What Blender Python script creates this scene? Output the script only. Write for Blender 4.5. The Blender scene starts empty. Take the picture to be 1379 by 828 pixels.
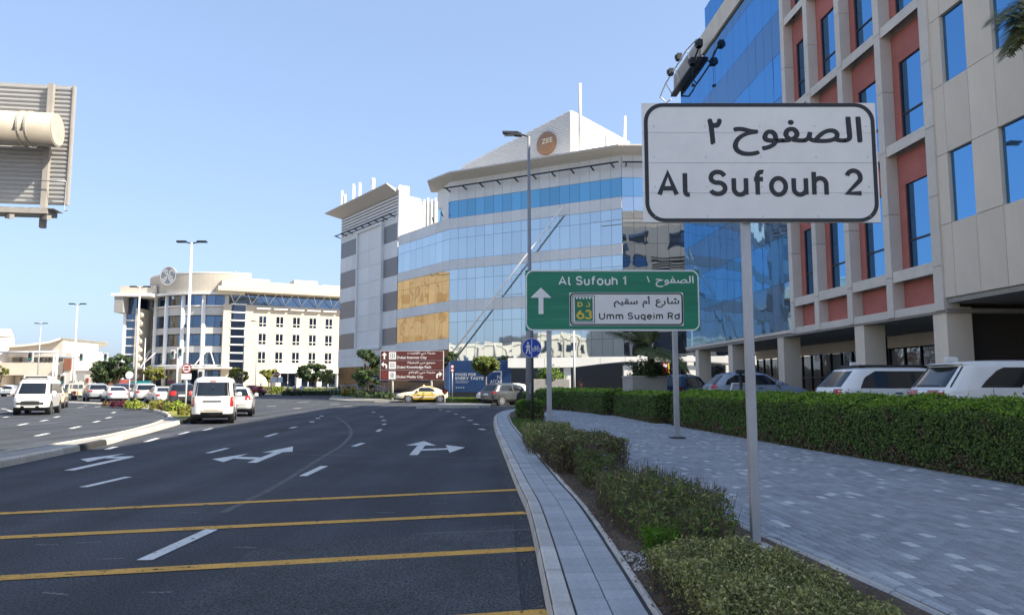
import bpy, bmesh, math, random
import numpy as np
from mathutils import Vector, Matrix
C = bpy.context.scene.collection
random.seed(7); RNG = np.random.default_rng(11)
R = math.radians; PI = math.pi

# ---------------------------------------------------------------- camera, sky, sun, exposure
CAM_H = 1.65; F = 1000.0; PITCH = math.atan(103 / 1000)
cam = bpy.data.cameras.new('camera'); cam_ob = bpy.data.objects.new('camera', cam); C.objects.link(cam_ob)
cam_ob.location = (0, 0, CAM_H); cam_ob.rotation_euler = (PI / 2 + PITCH, 0, 0)
cam.sensor_width = 36; cam.lens = F / 1379 * 36; cam.clip_start = 0.05; cam.clip_end = 4000
bpy.context.scene.camera = cam_ob

SUN_XY = (0.93, -0.36); SUN_EL = R(43)
world = bpy.data.worlds.new('World'); bpy.context.scene.world = world; world.use_nodes = True
wn = world.node_tree.nodes; wl = world.node_tree.links
sky = wn.new('ShaderNodeTexSky'); sky.sky_type = 'NISHITA'; sky.sun_disc = False
sky.sun_elevation = SUN_EL; sky.sun_rotation = math.atan2(SUN_XY[0], SUN_XY[1])
sky.altitude = 0; sky.air_density = 1.0; sky.dust_density = 2.2; sky.ozone_density = 2.5
gm = wn.new('ShaderNodeGamma'); gm.inputs[1].default_value = 0.5; wl.new(sky.outputs[0], gm.inputs[0])   # hazy Gulf sky: a flatter brightness range
tm = wn.new('ShaderNodeVectorMath'); tm.operation = 'MULTIPLY'; tm.inputs[1].default_value = (1.54, 1.78, 2.20); wl.new(gm.outputs[0], tm.inputs[0])
wl.new(tm.outputs[0], wn['Background'].inputs[0]); wn['Background'].inputs[1].default_value = 0.105
sun = bpy.data.lights.new('sun', 'SUN'); sun.energy = 4.8; sun.angle = R(0.53); sun.color = (1.0, 0.90, 0.74)
sun_ob = bpy.data.objects.new('sun', sun); C.objects.link(sun_ob)
sd = Vector((SUN_XY[0] * math.cos(SUN_EL), SUN_XY[1] * math.cos(SUN_EL), math.sin(SUN_EL) * math.hypot(*SUN_XY)))
sun_ob.rotation_euler = sd.to_track_quat('Z', 'Y').to_euler(); sun_ob.location = (60, -30, 80)
vs = bpy.context.scene.view_settings
vs.view_transform = 'Standard'; vs.look = 'None'; vs.exposure = 1.2; vs.gamma = 1

# ---------------------------------------------------------------- photo point -> place
def ray(u, v):
    x = (u - 689.5) / F; y = -(v - 414) / F
    c, s = math.cos(PITCH), math.sin(PITCH)
    return x, c - y * s, s + y * c
def W(u, v, Y):                    # point on the sight line at depth Y
    x, y, z = ray(u, v); t = Y / y
    return Vector((x * t, Y, CAM_H + z * t))
def G(u, v, z=0.0):                # point on the level z
    x, y, zz = ray(u, v); t = (z - CAM_H) / zz
    return Vector((x * t, y * t, z))

# ---------------------------------------------------------------- materials
MATS = {}
def M(name, col, rough=0.6, metal=0.0, var=0.0, vscale=3.0, bump=0.0, bscale=30.0, island=0.0, objrand=0.0,
      spec=0.5, coat=0.0, speck=None, stains=None, stretch=None, translucent=0.0, streak=None, chips=None, tracks=0.0):
    """Procedural surface: base colour with large-scale variation, fine speckle, wear stains and relief."""
    if name in MATS: return MATS[name]
    m = bpy.data.materials.new(name); m.use_nodes = True; MATS[name] = m
    n = m.node_tree.nodes; l = m.node_tree.links; b = n['Principled BSDF']
    b.inputs['Roughness'].default_value = rough; b.inputs['Metallic'].default_value = metal
    b.inputs['Specular IOR Level'].default_value = spec; b.inputs['Coat Weight'].default_value = coat
    tc = n.new('ShaderNodeTexCoord'); co = tc.outputs['Object']
    if stretch:
        mp = n.new('ShaderNodeMapping'); mp.inputs['Scale'].default_value = stretch; l.new(co, mp.inputs[0]); co = mp.outputs[0]
    rgb = n.new('ShaderNodeRGB'); rgb.outputs[0].default_value = (*col, 1); out = rgb.outputs[0]
    def mulval(fac_out, lo, hi):
        nonlocal out
        mr = n.new('ShaderNodeMapRange'); mr.inputs[3].default_value = lo; mr.inputs[4].default_value = hi
        l.new(fac_out, mr.inputs[0])
        mx = n.new('ShaderNodeMix'); mx.data_type = 'RGBA'; mx.blend_type = 'MULTIPLY'; mx.inputs[0].default_value = 1
        l.new(out, mx.inputs[6]); l.new(mr.outputs[0], mx.inputs[7]); out = mx.outputs[2]
    if var:
        t = n.new('ShaderNodeTexNoise'); t.inputs['Scale'].default_value = vscale; t.inputs['Detail'].default_value = 6
        t.inputs['Roughness'].default_value = 0.65; l.new(co, t.inputs[0]); 
        mr = n.new('ShaderNodeMapRange'); mr.inputs[1].default_value = 0.3; mr.inputs[2].default_value = 0.7
        l.new(t.outputs[0], mr.inputs[0]); mulval(mr.outputs[0], 1 - var, 1 + var)
    if speck:
        t = n.new('ShaderNodeTexNoise'); t.inputs['Scale'].default_value = speck[0]; t.inputs['Detail'].default_value = 3
        l.new(co, t.inputs[0]); mr = n.new('ShaderNodeMapRange'); mr.inputs[1].default_value = 0.3; mr.inputs[2].default_value = 0.7
        l.new(t.outputs[0], mr.inputs[0]); mulval(mr.outputs[0], 1 - speck[1], 1 + speck[1])
    if streak:
        mp2 = n.new('ShaderNodeMapping'); mp2.inputs['Scale'].default_value = streak[0]; l.new(tc.outputs['Object'], mp2.inputs[0])
        t = n.new('ShaderNodeTexNoise'); t.inputs['Scale'].default_value = 1; t.inputs['Detail'].default_value = 5; t.inputs['Roughness'].default_value = 0.6; l.new(mp2.outputs[0], t.inputs[0])
        mr = n.new('ShaderNodeMapRange'); mr.inputs[1].default_value = 0.3; mr.inputs[2].default_value = 0.7; l.new(t.outputs[0], mr.inputs[0]); mulval(mr.outputs[0], 1 - streak[1], 1 + streak[1])
    if tracks:        # wheel paths polished along the lanes
        sx = n.new('ShaderNodeSeparateXYZ'); l.new(tc.outputs['Object'], sx.inputs[0]); t = n.new('ShaderNodeTexNoise'); t.inputs['Scale'].default_value = 0.12; l.new(tc.outputs['Object'], t.inputs[0])
        ad = n.new('ShaderNodeMath'); ad.operation = 'MULTIPLY_ADD'; ad.inputs[1].default_value = 2.2; l.new(t.outputs[0], ad.inputs[0]); l.new(sx.outputs[0], ad.inputs[2])
        mm = n.new('ShaderNodeMath'); mm.operation = 'MULTIPLY'; mm.inputs[1].default_value = 2 * PI / 1.74; l.new(ad.outputs[0], mm.inputs[0]); si = n.new('ShaderNodeMath'); si.operation = 'SINE'; l.new(mm.outputs[0], si.inputs[0])
        mr = n.new('ShaderNodeMapRange'); mr.inputs[1].default_value = -1; l.new(si.outputs[0], mr.inputs[0]); mulval(mr.outputs[0], 1 - tracks, 1 + tracks)
    if island:
        g = n.new('ShaderNodeNewGeometry'); mulval(g.outputs['Random Per Island'], 1 - island, 1 + island)
    if objrand:
        g = n.new('ShaderNodeObjectInfo'); mulval(g.outputs['Random'], 1 - objrand, 1 + objrand)
    if stains:
        t = n.new('ShaderNodeTexNoise'); t.inputs['Scale'].default_value = stains[0]; t.inputs['Detail'].default_value = 8
        t.inputs['Roughness'].default_value = 0.7; l.new(co, t.inputs[0])
        mr = n.new('ShaderNodeMapRange'); mr.inputs[1].default_value = stains[2]; mr.inputs[2].default_value = stains[2] + 0.12
        l.new(t.outputs[0], mr.inputs[0])
        mx = n.new('ShaderNodeMix'); mx.data_type = 'RGBA'; l.new(mr.outputs[0], mx.inputs[0])
        l.new(out, mx.inputs[6]); mx.inputs[7].default_value = (*stains[1], 1); out = mx.outputs[2]
    l.new(out, b.inputs['Base Color'])
    if bump:
        t = n.new('ShaderNodeTexNoise'); t.inputs['Scale'].default_value = bscale; t.inputs['Detail'].default_value = 4
        l.new(co, t.inputs[0]); bp = n.new('ShaderNodeBump'); bp.inputs['Strength'].default_value = bump
        bp.inputs['Distance'].default_value = 0.02; l.new(t.outputs[0], bp.inputs['Height']); l.new(bp.outputs[0], b.inputs['Normal'])
    if chips:         # worn paint: small holes through which the road shows
        t = n.new('ShaderNodeTexNoise'); t.inputs['Scale'].default_value = chips[0]; t.inputs['Detail'].default_value = 8; t.inputs['Roughness'].default_value = 0.75; l.new(tc.outputs['Object'], t.inputs[0])
        mr = n.new('ShaderNodeMapRange'); mr.inputs[1].default_value = chips[1]; mr.inputs[2].default_value = chips[1] + 0.03; l.new(t.outputs[0], mr.inputs[0])
        tp = n.new('ShaderNodeBsdfTransparent'); mx = n.new('ShaderNodeMixShader'); l.new(mr.outputs[0], mx.inputs[0]); l.new(b.outputs[0], mx.inputs[1]); l.new(tp.outputs[0], mx.inputs[2]); l.new(mx.outputs[0], n['Material Output'].inputs[0])
    if translucent:
        tr = n.new('ShaderNodeBsdfTranslucent'); l.new(out, tr.inputs[0])
        mx = n.new('ShaderNodeMixShader'); mx.inputs[0].default_value = translucent
        l.new(b.outputs[0], mx.inputs[1]); l.new(tr.outputs[0], mx.inputs[2]); l.new(mx.outputs[0], n['Material Output'].inputs[0])
    return m

def GLASS(name, tint, body=(0.02, 0.03, 0.04), refl=0.8, wave=0.25, wscale=0.6, rough=0.02, objrand=0.0):
    """Coated facade glass: tinted mirror over a dark interior, panes slightly wavy so reflections wobble."""
    if name in MATS: return MATS[name]
    m = bpy.data.materials.new(name); m.use_nodes = True; MATS[name] = m
    n = m.node_tree.nodes; l = m.node_tree.links; b = n['Principled BSDF']
    b.inputs['Base Color'].default_value = (*body, 1); b.inputs['Roughness'].default_value = 0.15
    g = n.new('ShaderNodeBsdfGlossy'); g.inputs['Color'].default_value = (*tint, 1); g.inputs['Roughness'].default_value = rough
    mx = n.new('ShaderNodeMixShader'); mx.inputs[0].default_value = refl
    if objrand:
        oi = n.new('ShaderNodeObjectInfo'); mr = n.new('ShaderNodeMapRange')
        mr.inputs[3].default_value = refl - objrand; mr.inputs[4].default_value = min(1, refl + objrand)
        l.new(oi.outputs['Random'], mr.inputs[0]); l.new(mr.outputs[0], mx.inputs[0])
    l.new(b.outputs[0], mx.inputs[1]); l.new(g.outputs[0], mx.inputs[2]); l.new(mx.outputs[0], n['Material Output'].inputs[0])
    if wave:
        ge = n.new('ShaderNodeNewGeometry'); t = n.new('ShaderNodeTexNoise'); t.inputs['Scale'].default_value = wscale
        t.inputs['Detail'].default_value = 1.0; l.new(ge.outputs['Position'], t.inputs[0])
        bp = n.new('ShaderNodeBump'); bp.inputs['Strength'].default_value = wave; bp.inputs['Distance'].default_value = 0.05
        l.new(t.outputs[0], bp.inputs['Height']); l.new(bp.outputs[0], g.inputs['Normal'])
    return m

# ---------------------------------------------------------------- mesh builder
class MB:
    def __init__(s): s.v = []; s.f = []; s.mi = []; s.sm = []
    def add(s, vs_, fs, mi=0, smooth=False):
        o = len(s.v); s.v += [tuple(p) for p in vs_]
        for f in fs: s.f.append(tuple(i + o for i in f)); s.mi.append(mi); s.sm.append(smooth)
        return s
    def box(s, x0, x1, y0, y1, z0, z1, mi=0, xf=None):
        p = [Vector(q) for q in ((x0, y0, z0), (x1, y0, z0), (x1, y1, z0), (x0, y1, z0), (x0, y0, z1), (x1, y0, z1), (x1, y1, z1), (x0, y1, z1))]
        if xf: p = [xf(q) for q in p]
        return s.add(p, [(0, 3, 2, 1), (4, 5, 6, 7), (0, 1, 5, 4), (1, 2, 6, 5), (2, 3, 7, 6), (3, 0, 4, 7)], mi)
    def chbox(s, x0, x1, y0, y1, z0, z1, c=0.01, mi=0, xf=None):   # box with chamfered top edge
        p = [(x0, y0, z0), (x1, y0, z0), (x1, y1, z0), (x0, y1, z0), (x0, y0, z1 - c), (x1, y0, z1 - c), (x1, y1, z1 - c), (x0, y1, z1 - c),
             (x0 + c, y0 + c, z1), (x1 - c, y0 + c, z1), (x1 - c, y1 - c, z1), (x0 + c, y1 - c, z1)]
        p = [Vector(q) for q in p]
        if xf: p = [xf(q) for q in p]
        f = []
        for i in range(4):
            j = (i + 1) % 4; f += [(i, j, j + 4, i + 4), (i + 4, j + 4, j + 8, i + 8)]
        return s.add(p, f + [(8, 9, 10, 11)], mi)
    def bar(s, a, b, w, h, mi=0, up=(0, 0, 1)):      # rectangular bar between two points
        a = Vector(a); b = Vector(b); d = (b - a).normalized(); u = Vector(up)
        if abs(d.dot(u)) > 0.98: u = Vector((0, 1, 0))
        sx = d.cross(u).normalized() * w / 2; sz = sx.cross(d).normalized() * h / 2
        p = [a - sx - sz, a + sx - sz, a + sx + sz, a - sx + sz, b - sx - sz, b + sx - sz, b + sx + sz, b - sx + sz]
        return s.add(p, [(0, 1, 2, 3), (7, 6, 5, 4), (0, 4, 5, 1), (1, 5, 6, 2), (2, 6, 7, 3), (3, 7, 4, 0)], mi)
    def tube(s, pts, rad, n=8, mi=0, cap=True, smooth=True):
        pts = [Vector(p) for p in pts]; k = len(pts)
        rad = [rad] * k if isinstance(rad, (int, float)) else rad
        vs_ = []; up = Vector((0, 0, 1))
        for i, p in enumerate(pts):
            d = (pts[min(i + 1, k - 1)] - pts[max(i - 1, 0)]).normalized()
            ref = up if abs(d.z) < 0.95 else Vector((0, 1, 0))
            a = d.cross(ref).normalized(); b = d.cross(a).normalized()
            for j in range(n):
                t = 2 * PI * j / n; vs_.append(p + (a * math.cos(t) + b * math.sin(t)) * rad[i])
        fs = [(i * n + j, i * n + (j + 1) % n, (i + 1) * n + (j + 1) % n, (i + 1) * n + j) for i in range(k - 1) for j in range(n)]
        s.add(vs_, fs, mi, smooth)
        if cap:
            o = len(s.v) - len(vs_)
            s.f.append(tuple(o + j for j in reversed(range(n)))); s.mi.append(mi); s.sm.append(False)
            s.f.append(tuple(o + (k - 1) * n + j for j in range(n))); s.mi.append(mi); s.sm.append(False)
        return s
    def prism(s, poly, axis_a, axis_b, mi=0):         # polygon (list of Vectors) swept by the vector axis_b - axis_a
        d = Vector(axis_b) - Vector(axis_a); n = len(poly); p = [Vector(q) for q in poly]
        return s.add(p + [q + d for q in p], [tuple(reversed(range(n))), tuple(range(n, 2 * n))] + [(i, (i + 1) % n, (i + 1) % n + n, i + n) for i in range(n)], mi)
    def slab(s, poly, z0, z1, mi=0):
        n = len(poly); ar = sum(poly[i][0] * poly[(i + 1) % n][1] - poly[(i + 1) % n][0] * poly[i][1] for i in range(n))
        if ar < 0: poly = poly[::-1]
        return s.prism([Vector((p[0], p[1], z0)) for p in poly], (0, 0, z0), (0, 0, z1), mi)
    def disc(s, c, nrm, r, t, n=24, mi=0, squash=1.0):  # short cylinder, centre c, axis nrm
        c = Vector(c); nrm = Vector(nrm).normalized(); ref = Vector((0, 0, 1)) if abs(nrm.z) < 0.9 else Vector((0, 1, 0))
        a = ref.cross(nrm).normalized(); b = nrm.cross(a).normalized()
        ring = [(a * math.cos(2 * PI * i / n) + b * math.sin(2 * PI * i / n) * squash) * r for i in range(n)]
        p = [c - nrm * t / 2 + q for q in ring] + [c + nrm * t / 2 + q for q in ring]
        return s.add(p, [tuple(reversed(range(n))), tuple(range(n, 2 * n))] + [(i, (i + 1) % n, (i + 1) % n + n, i + n) for i in range(n)], mi)
    def mesh(s, name, mats):
        me = bpy.data.meshes.new(name); me.from_pydata(s.v, [], s.f)
        for m in (mats if isinstance(mats, (list, tuple)) else [mats]): me.materials.append(m)
        me.polygons.foreach_set('material_index', s.mi); me.polygons.foreach_set('use_smooth', s.sm); me.update()
        return me
    def build(s, name, mats, parent=None, bevel=0.0):
        o = bpy.data.objects.new(name, s.mesh(name, mats)); C.objects.link(o)
        if parent is not None: o.parent = parent
        if bevel:
            b = o.modifiers.new('bevel', 'BEVEL'); b.width = bevel; b.segments = 2; b.limit_method = 'ANGLE'
        return o

def place(name, mesh, parent=None, loc=(0, 0, 0), rz=0, scale=None):
    o = bpy.data.objects.new(name, mesh); C.objects.link(o); o.parent = parent; o.location = loc; o.rotation_euler = (0, 0, rz)
    if scale: o.scale = scale
    return o
def tag(o, label=None, cat=None, group=None, kind=None):
    if label: o['label'] = label
    if cat: o['category'] = cat
    if group: o['group'] = group
    if kind: o['kind'] = kind
    return o
def thing(name, label, cat, loc=(0, 0, 0), rz=0.0, group=None):
    o = bpy.data.objects.new(name, None); C.objects.link(o); o.location = loc; o.rotation_euler = (0, 0, rz); o.empty_display_size = 0.2
    return tag(o, label, cat, group)
def struct(name, mb, mats, parent=None):
    o = mb.build(name, mats, parent)
    if parent is None: o['kind'] = 'structure'
    return o
def kids(o): return [c for c in bpy.data.objects if c.parent == o]
def copy_tree(o, parent=None):
    c = o.copy(); C.objects.link(c)
    if parent is not None: c.parent = parent
    for ch in kids(o): copy_tree(ch, c)
    return c

def interp(pts, z):
    return float(np.interp(z, [p[0] for p in pts], [p[1] for p in pts]))
def smooth_path(pts, step=0.5):
    """Catmull-Rom through the points, resampled."""
    P = [np.array(p, float) for p in pts]; out = []
    for i in range(len(P) - 1):
        p0 = P[max(i - 1, 0)]; p1 = P[i]; p2 = P[i + 1]; p3 = P[min(i + 2, len(P) - 1)]
        k = max(2, int(np.linalg.norm(p2 - p1) / step))
        for j in range(k):
            t = j / k
            out.append(0.5 * ((2 * p1) + (-p0 + p2) * t + (2 * p0 - 5 * p1 + 4 * p2 - p3) * t * t + (-p0 + 3 * p1 - 3 * p2 + p3) * t ** 3))
    out.append(P[-1]); return [tuple(float(q) for q in o) for o in out]
def offset_path(path, d):
    """Shift a plan polyline to its right by d."""
    out = []
    for i, p in enumerate(path):
        a = path[max(i - 1, 0)]; b = path[min(i + 1, len(path) - 1)]
        t = Vector((b[0] - a[0], b[1] - a[1])).normalized(); out.append((p[0] + t.y * d, p[1] - t.x * d))
    return out
def resample(path, step):
    P = np.array(path); seg = np.linalg.norm(np.diff(P, axis=0), axis=1); s = np.concatenate([[0], np.cumsum(seg)])
    q = np.arange(0, s[-1], step); return [(float(np.interp(t, s, P[:, 0])), float(np.interp(t, s, P[:, 1]))) for t in q]
def inside(poly, x, y):
    n = len(poly); c = False; j = n - 1
    for i in range(n):
        xi, yi = poly[i]; xj, yj = poly[j]
        if (yi > y) != (yj > y) and x < (xj - xi) * (y - yi) / (yj - yi + 1e-12) + xi: c = not c
        j = i
    return c

# ---------------------------------------------------------------- flat lettering
AR = {'ا': 0xFE8D, 'أ': 0xFE83, 'إ': 0xFE87, 'د': 0xFEA9, 'ر': 0xFEAD, 'و': 0xFEED, 'ة': 0xFE93,
      'ب': 0xFE8F, 'ت': 0xFE95, 'ج': 0xFE9D, 'ح': 0xFEA1, 'س': 0xFEB1, 'ش': 0xFEB5, 'ص': 0xFEB9, 'ط': 0xFEC1, 'ع': 0xFEC9,
      'ف': 0xFED1, 'ق': 0xFED5, 'ل': 0xFEDD, 'م': 0xFEE1, 'ن': 0xFEE5, 'ي': 0xFEF1}
AR_TWO = set('اأإدروة')
def arabic(s):
    """Join the letters (presentation forms) and lay them out left to right."""
    out = []; i = 0; prev_joins = False
    while i < len(s):
        ch = s[i]
        if ch not in AR: out.append(ch); prev_joins = False; i += 1; continue
        if ch == 'ل' and i + 1 < len(s) and s[i + 1] in 'اإأ':
            base = {'ا': 0xFEFB, 'إ': 0xFEF9, 'أ': 0xFEF7}[s[i + 1]]; out.append(chr(base + (1 if prev_joins else 0))); prev_joins = False; i += 2; continue
        nxt = i + 1 < len(s) and s[i + 1] in AR
        two = ch in AR_TWO
        if two: form = 1 if prev_joins else 0
        else: form = (3 if nxt else 1) if prev_joins else (2 if nxt else 0)
        out.append(chr(AR[ch] + form)); prev_joins = not two; i += 1
    return ''.join(reversed(out))
def text_mesh(name, body, height, mat, parent, loc, rx=PI / 2, rz=0.0, width=None, bold=0.0, align='LEFT', extra=None, cap=None):
    cu = bpy.data.curves.new(name, 'FONT'); cu.body = body; cu.size = 1; cu.resolution_u = 3
    tmp = bpy.data.objects.new(name, cu); C.objects.link(tmp); dg = bpy.context.evaluated_depsgraph_get()
    me = bpy.data.meshes.new_from_object(tmp.evaluated_get(dg)); bpy.data.objects.remove(tmp); bpy.data.curves.remove(cu)
    n = len(me.vertices); co = np.zeros(n * 3); me.vertices.foreach_get('co', co); co = co.reshape(-1, 3)
    if n:
        lo = co.min(0); hi = co.max(0); h = (hi[1] - lo[1]) if cap is None else cap
        sy = height / max(h, 1e-6); sx = sy if width is None else width / max(hi[0] - lo[0], 1e-6)
        co[:, 0] = (co[:, 0] - lo[0]) * sx; co[:, 1] = (co[:, 1] - (lo[1] if cap is None else 0)) * sy; co[:, 2] = 0
        wd = co[:, 0].max()
        if align == 'CENTER': co[:, 0] -= wd / 2
        if align == 'RIGHT': co[:, 0] -= wd
        me.vertices.foreach_set('co', co.ravel())
    if bold and n:
        ks = 6; fs0 = [tuple(p.vertices) for p in me.polygons]; V = []; FF = []; r_ = bold * height * 1.0
        for k in range(ks):
            a_ = 2 * PI * k / ks; V.append(co + np.array([r_ * math.cos(a_), r_ * math.sin(a_), -.0005 * k])); FF += [tuple(i + k * n for i in f) for f in fs0]
        old = me; me = bpy.data.meshes.new(name); me.from_pydata(np.concatenate(V).tolist(), [], FF); bpy.data.meshes.remove(old)
    me.materials.clear(); me.materials.append(mat); me.name = name; me.update()
    o = bpy.data.objects.new(name, me); C.objects.link(o); o.parent = parent; o.location = loc; o.rotation_euler = (rx, 0, rz)
    return o
# monoline letter skeletons: cap height 1, x-height .72, each with its natural width
def _a(cx, cz, rx, rz, a0, a1, n=14): return [(cx + rx * math.cos(R(a0 + (a1 - a0) * i / n)), cz + rz * math.sin(R(a0 + (a1 - a0) * i / n))) for i in range(n + 1)]
XH = .72
GL = {
 'A': (.84, [[(0, 0), (.42, 1), (.84, 0)], [(.15, .29), (.69, .29)]]),
 'l': (.22, [[(0, 1), (0, .16), (.03, .05), (.10, 0), (.22, 0)]]),
 'S': (.68, [[(.64, .82)] + _a(.33, .76, .3, .24, 35, 180, 9) + _a(.33, .72, .3, .20, 190, 262, 6) + _a(.34, .28, .31, .25, 84, -90, 12) + _a(.33, .26, .33, .23, -95, -160, 6)]),
 'u': (.54, [[(0, XH), (0, .26)] + _a(.27, .26, .27, .26, 180, 360, 12) + [(.54, .3)], [(.54, XH), (.54, 0)]]),
 'f': (.40, [[(.42, .98)] + _a(.34, .80, .19, .2, 75, 180, 7) + [(.15, .8), (.15, 0)], [(0, .68), (.40, .68)]]),
 'o': (.64, [_a(.32, XH / 2, .32, XH / 2, 0, 360, 26)]),
 'h': (.54, [[(0, 1), (0, 0)], [(0, .44)] + _a(.27, .46, .27, .26, 180, 0, 12) + [(.54, 0)]]),
 '1': (.26, [[(0, .80), (.14, .88), (.24, 1), (.26, 1), (.26, 0)]]),
 '2': (.62, [_a(.31, .70, .29, .30, 165, -28, 14) + [(.02, .0), (.62, .0)]]),
 'U': (.66, [[(0, 1), (0, .32)] + _a(.33, .32, .33, .32, 180, 360, 14) + [(.66, 1)]]),
 'm': (.88, [[(0, XH), (0, 0)], [(0, .48)] + _a(.22, .50, .22, .22, 180, 0, 10) + [(.44, 0)], [(.44, .48)] + _a(.66, .50, .22, .22, 180, 0, 10) + [(.88, 0)]]),
 'q': (.58, [_a(.29, XH / 2, .29, XH / 2, 0, 360, 22), [(.58, XH), (.58, -.3)]]),
 'e': (.60, [[(.02, .38), (.6, .38)] + _a(.30, XH / 2, .30, XH / 2, 4, 322, 20)]),
 'i': (.04, [[(.02, XH), (.02, 0)], [(.02, .88), (.02, 1.0)]]),
 'R': (.62, [[(0, 0), (0, 1), (.34, 1)] + _a(.34, .75, .26, .25, 90, -90, 12) + [(0, .5)], [(.32, .5), (.62, 0)]]),
 'd': (.58, [_a(.29, XH / 2, .29, XH / 2, 0, 360, 22), [(.58, 1), (.58, 0)]]),
 'D': (.66, [[(.3, 0), (0, 0), (0, 1), (.3, 1)] + _a(.3, .5, .36, .5, 90, -90, 14)]),
 '6': (.64, [_a(.32, .32, .32, .32, 0, 360, 22), [(.02, .36), (.06, .6), (.18, .8), (.40, 1)]]),
 '3': (.60, [_a(.28, .75, .28, .25, 150, -80, 12), _a(.29, .27, .31, .27, 80, -155, 14)]),
}
def glyphs(mb, s, x0, x1, z0, z1, y, sw, mi=0, gap=.30, space=.55):
    """Letter a line between x0..x1 with cap height z0..z1 as flat monoline strokes of width sw."""
    tot = 0; xs = []
    for k, ch in enumerate(s):
        if ch == ' ': tot += space; xs.append(None); continue
        xs.append(tot); tot += GL[ch][0] + gap
    tot -= gap; h = z1 - z0 - sw; kx = (x1 - x0 - sw) / tot
    for ch, x in zip(s, xs):
        if x is None: continue
        for q_, pl in enumerate(GL[ch][1]):
            strokes(mb, [[(x0 + sw / 2 + (x + p[0]) * kx, z0 + sw / 2 + p[1] * h) for p in pl]], sw, y - .0006 * q_, mi)
    return mb
def strokes(mb, polys, width, y, mi=0, thick=0.004, ox=0, oz=0, sc=1.0):
    """Flat stroked lines in the plane facing -Y (x right, z up), mitred at the bends."""
    for pl in polys:
        pl = [(ox + p[0] * sc, oz + p[1] * sc) for p in pl]; q = [pl[0]]
        for p in pl[1:]:
            if math.hypot(p[0] - q[-1][0], p[1] - q[-1][1]) > 1e-5: q.append(p)
        pl = q; L = []; Rr = []; n = len(pl); closed = n > 3 and math.hypot(pl[0][0] - pl[-1][0], pl[0][1] - pl[-1][1]) < width * .05
        for i, p in enumerate(pl):
            a = pl[i - 1] if i else (pl[-2] if closed else None); b = pl[i + 1] if i < n - 1 else (pl[1] if closed else None)
            t0 = Vector((p[0] - a[0], p[1] - a[1])).normalized() if a is not None else None; t1 = Vector((b[0] - p[0], b[1] - p[1])).normalized() if b is not None else None
            t0 = t0 or t1; t1 = t1 or t0; m_ = (t0 + t1); m_ = m_.normalized() if m_.length > 1e-4 else t0
            k_ = min(1.6, 1 / max(.3, m_.dot(t0))) * width / 2
            L.append((p[0] - m_.y * k_, p[1] + m_.x * k_)); Rr.append((p[0] + m_.y * k_, p[1] - m_.x * k_))
        for i in range(n - 1):
            mb.add([(Rr[i][0], y, Rr[i][1]), (Rr[i + 1][0], y, Rr[i + 1][1]), (L[i + 1][0], y, L[i + 1][1]), (L[i][0], y, L[i][1])], [(0, 1, 2, 3)], mi)
    return mb
def arc(cx, cz, r, a0, a1, n=12, sq=1.0):
    return [(cx + r * math.cos(R(a0 + (a1 - a0) * i / n)), cz + r * sq * math.sin(R(a0 + (a1 - a0) * i / n))) for i in range(n + 1)]
def rrect(x0, x1, z0, z1, r, n=6):
    p = []
    for cx, cz, a in ((x1 - r, z0 + r, -90), (x1 - r, z1 - r, 0), (x0 + r, z1 - r, 90), (x0 + r, z0 + r, 180)): p += arc(cx, cz, r, a, a + 90, n)
    return p
def flat_poly(mb, pts, y, mi=0): return mb.add([(p[0], y, p[1]) for p in pts], [tuple(range(len(pts)))], mi)
def ring_poly(mb, outer, inner, y, mi=0):
    n = len(outer); return mb.add([(p[0], y, p[1]) for p in outer] + [(p[0], y, p[1]) for p in inner], [(i, (i + 1) % n, (i + 1) % n + n, i + n) for i in range(n)], mi)

# ---------------------------------------------------------------- foliage
def leaf_mesh(name, P, N, size, aspect, mats, mi=None, curl=0.25, jitter=0.6, parent=None):
    """Many small folded leaves: positions P (n,3), outward directions N, each a bent diamond of two triangles."""
    n = len(P); N = N + RNG.normal(0, jitter, (n, 3)); N /= np.linalg.norm(N, axis=1, keepdims=True) + 1e-9
    ref = RNG.normal(0, 1, (n, 3)); A = np.cross(N, ref); A /= np.linalg.norm(A, axis=1, keepdims=True) + 1e-9
    B = np.cross(N, A); s = np.asarray(size) * RNG.uniform(0.65, 1.35, n); s = s[:, None]
    V = np.stack([P - A * s * aspect / 2, P + B * s / 2 - N * s * curl, P + A * s * aspect / 2, P - B * s / 2 - N * s * curl], 1).reshape(-1, 3)
    me = bpy.data.meshes.new(name); me.vertices.add(4 * n); me.vertices.foreach_set('co', V.ravel())
    idx = np.arange(4 * n, dtype=np.int32); me.loops.add(4 * n); me.loops.foreach_set('vertex_index', idx)
    me.polygons.add(n); me.polygons.foreach_set('loop_start', np.arange(0, 4 * n, 4, dtype=np.int32)); me.polygons.foreach_set('loop_total', np.full(n, 4, dtype=np.int32))
    for m in mats: me.materials.append(m)
    if mi is None: mi = RNG.integers(0, len(mats), n)
    me.polygons.foreach_set('material_index', mi.astype(np.int32)); me.update(calc_edges=True)
    o = bpy.data.objects.new(name, me); C.objects.link(o)
    if parent is not None: o.parent = parent
    return o
LEAF = lambda nm, c, iv=0.35: M(nm, c, 0.55, island=iv, spec=0.3, translucent=0.25)
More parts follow.
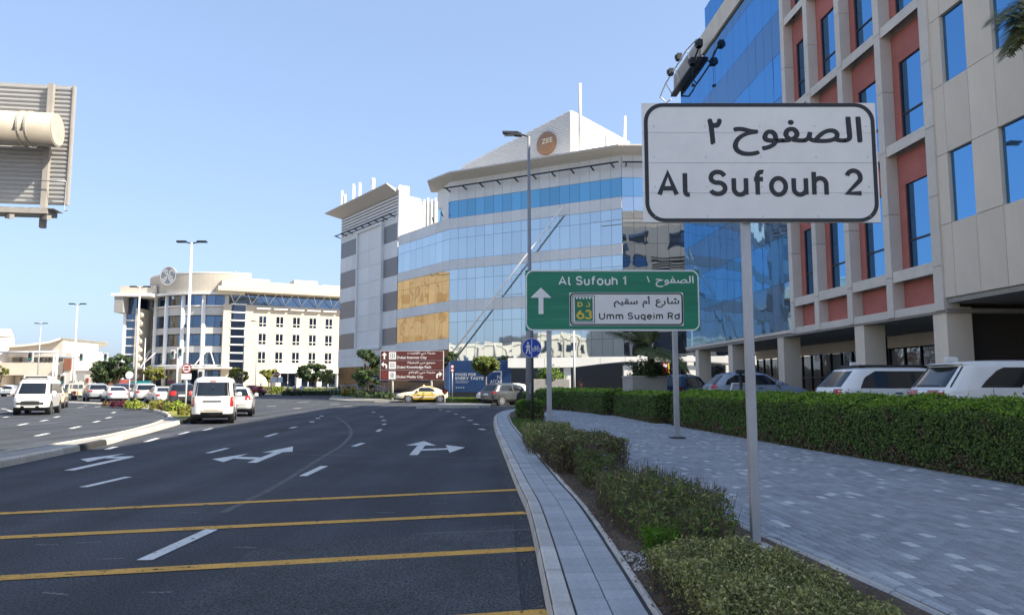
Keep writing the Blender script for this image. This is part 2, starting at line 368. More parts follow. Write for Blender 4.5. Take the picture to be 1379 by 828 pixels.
# ================================================================ SETTING: ground, roads, kerbs, walkway
m_sand = M('sandy_ground', (0.36, 0.31, 0.24), 0.95, var=0.18, vscale=0.15, bump=0.3, bscale=6)
m_asphalt = M('asphalt', (0.052, 0.057, 0.068), 0.82, var=0.26, vscale=0.3, speck=(48, 0.85), bump=0.8, bscale=75, spec=0.3, streak=((1.1, 0.07, 1), 0.22), stains=(1.6, (0.085, 0.088, 0.093), 0.66), tracks=0.13)
m_asphalt_patch = M('asphalt_patch', (0.070, 0.074, 0.080), 0.9, var=0.3, vscale=0.8, speck=(48, 0.8), bump=0.5, bscale=80, spec=0.25)
m_white_paint = M('road_white_paint', (0.62, 0.62, 0.6), 0.75, var=0.12, vscale=2, speck=(40, 0.15), stains=(5, (0.3, 0.3, 0.3), 0.6), chips=(9, 0.60))
m_yellow_paint = M('road_yellow_paint', (0.62, 0.33, 0.05), 0.75, var=0.15, vscale=2.5, speck=(45, 0.2), stains=(4, (0.30, 0.18, 0.06), 0.58), chips=(8, 0.585))
m_kerb = M('kerb_concrete', (0.46, 0.44, 0.41), 0.9, var=0.2, vscale=2.2, speck=(60, 0.15), bump=0.35, bscale=40, objrand=0.12, stains=(3, (0.17, 0.16, 0.15), 0.66))
m_kerb_light = M('kerb_pale', (0.52, 0.48, 0.41), 0.9, var=0.12, vscale=2.2, speck=(60, 0.12), objrand=0.1, stains=(2.5, (0.26, 0.24, 0.2), 0.62))
m_kerb_black = M('kerb_black', (0.03, 0.03, 0.03), 0.8)
m_tile = M('strip_tile', (0.39, 0.41, 0.43), 0.88, var=0.10, vscale=3, speck=(70, 0.14), bump=0.3, bscale=60, objrand=0.13, stains=(2.2, (0.3, 0.3, 0.29), 0.64))
m_tile_i = M('strip_tile_far', (0.39, 0.41, 0.43), 0.88, var=0.10, vscale=3, speck=(70, 0.14), island=0.10)
m_joint = M('joint_sand', (0.06, 0.058, 0.055), 0.95, var=0.2, vscale=6)
m_paver = M('paver_grey', (0.31, 0.322, 0.345), 0.85, var=0.16, vscale=1.1, speck=(80, 0.16), bump=0.3, bscale=60, objrand=0.16, stains=(1.3, (0.22, 0.22, 0.22), 0.66))
m_paver_i = M('paver_grey_far', (0.31, 0.322, 0.345), 0.85, var=0.16, vscale=1.1, speck=(80, 0.14), island=0.15)
m_paver_l = M('paver_light', (0.54, 0.55, 0.55), 0.85, var=0.1, vscale=2, speck=(80, 0.1), objrand=0.14)
m_paver_li = M('paver_light_far', (0.54, 0.55, 0.55), 0.85, var=0.1, vscale=2, island=0.2)
m_soil = M('planting_soil', (0.10, 0.072, 0.05), 0.98, var=0.35, vscale=5, speck=(40, 0.4), bump=0.9, bscale=25)
m_lot = M('parking_paving', (0.22, 0.215, 0.2), 0.9, var=0.12, vscale=0.8)
m_far_pave = M('pale_paving', (0.30, 0.285, 0.26), 0.9, var=0.12, vscale=0.5, speck=(25, 0.12))

def sheet(name, poly, z, mat):
    mb = MB(); n = len(poly); ar = sum(poly[i][0] * poly[(i + 1) % n][1] - poly[(i + 1) % n][0] * poly[i][1] for i in range(n))
    if ar < 0: poly = poly[::-1]
    mb.add([(p[0], p[1], z) for p in poly], [tuple(range(n))]); return struct(name, mb, mat)
sheet('ground', [(-1800, -600), (1800, -600), (1800, 2600), (-1800, 2600)], -0.02, m_sand)
asph = sheet('road', [(-150, -40), (0.6, -40), (0.6, -3.9), (30, -3.9), (30, 62), (60, 64), (60, 76), (-6, 69), (-24, 100), (-25, 118), (-180, 118), (-260, 118), (-260, 20)], 0.0, m_asphalt)
sheet('road_surface_patch', [(-2.3, 3.5), (0.1, 3.5), (0.02, 9.0), (-2.6, 7.6)], 0.004, m_asphalt_patch)

# ---- kerb line of the near pavement
KERB = smooth_path([(0.25, -4), (0.25, 2), (0.25, 5), (0.19, 9.4), (0.06, 12), (-0.26, 18.7), (-0.60, 26), (-0.80, 32), (-0.86, 37), (-0.6, 42), (0.1, 46), (1.6, 49.0), (4.2, 50.6), (9, 51.2), (20, 51.5)], 0.5)
PATH_L = smooth_path([(2.85, -4), (2.85, 2), (2.8, 5), (2.4, 8.5), (2.0, 13), (1.55, 20), (1.3, 26), (1.25, 33), (1.5, 39), (2.0, 44), (2.3, 46.5)], 0.5)
PATH_R = smooth_path([(8.2, -4), (7.9, 4), (7.55, 10.8), (7.28, 14.3), (6.7, 18.2), (6.45, 21.5), (5.7, 28), (5.2, 33), (4.5, 38), (3.4, 42), (2.4, 46.5)], 0.5)
def path_x(path, y): return float(np.interp(y, [p[1] for p in path], [p[0] for p in path]))
KERB_UP = [p for p in KERB if p[1] <= 47.5]

# base under the whole pavement: one raised slab
pv = struct('pavement', MB().slab([(p[0] + 0.03, p[1]) for p in KERB] + [(20, 52.2), (45, 52), (45, -4)], -0.3, 0.112), m_joint)
# kerb stones, one by one
def kerb_line(name, path, length, w, z0, z1, mat, parent, side=1, gap=0.012, black_every=0, limit=300):
    st = resample(path, length); objs = []
    for i in range(min(len(st) - 1, limit)):
        a = Vector((*st[i], 0)); b = Vector((*st[i + 1], 0)); d = (b - a); L = d.length; ang = math.atan2(d.y, d.x)
        mb = MB(); ch = 0.03
        # profile in (across, z): slightly battered face with rounded arris
        pr = [(0.0, z0), (0.025, z1 - ch), (0.025 + ch, z1), (w, z1), (w, z0)]
        s = -1 if side > 0 else 1
        v = [(gap / 2, s * q[0], q[1]) for q in pr] + [(L - gap / 2, s * q[0], q[1]) for q in pr]
        n = 5; fs = [tuple(range(n)), tuple(reversed(range(n, 2 * n)))] + [(j, j + n, (j + 1) % n + n, (j + 1) % n) for j in range(n)]
        if side > 0: fs = [tuple(reversed(f)) for f in fs]
        mb.add(v, fs)
        m = m_kerb_black if black_every and i % black_every == black_every - 1 else mat
        o = mb.build(name, m, parent); o.location = (a.x, a.y, random.uniform(-0.003, 0.003)); o.rotation_euler = (0, 0, ang); objs.append(o)
    return objs
kerb_line('kerb_stone', [p for p in KERB if p[1] > 2.5], 0.915, 0.17, -0.05, 0.13, m_kerb, pv)
# two rows of square tiles behind the kerb, then a concrete edging
def row_of(path, d, step): return resample(offset_path(path, d), step)
KT = [p for p in KERB if 3.2 < p[1] < 49.6]
tile_me = MB().chbox(-0.121, 0.121, -0.116, 0.116, 0.0, 0.035, 0.006).mesh('tile', m_tile)
far_tiles = MB(); nt = 0
for d in (0.305, 0.545):
    rp = row_of(KT, d, 0.25)
    for i in range(len(rp) - 1):
        a, b = rp[i], rp[i + 1]; ang = math.atan2(b[1] - a[1], b[0] - a[0])
        z = 0.095 + random.uniform(-0.002, 0.002)
        if a[1] < 27:
            t = place('tile', tile_me, pv, (a[0], a[1], z), ang); t.rotation_euler = (random.uniform(-.006, .006), random.uniform(-.006, .006), ang); nt += 1
        else:
            ca, sa = math.cos(ang), math.sin(ang)
            far_tiles.chbox(-0.121, 0.121, -0.116, 0.116, 0.0, 0.035, 0.006, 0, lambda q: Vector((a[0] + q.x * ca - q.y * sa, a[1] + q.x * sa + q.y * ca, z + q.z)))
tag(far_tiles.build('far_tile', m_tile_i, pv), kind='stuff')
EDG = [p for p in offset_path(KERB, 0.67) if 3.2 < p[1] < 40]
kerb_line('edging_stone', EDG, 1.0, 0.075, 0.0, 0.135, m_kerb, pv)

# ---- walkway of brick pavers
WALK = [(p[0], p[1]) for p in PATH_L] + [(p[0], p[1]) for p in reversed(PATH_R)]
pav_dark = MB().chbox(-0.0455, 0.0455, -0.0955, 0.0955, 0.0, 0.03, 0.006).mesh('paver', m_paver)
pav_light = MB().chbox(-0.0455, 0.0455, -0.0955, 0.0955, 0.0, 0.03, 0.006).mesh('paver', m_paver_l)
wk = sheet('walkway', WALK, 0.116, m_joint)
th = -0.045; ct, st_ = math.cos(th), math.sin(th)
cand = []
for i in range(-12, 78):
    for j in range(-20, 250):
        lx = i * 0.102; ly = j * 0.203 + (0.1015 if i % 2 else 0)
        x = 1.6 + lx * ct + ly * st_; y = -lx * st_ + ly * ct
        if y < 4.2 or y > 46: continue
        xl = path_x(PATH_L, y) + 0.172; xr = path_x(PATH_R, y) + 0.35
        if xl < x < xr and abs(x) < 0.72 * y + 0.3: cand.append((x, y, random.random() < 0.062))
cand.sort(key=lambda c: math.hypot(c[0], c[1]))
far_p = MB()
for k, (x, y, lt) in enumerate(cand):
    z = 0.0985 + random.uniform(-0.0013, 0.0008)
    if k < 299:
        p = place('paver', pav_light if lt else pav_dark, wk, (x, y, z), -th * -1)
        p.rotation_euler = (random.uniform(-.01, .01), random.uniform(-.015, .015), th * -1 + random.uniform(-.01, .01))
    else:
        an = -th + random.uniform(-.008, .008); ca, sa = math.cos(an), math.sin(an)
        far_p.chbox(-0.0455, 0.0455, -0.0955, 0.0955, 0.01, 0.03, 0.006, 1 if lt else 0, lambda q: Vector((x + q.x * ca - q.y * sa, y + q.x * sa + q.y * ca, z + q.z)))
tag(far_p.build('far_paver', [m_paver_i, m_paver_li], wk), kind='stuff')
kerb_line('edging_stone', [p for p in PATH_L if 3.4 < p[1] < 30], 1.0, 0.09, 0.0, 0.133, m_kerb, wk)
kerb_line('border_paver', [p for p in offset_path(PATH_L, 0.096) if 3.4 < p[1] < 30], 0.3, 0.105, 0.0, 0.131, m_tile, wk, gap=.01)
# soil of the planting bed
BED = [p for p in offset_path(KERB, 0.75) if p[1] < 44] + [p for p in reversed(PATH_L) if p[1] < 44]
def uneven(name, poly_fn, ys, nx, z, amp, mat):
    mb = MB(); v = []; f = []
    for a, y in enumerate(ys):
        x0, x1 = poly_fn(y)
        for b in range(nx + 1):
            x = x0 + (x1 - x0) * b / nx; e = 0 if b in (0, nx) else 1
            v.append((x, y, z + e * amp * (math.sin(x * 9 + y * 3.1) * .4 + math.sin(x * 23 + y * 17) * .3 + random.uniform(-.5, .5))))
    w = nx + 1
    for a in range(len(ys) - 1):
        for b in range(nx): f.append((a * w + b, a * w + b + 1, (a + 1) * w + b + 1, (a + 1) * w + b))
    mb.add(v, f, 0, True); return struct(name, mb, mat)
uneven('planting_bed', lambda y: (path_x([p for p in offset_path(KERB_UP, 0.75)], y), path_x(PATH_L, y)), np.arange(3.2, 44, 0.12), 14, 0.13, 0.03, m_soil)
# concrete inspection slab on the bed edge
ch = thing('inspection_cover', 'pale concrete inspection slab beside the bushes at the walkway edge', 'cover', (1.92, 11.6, 0.12), -0.05)
MB().chbox(-0.42, 0.42, -0.75, 0.75, 0, 0.05, 0.01).build('cover_slab', m_kerb_light, ch)
MB().chbox(-0.3, 0.3, -0.5, 0.5, 0.045, 0.058, 0.004).build('lid', m_tile, ch)
# white pebbles in the bed
pb = MB()
for i in range(150):
    y = random.uniform(6.2, 6.9); x = path_x(offset_path(KERB_UP, 0.75), y) + abs(random.gauss(0, .12)); r = random.uniform(.005, .014)
    pb.add([(x + r, y, .15), (x, y + r, .15), (x - r, y, .15), (x, y - r, .15), (x, y, .15 + r * 1.1), (x, y, .13)], [(0, 1, 4), (1, 2, 4), (2, 3, 4), (3, 0, 4)], 0, True)
po = pb.build('gravel', M('pebble', (0.42, 0.41, 0.39), 0.8, island=0.35)); tag(po, 'small white pebbles scattered on the soil beside the paved strip', 'pebbles', kind='stuff')
# leaf litter
P = np.array([(path_x(offset_path(KERB_UP, 0.75), y) + abs(random.gauss(0, .28)) - .05, y, .155) for y in RNG.uniform(4, 20, 1500)])
lt = leaf_mesh('leaf_litter', P, np.tile([0, 0, 1.0], (len(P), 1)), 0.035, 0.5, [LEAF('dead_leaf', (0.2, 0.12, 0.06), 0.5)], jitter=0.35)
tag(lt, 'dry brown leaf litter on the soil of the planting bed', 'leaf litter', kind='stuff')

# ---- markings, each a sheet 4 mm up
def lane_x(base):    # lane line that follows the kerb
    return lambda y: base + 0.9 * (path_x(KERB_UP, min(y, 40)) - 0.25) - (0.0 if y < 24 else 0.016 * (y - 24) ** 1.55)
def dash(name, pts, w, mat, z=0.006):
    mb = MB(); L = offset_path(pts, -w / 2); Rr = offset_path(pts, w / 2)
    for i in range(len(pts) - 1): mb.add([(*Rr[i], z), (*Rr[i + 1], z), (*L[i + 1], z), (*L[i], z)], [(0, 1, 2, 3)])
    return struct(name, mb, mat)
def dash_px(name, pix, w, mat=None): return dash(name, [tuple(G(u, v, 0).xy) for u, v in pix], w, mat or m_white_paint)
for pix in ([(194, 754.5), (285, 713)], [(112, 656), (173, 642)], [(408, 641), (437, 627.5)], [(476, 601), (489, 596.5)],
            [(280, 610), (306, 603.5)], [(358, 588), (373, 583.5)], [(144, 605), (156, 601.5)], [(196, 595), (212, 590)], [(241, 585), (254, 581.5)],
            [(274, 579.5), (286, 576.5)], [(508, 581), (513, 578)], [(516, 572), (519, 570.5)], [(391, 576.5), (399, 574.5)]):
    dash_px('lane_line', pix, 0.15)
for i, (u, v) in enumerate([(649, 578), (641, 571), (633, 566), (624, 561.5), (614, 557.5), (604, 554), (593, 551.5), (580, 549.5), (503, 555), (514, 561), (517, 566), (420, 568), (428, 563), (433, 560)]):
    p = G(u, v); dash('lane_line', [(p.x + 0.09, p.y - 0.32), (p.x - 0.09, p.y + 0.32)], 0.2, m_white_paint)
for pix in ([(0, 691.5), (697, 659.5)], [(0, 724), (708, 690.5)], [(0, 778.5), (721, 739)], [(560, 838), (738, 825.5)]):
    a = G(*pix[0]); b = G(*pix[1]); 
    if pix[0][0] == 0: a = a + (a - b) * 0.35
    n = 8; dash('rumble_bar', [tuple((a + (b - a) * t / n).xy) for t in range(n + 1)], 0.19, m_yellow_paint)
def arrow(name, bars, heads):
    """Painted arrow of straight bars (a, b, width) and triangular heads, each piece a couple of mm apart so none coincide."""
    mb = MB(); z = 0.006
    for a, b, w in bars:
        a = Vector(a); b = Vector(b); t = (b - a).normalized(); n_ = Vector((-t.y, t.x)) * w / 2
        mb.add([(*(a - n_), z), (*(b - n_), z), (*(b + n_), z), (*(a + n_), z)], [(3, 2, 1, 0)] if False else [(0, 1, 2, 3)]); z += .002
    for tri in heads:
        ar = (tri[1][0] - tri[0][0]) * (tri[2][1] - tri[0][1]) - (tri[2][0] - tri[0][0]) * (tri[1][1] - tri[0][1])
        tri = tri if ar > 0 else tri[::-1]; mb.add([(*p, z) for p in tri], [(0, 1, 2)]); z += .002
    return struct(name, mb, m_white_paint)
arrow('lane_arrow', [((-8.5, 14.5), (-8.68, 17.15), .2), ((-8.62, 17.08), (-9.1, 16.98), .42)], [((-9.5, 16.6), (-9.2, 17.95), (-9.0, 16.0))])
arrow('lane_arrow', [((-5.48, 15.9), (-5.68, 18.4), .2), ((-5.55, 16.75), (-6.22, 16.95), .42)], [((-5.8, 19.95), (-6.02, 18.15), (-5.36, 18.4)), ((-6.6, 16.6), (-6.26, 17.85), (-6.1, 15.95))])
arrow('lane_arrow', [((-2.3, 17.6), (-2.45, 20.4), .2), ((-2.36, 18.9), (-1.6, 19.25), .42)], [((-2.55, 21.8), (-2.86, 20.3), (-2.04, 20.25)), ((-1.22, 19.6), (-1.8, 20.4), (-1.5, 18.1))])
# old curved joint line and faint scar across the lanes
m_ghost = M('faded_paint', (0.095, 0.095, 0.098), 0.85, var=0.3, vscale=2, stains=(3, (0.055, 0.055, 0.056), 0.5))
dash('old_line', smooth_path([tuple(G(u, v).xy) for u, v in ((300, 690), (371, 655), (430, 618), (462, 598), (473, 582), (466, 570), (452, 561))], 0.6), 0.11, m_ghost, 0.003)
dash('old_line', smooth_path([tuple(G(u, v).xy) for u, v in ((370, 611), (450, 613), (560, 614.5), (668, 616.5))], 1), 0.09, m_ghost, 0.0032)
dash('old_line', smooth_path([tuple(G(u, v).xy) for u, v in ((560, 719), (640, 716), (716, 713))], 1), 0.06, m_ghost, 0.0055)
# litter flecks on the asphalt
# left carriageway dashes
for pix in ([(25, 572.5), (37, 570)], [(48, 587), (65, 583.5)], [(55, 567), (64, 565.3)], [(95, 577), (108, 574)], [(126, 568.5), (134, 566.7)], [(143, 563), (150, 561.5)], [(73, 562), (80, 560.5)], [(10, 552), (16, 554)], [(2, 550), (9, 551)], [(104, 549), (112, 548.3)], [(128, 548), (136, 547.2)], [(151, 556), (155, 554.8)], [(5, 562), (11, 561)], [(112, 546), (118, 545.6)]):
    dash_px('lane_line', pix, 0.16)
for pix in ([(400, 541.5), (416, 541)], [(445, 544), (458, 543.6)], [(360, 547), (372, 546.5)], [(398, 536.5), (412, 536.3)], [(395, 550), (405, 549.5)], [(463, 547), (474, 547)], [(331, 553), (336, 552.5)], [(333, 557), (339, 556)]):
    dash_px('lane_line', pix, 0.25)

# ---- cracks, sealed cuts and scuffs on the asphalt
m_crack = M('crack_seal', (0.022, 0.022, 0.023), 0.7); m_scuff = M('scuff', (0.2, 0.2, 0.2), 0.9, chips=(30, .5))
for pts in ([(-1.2, 4.4), (-1.35, 6.5), (-1.1, 8.4), (-1.3, 11), (-1.15, 14)], [(-6.2, 9), (-4.6, 9.3), (-3.2, 9.1), (-1.6, 9.4), (0.1, 9.2)], [(-7.2, 13.6), (-6.2, 13.2), (-5.0, 13.5)], [(-4.2, 22), (-4.9, 28), (-6.5, 34)]):
    q_ = smooth_path(pts, .15); dash('crack', [(p[0] + random.gauss(0, .018), p[1] + random.gauss(0, .018)) for p in q_], .018, m_crack, .0022)
for u, v in ((75, 799), (213, 797), (150, 752), (590, 677), (330, 737), (520, 690), (600, 690), (62, 733), (120, 730), (640, 770), (255, 690)):
    p = G(u, v); a_ = random.uniform(-.5, .5); dash('scuff', [(p.x - .12, p.y - a_ * .06), (p.x, p.y + random.uniform(-.02, .02)), (p.x + .12, p.y + a_ * .06)], .035, m_scuff, .0024)
# sand and dust gathered along the kerb
P = np.array([(path_x(KERB_UP, y) - abs(random.gauss(0, .1)) - .01, y, .006) for y in RNG.uniform(4.5, 40, 5000)])
gd = leaf_mesh('gutter_grit', P, np.tile([0, 0, 1.0], (len(P), 1)), .012, .8, [M('grit', (.26, .22, .17), .95, island=.4)], curl=.1, jitter=.15); tag(gd, 'sand and grit gathered in the gutter along the kerb', 'grit', kind='stuff')
# ---- median island on the left
MED_R = [(-9.2, 5), (-9.6, 10), (-10.07, 14.6), (-10.6, 18), (-11.05, 20.6), (-11.6, 22.6), (-12.3, 25.6), (-13.5, 30.2), (-14.6, 34), (-16.2, 38), (-18.2, 42), (-22, 49), (-28, 57), (-39, 66)]
MED_L = [(-10.4, 5), (-11.0, 10), (-11.4, 14), (-11.6, 17.2), (-11.75, 19.2), (-12.1, 22), (-12.9, 25.4), (-14.3, 30), (-16.5, 35.9), (-19.9, 42.3), (-24.2, 48.5), (-33, 59), (-43, 67)]
mr = smooth_path(MED_R, 0.6); ml = smooth_path(MED_L, 0.6)
isl = struct('median_island', MB().slab([offset_path(mr, -0.08)[i] for i in range(len(mr))] + offset_path(ml, 0.08)[::-1], -0.3, 0.125), m_far_pave)
ks = kerb_line('kerb_stone', mr, 0.92, 0.16, -0.05, 0.15, m_kerb_light, isl, side=-1, black_every=0)
for i in (15, 16):  # two median kerb stones in plain black
    if i < len(ks): ks[i].data.materials[0] = m_kerb_black
kerb_line('kerb_stone', ml, 0.92, 0.16, -0.05, 0.15, m_kerb_light, isl, side=1)
isl2 = [offset_path(mr, -1.0), offset_path(ml, 1.0)]
# yellow-green flush verge near the tip
gv = MB().slab([tuple(G(u, v, .13).xy) for u, v in ((238, 563), (250, 566), (262, 559), (262, 552), (246, 549), (232, 551), (226, 557))], 0.12, 0.16)
tag(gv.build('ground_cover', M('yellow_cover', (0.2, 0.2, 0.04), 0.95, var=0.4, vscale=6, bump=0.8, bscale=20)), 'low yellow-green ground cover at the tip of the median island', 'ground cover', kind='stuff')

# ---- the junction beyond: pale island, pavements, raised terrace in front of the offices
ip = [tuple(G(u, v, .14).xy) for u, v in ((560, 547), (596, 546.5), (648, 546.3), (661, 546), (661, 542.6), (640, 543), (600, 543.5), (566, 545))]
isl3 = struct('junction_island', MB().slab(ip, -0.2, 0.15), m_far_pave)
kerb_line('kerb_stone', resample([ip[0], ip[1], ip[2], ip[3]], 0.4), 0.9, 0.16, -0.05, 0.17, m_kerb_light, isl3)
struct('corner_pavement', MB().slab([(-24, 100), (-18.6, 76), (-15.2, 69.5), (-12.5, 68), (-10, 68), (-10, 72), (-23.5, 103)], -0.2, 0.13), m_far_pave)
struct('terrace', MB().slab([(-9.5, 71.2), (-23, 99), (-26, 130), (80, 130), (80, 64.5), (6, 64.5), (-2, 67.4)], -0.3, 0.62), m_far_pave)
struct('verge', MB().slab([(-9.7, 69.2), (-23.8, 99), (-23, 99.2), (-9.4, 71.3), (-1.9, 67.5), (-1.9, 65.9)], -0.1, 0.4), M('verge_grass', (0.09, 0.13, 0.03), 0.95, var=0.4, vscale=3, bump=0.7, bscale=25))
struct('parking_lot', MB().slab([(9.2, -4), (8.7, 12), (8.0, 20), (6.4, 32), (5.0, 42), (4, 50), (60, 50), (60, -4)], -0.3, 0.42), m_lot)
struct('far_pavement', MB().slab([(-180, 117), (-25, 117), (-25, 112.5), (-180, 112.5)], -0.2, 0.14), m_far_pave)
struct('far_pavement', MB().slab([(-260, 92), (-74, 92), (-70, 117), (-260, 117)], -0.2, 0.13), m_far_pave)
# ================================================================ BUILDINGS
m_cream = M('cream_cladding', (0.68, 0.60, 0.49), 0.8, var=0.07, vscale=0.9, speck=(50, 0.06), objrand=0.05, stains=(0.7, (0.46, 0.40, 0.32), 0.68), stretch=(1, 1, 0.35))
m_frame = M('stone_frame', (0.64, 0.59, 0.52), 0.8, var=0.08, vscale=1.2, speck=(50, 0.06), objrand=0.05)
m_red = M('terracotta_render', (0.43, 0.145, 0.12), 0.85, var=0.12, vscale=1.5, speck=(40, 0.1), objrand=0.08)
m_white = M('white_panel', (0.74, 0.74, 0.72), 0.55, var=0.05, vscale=0.6, objrand=0.05, stains=(0.5, (0.55, 0.54, 0.52), 0.7), stretch=(1, 1, 0.3))
m_white2 = M('white_louvre', (0.74, 0.73, 0.70), 0.6, var=0.05, vscale=0.5)
m_greyp = M('grey_spandrel', (0.20, 0.205, 0.21), 0.4, var=0.06, vscale=0.5, objrand=0.06)
m_dark = M('dark_metal', (0.035, 0.038, 0.045), 0.5, metal=0.3)
m_steel = M('galvanised_steel', (0.42, 0.43, 0.45), 0.5, metal=0.55, var=0.2, vscale=3, stains=(5, (0.3, 0.31, 0.33), 0.6), stretch=(1, 1, 0.3))
m_whitemetal = M('white_metal', (0.72, 0.72, 0.70), 0.45, var=0.05, vscale=2)
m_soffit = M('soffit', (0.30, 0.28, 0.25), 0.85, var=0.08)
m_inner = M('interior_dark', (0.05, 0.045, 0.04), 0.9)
m_blackgap = M('shadow_gap', (0.05, 0.05, 0.055), 0.9)
g_blue = GLASS('blue_facade_glass', (0.13, 0.36, 0.66), (0.012, 0.04, 0.09), 0.80, wave=0.12, wscale=0.55, objrand=0.04)
g_blue_dk = GLASS('blue_spandrel_glass', (0.16, 0.31, 0.50), (0.02, 0.035, 0.06), 0.72, wave=0.14, wscale=0.7, objrand=0.04)
g_win = GLASS('window_glass_blue', (0.15, 0.37, 0.64), (0.01, 0.04, 0.10), 0.80, wave=0.05, wscale=0.5, objrand=0.05)
g_zee = GLASS('pale_blue_facade_glass', (0.62, 0.69, 0.73), (0.03, 0.06, 0.09), 0.80, wave=0.22, wscale=0.45, objrand=0.05)
g_zee_d = GLASS('deep_blue_facade_glass', (0.20, 0.43, 0.58), (0.015, 0.05, 0.10), 0.75, wave=0.08, wscale=0.45, objrand=0.10)
g_shop = GLASS('shop_glass', (0.28, 0.36, 0.48), (0.01, 0.013, 0.018), 0.30, wave=0.3, wscale=1.2)
g_navy = GLASS('navy_window_glass', (0.22, 0.32, 0.48), (0.015, 0.025, 0.05), 0.5, wave=0.2, wscale=0.6, objrand=0.15)
PANE_CACHE = {}
def pane(name, w, h, t, mat, parent, loc, rz, gap=0.012):
    """Flat facade piece w wide, h high; local x along the facade, face to local -y; loc = lower left corner."""
    k = (round(w, 3), round(h, 3), t, mat.name, gap)
    if k not in PANE_CACHE: PANE_CACHE[k] = MB().box(gap, w - gap, 0, t, gap, h - gap).mesh(name, mat)
    return place(name, PANE_CACHE[k], parent, loc, rz)

# ---------------------------------------------------------------- office building on the right, beside the walkway
ob = thing('office_building', 'cream office building with blue glass and terracotta grid panels, standing on columns beside the hedge', 'building', (13.9, 0, 0), math.atan(0.056))
# local x: into the building, local y: along the street
PM = MB().box(0.55, 40, -9, 47.7, 4.02, 21.2).box(0.55, 40, -9, 43.1, 21.2, 24.3).box(0.55, 40, -9, 8.5, 24.3, 27.2)
PM.build('core', m_cream, ob)
rows = [4.15, 6.3, 8.38, 10.45, 12.53, 14.6, 16.68, 18.75, 20.83, 22.4]
def yz_panel(name, y0, y1, z0, z1, mat, x0=0.0, t=0.12, gap=0.008):
    k = ('yz', round(y1 - y0, 3), round(z1 - z0, 3), t, mat.name, gap)
    if k not in PANE_CACHE: PANE_CACHE[k] = MB().box(0, t, gap, y1 - y0 - gap, gap, z1 - z0 - gap).mesh(name, mat)
    return place(name, PANE_CACHE[k], ob, (x0, y0, z0))
ycol = [15.9, 16.95, 18.0, 19.05, 20.1, 21.15, 21.8]
for i in range(len(ycol) - 1):
    for k in range(len(rows) - 1):
        if i in (0, 2, 4) and k in (1, 3, 5, 7):
            w_ = yz_panel('window', ycol[i], ycol[i + 1], rows[k], rows[k + 1], g_win, 0.10, 0.03)
        else: yz_panel('wall_panel', ycol[i], ycol[i + 1], rows[k], rows[k + 1], m_cream)
MB().box(0.13, 0.5, 15.9, 21.8, 4.15, 22.4).build('panel_backing', m_blackgap, ob)
wl_ = MB().box(0, 0.5, -9, 15.88, 4.15, 22.4).build('wall', m_cream, ob)
for q in range(6):
    for k in (1, 3, 5, 7): yz_panel('window', 14 - q * 4.2, 15.05 - q * 4.2, rows[k], rows[k + 1], g_win, -0.03, 0.02)
# terracotta grid
gy = [21.8, 24.4, 27.0, 29.6, 31.85]
levels = [3.92, 5.12, 9.35, 13.5, 17.65, 21.8]
for i, y in enumerate(gy):
    zz = [3.8] + [z for z in levels[1:]] + [22.4]
    for k in range(len(zz) - 1):
        for s0, s1 in ((0, .5), (.5, 1)):
            if k == 0 and s0: continue
            a = zz[k] + (zz[k + 1] - zz[k]) * s0; b = zz[k] + (zz[k + 1] - zz[k]) * (s1 if k else 1)
            wd = 0.36 if i else 0.42
            k_ = ('mul', round(b - a, 3), wd)
            if k_ not in PANE_CACHE: PANE_CACHE[k_] = MB().box(-0.06, 0.42, 0, wd, 0.008, b - a - 0.008).mesh('mullion', m_frame)
            place('mullion', PANE_CACHE[k_], ob, (0, y - wd / 2 + (0.05 if i == 0 else 0), a))
for k, z in enumerate(levels):
    h = 0.26 if k == 0 else 0.36
    for i in range(4):
        a, b = gy[i] + 0.19, gy[i + 1] - 0.19
        if i == 0: a += 0.07
        MB().chbox(-0.03, 0.415, a, b, z - h / 2, z + h / 2, 0.02).build('beam', m_frame, ob)
for i in range(4):
    a, b = gy[i] + 0.19, gy[i + 1] - 0.19
    if i == 0: a += 0.07
    for k in range(len(levels) - 1):
        z0 = levels[k] + (0.13 if k == 0 else 0.18); z1 = levels[k + 1] - 0.18
        if k == 0:
            MB().box(0.33, 0.5, a, b, z0, z1).build('red_panel', m_red, ob); continue
        wt = z1 - 1.02; tr = z0 + 0.98; far = 0.36
        rp = MB().box(0.33, 0.5, a, b, wt, z1).box(0.33, 0.5, b - far, b, z0, wt)
        rp.build('red_panel', m_red, ob)
        w_ = MB().box(0.40, 0.43, a, b - far, z0, tr - 0.03).build('window', g_win, ob)
        MB().box(0.40, 0.43, a, b - far, tr + 0.03, wt).build('pane', g_win, w_)
        MB().box(0.37, 0.5, a, b - far, tr - 0.03, tr + 0.03).box(0.37, 0.5, a, a + 0.04, z0, wt).box(0.37, 0.5, b - far - 0.04, b - far, z0, wt).build('frame', m_dark, w_)
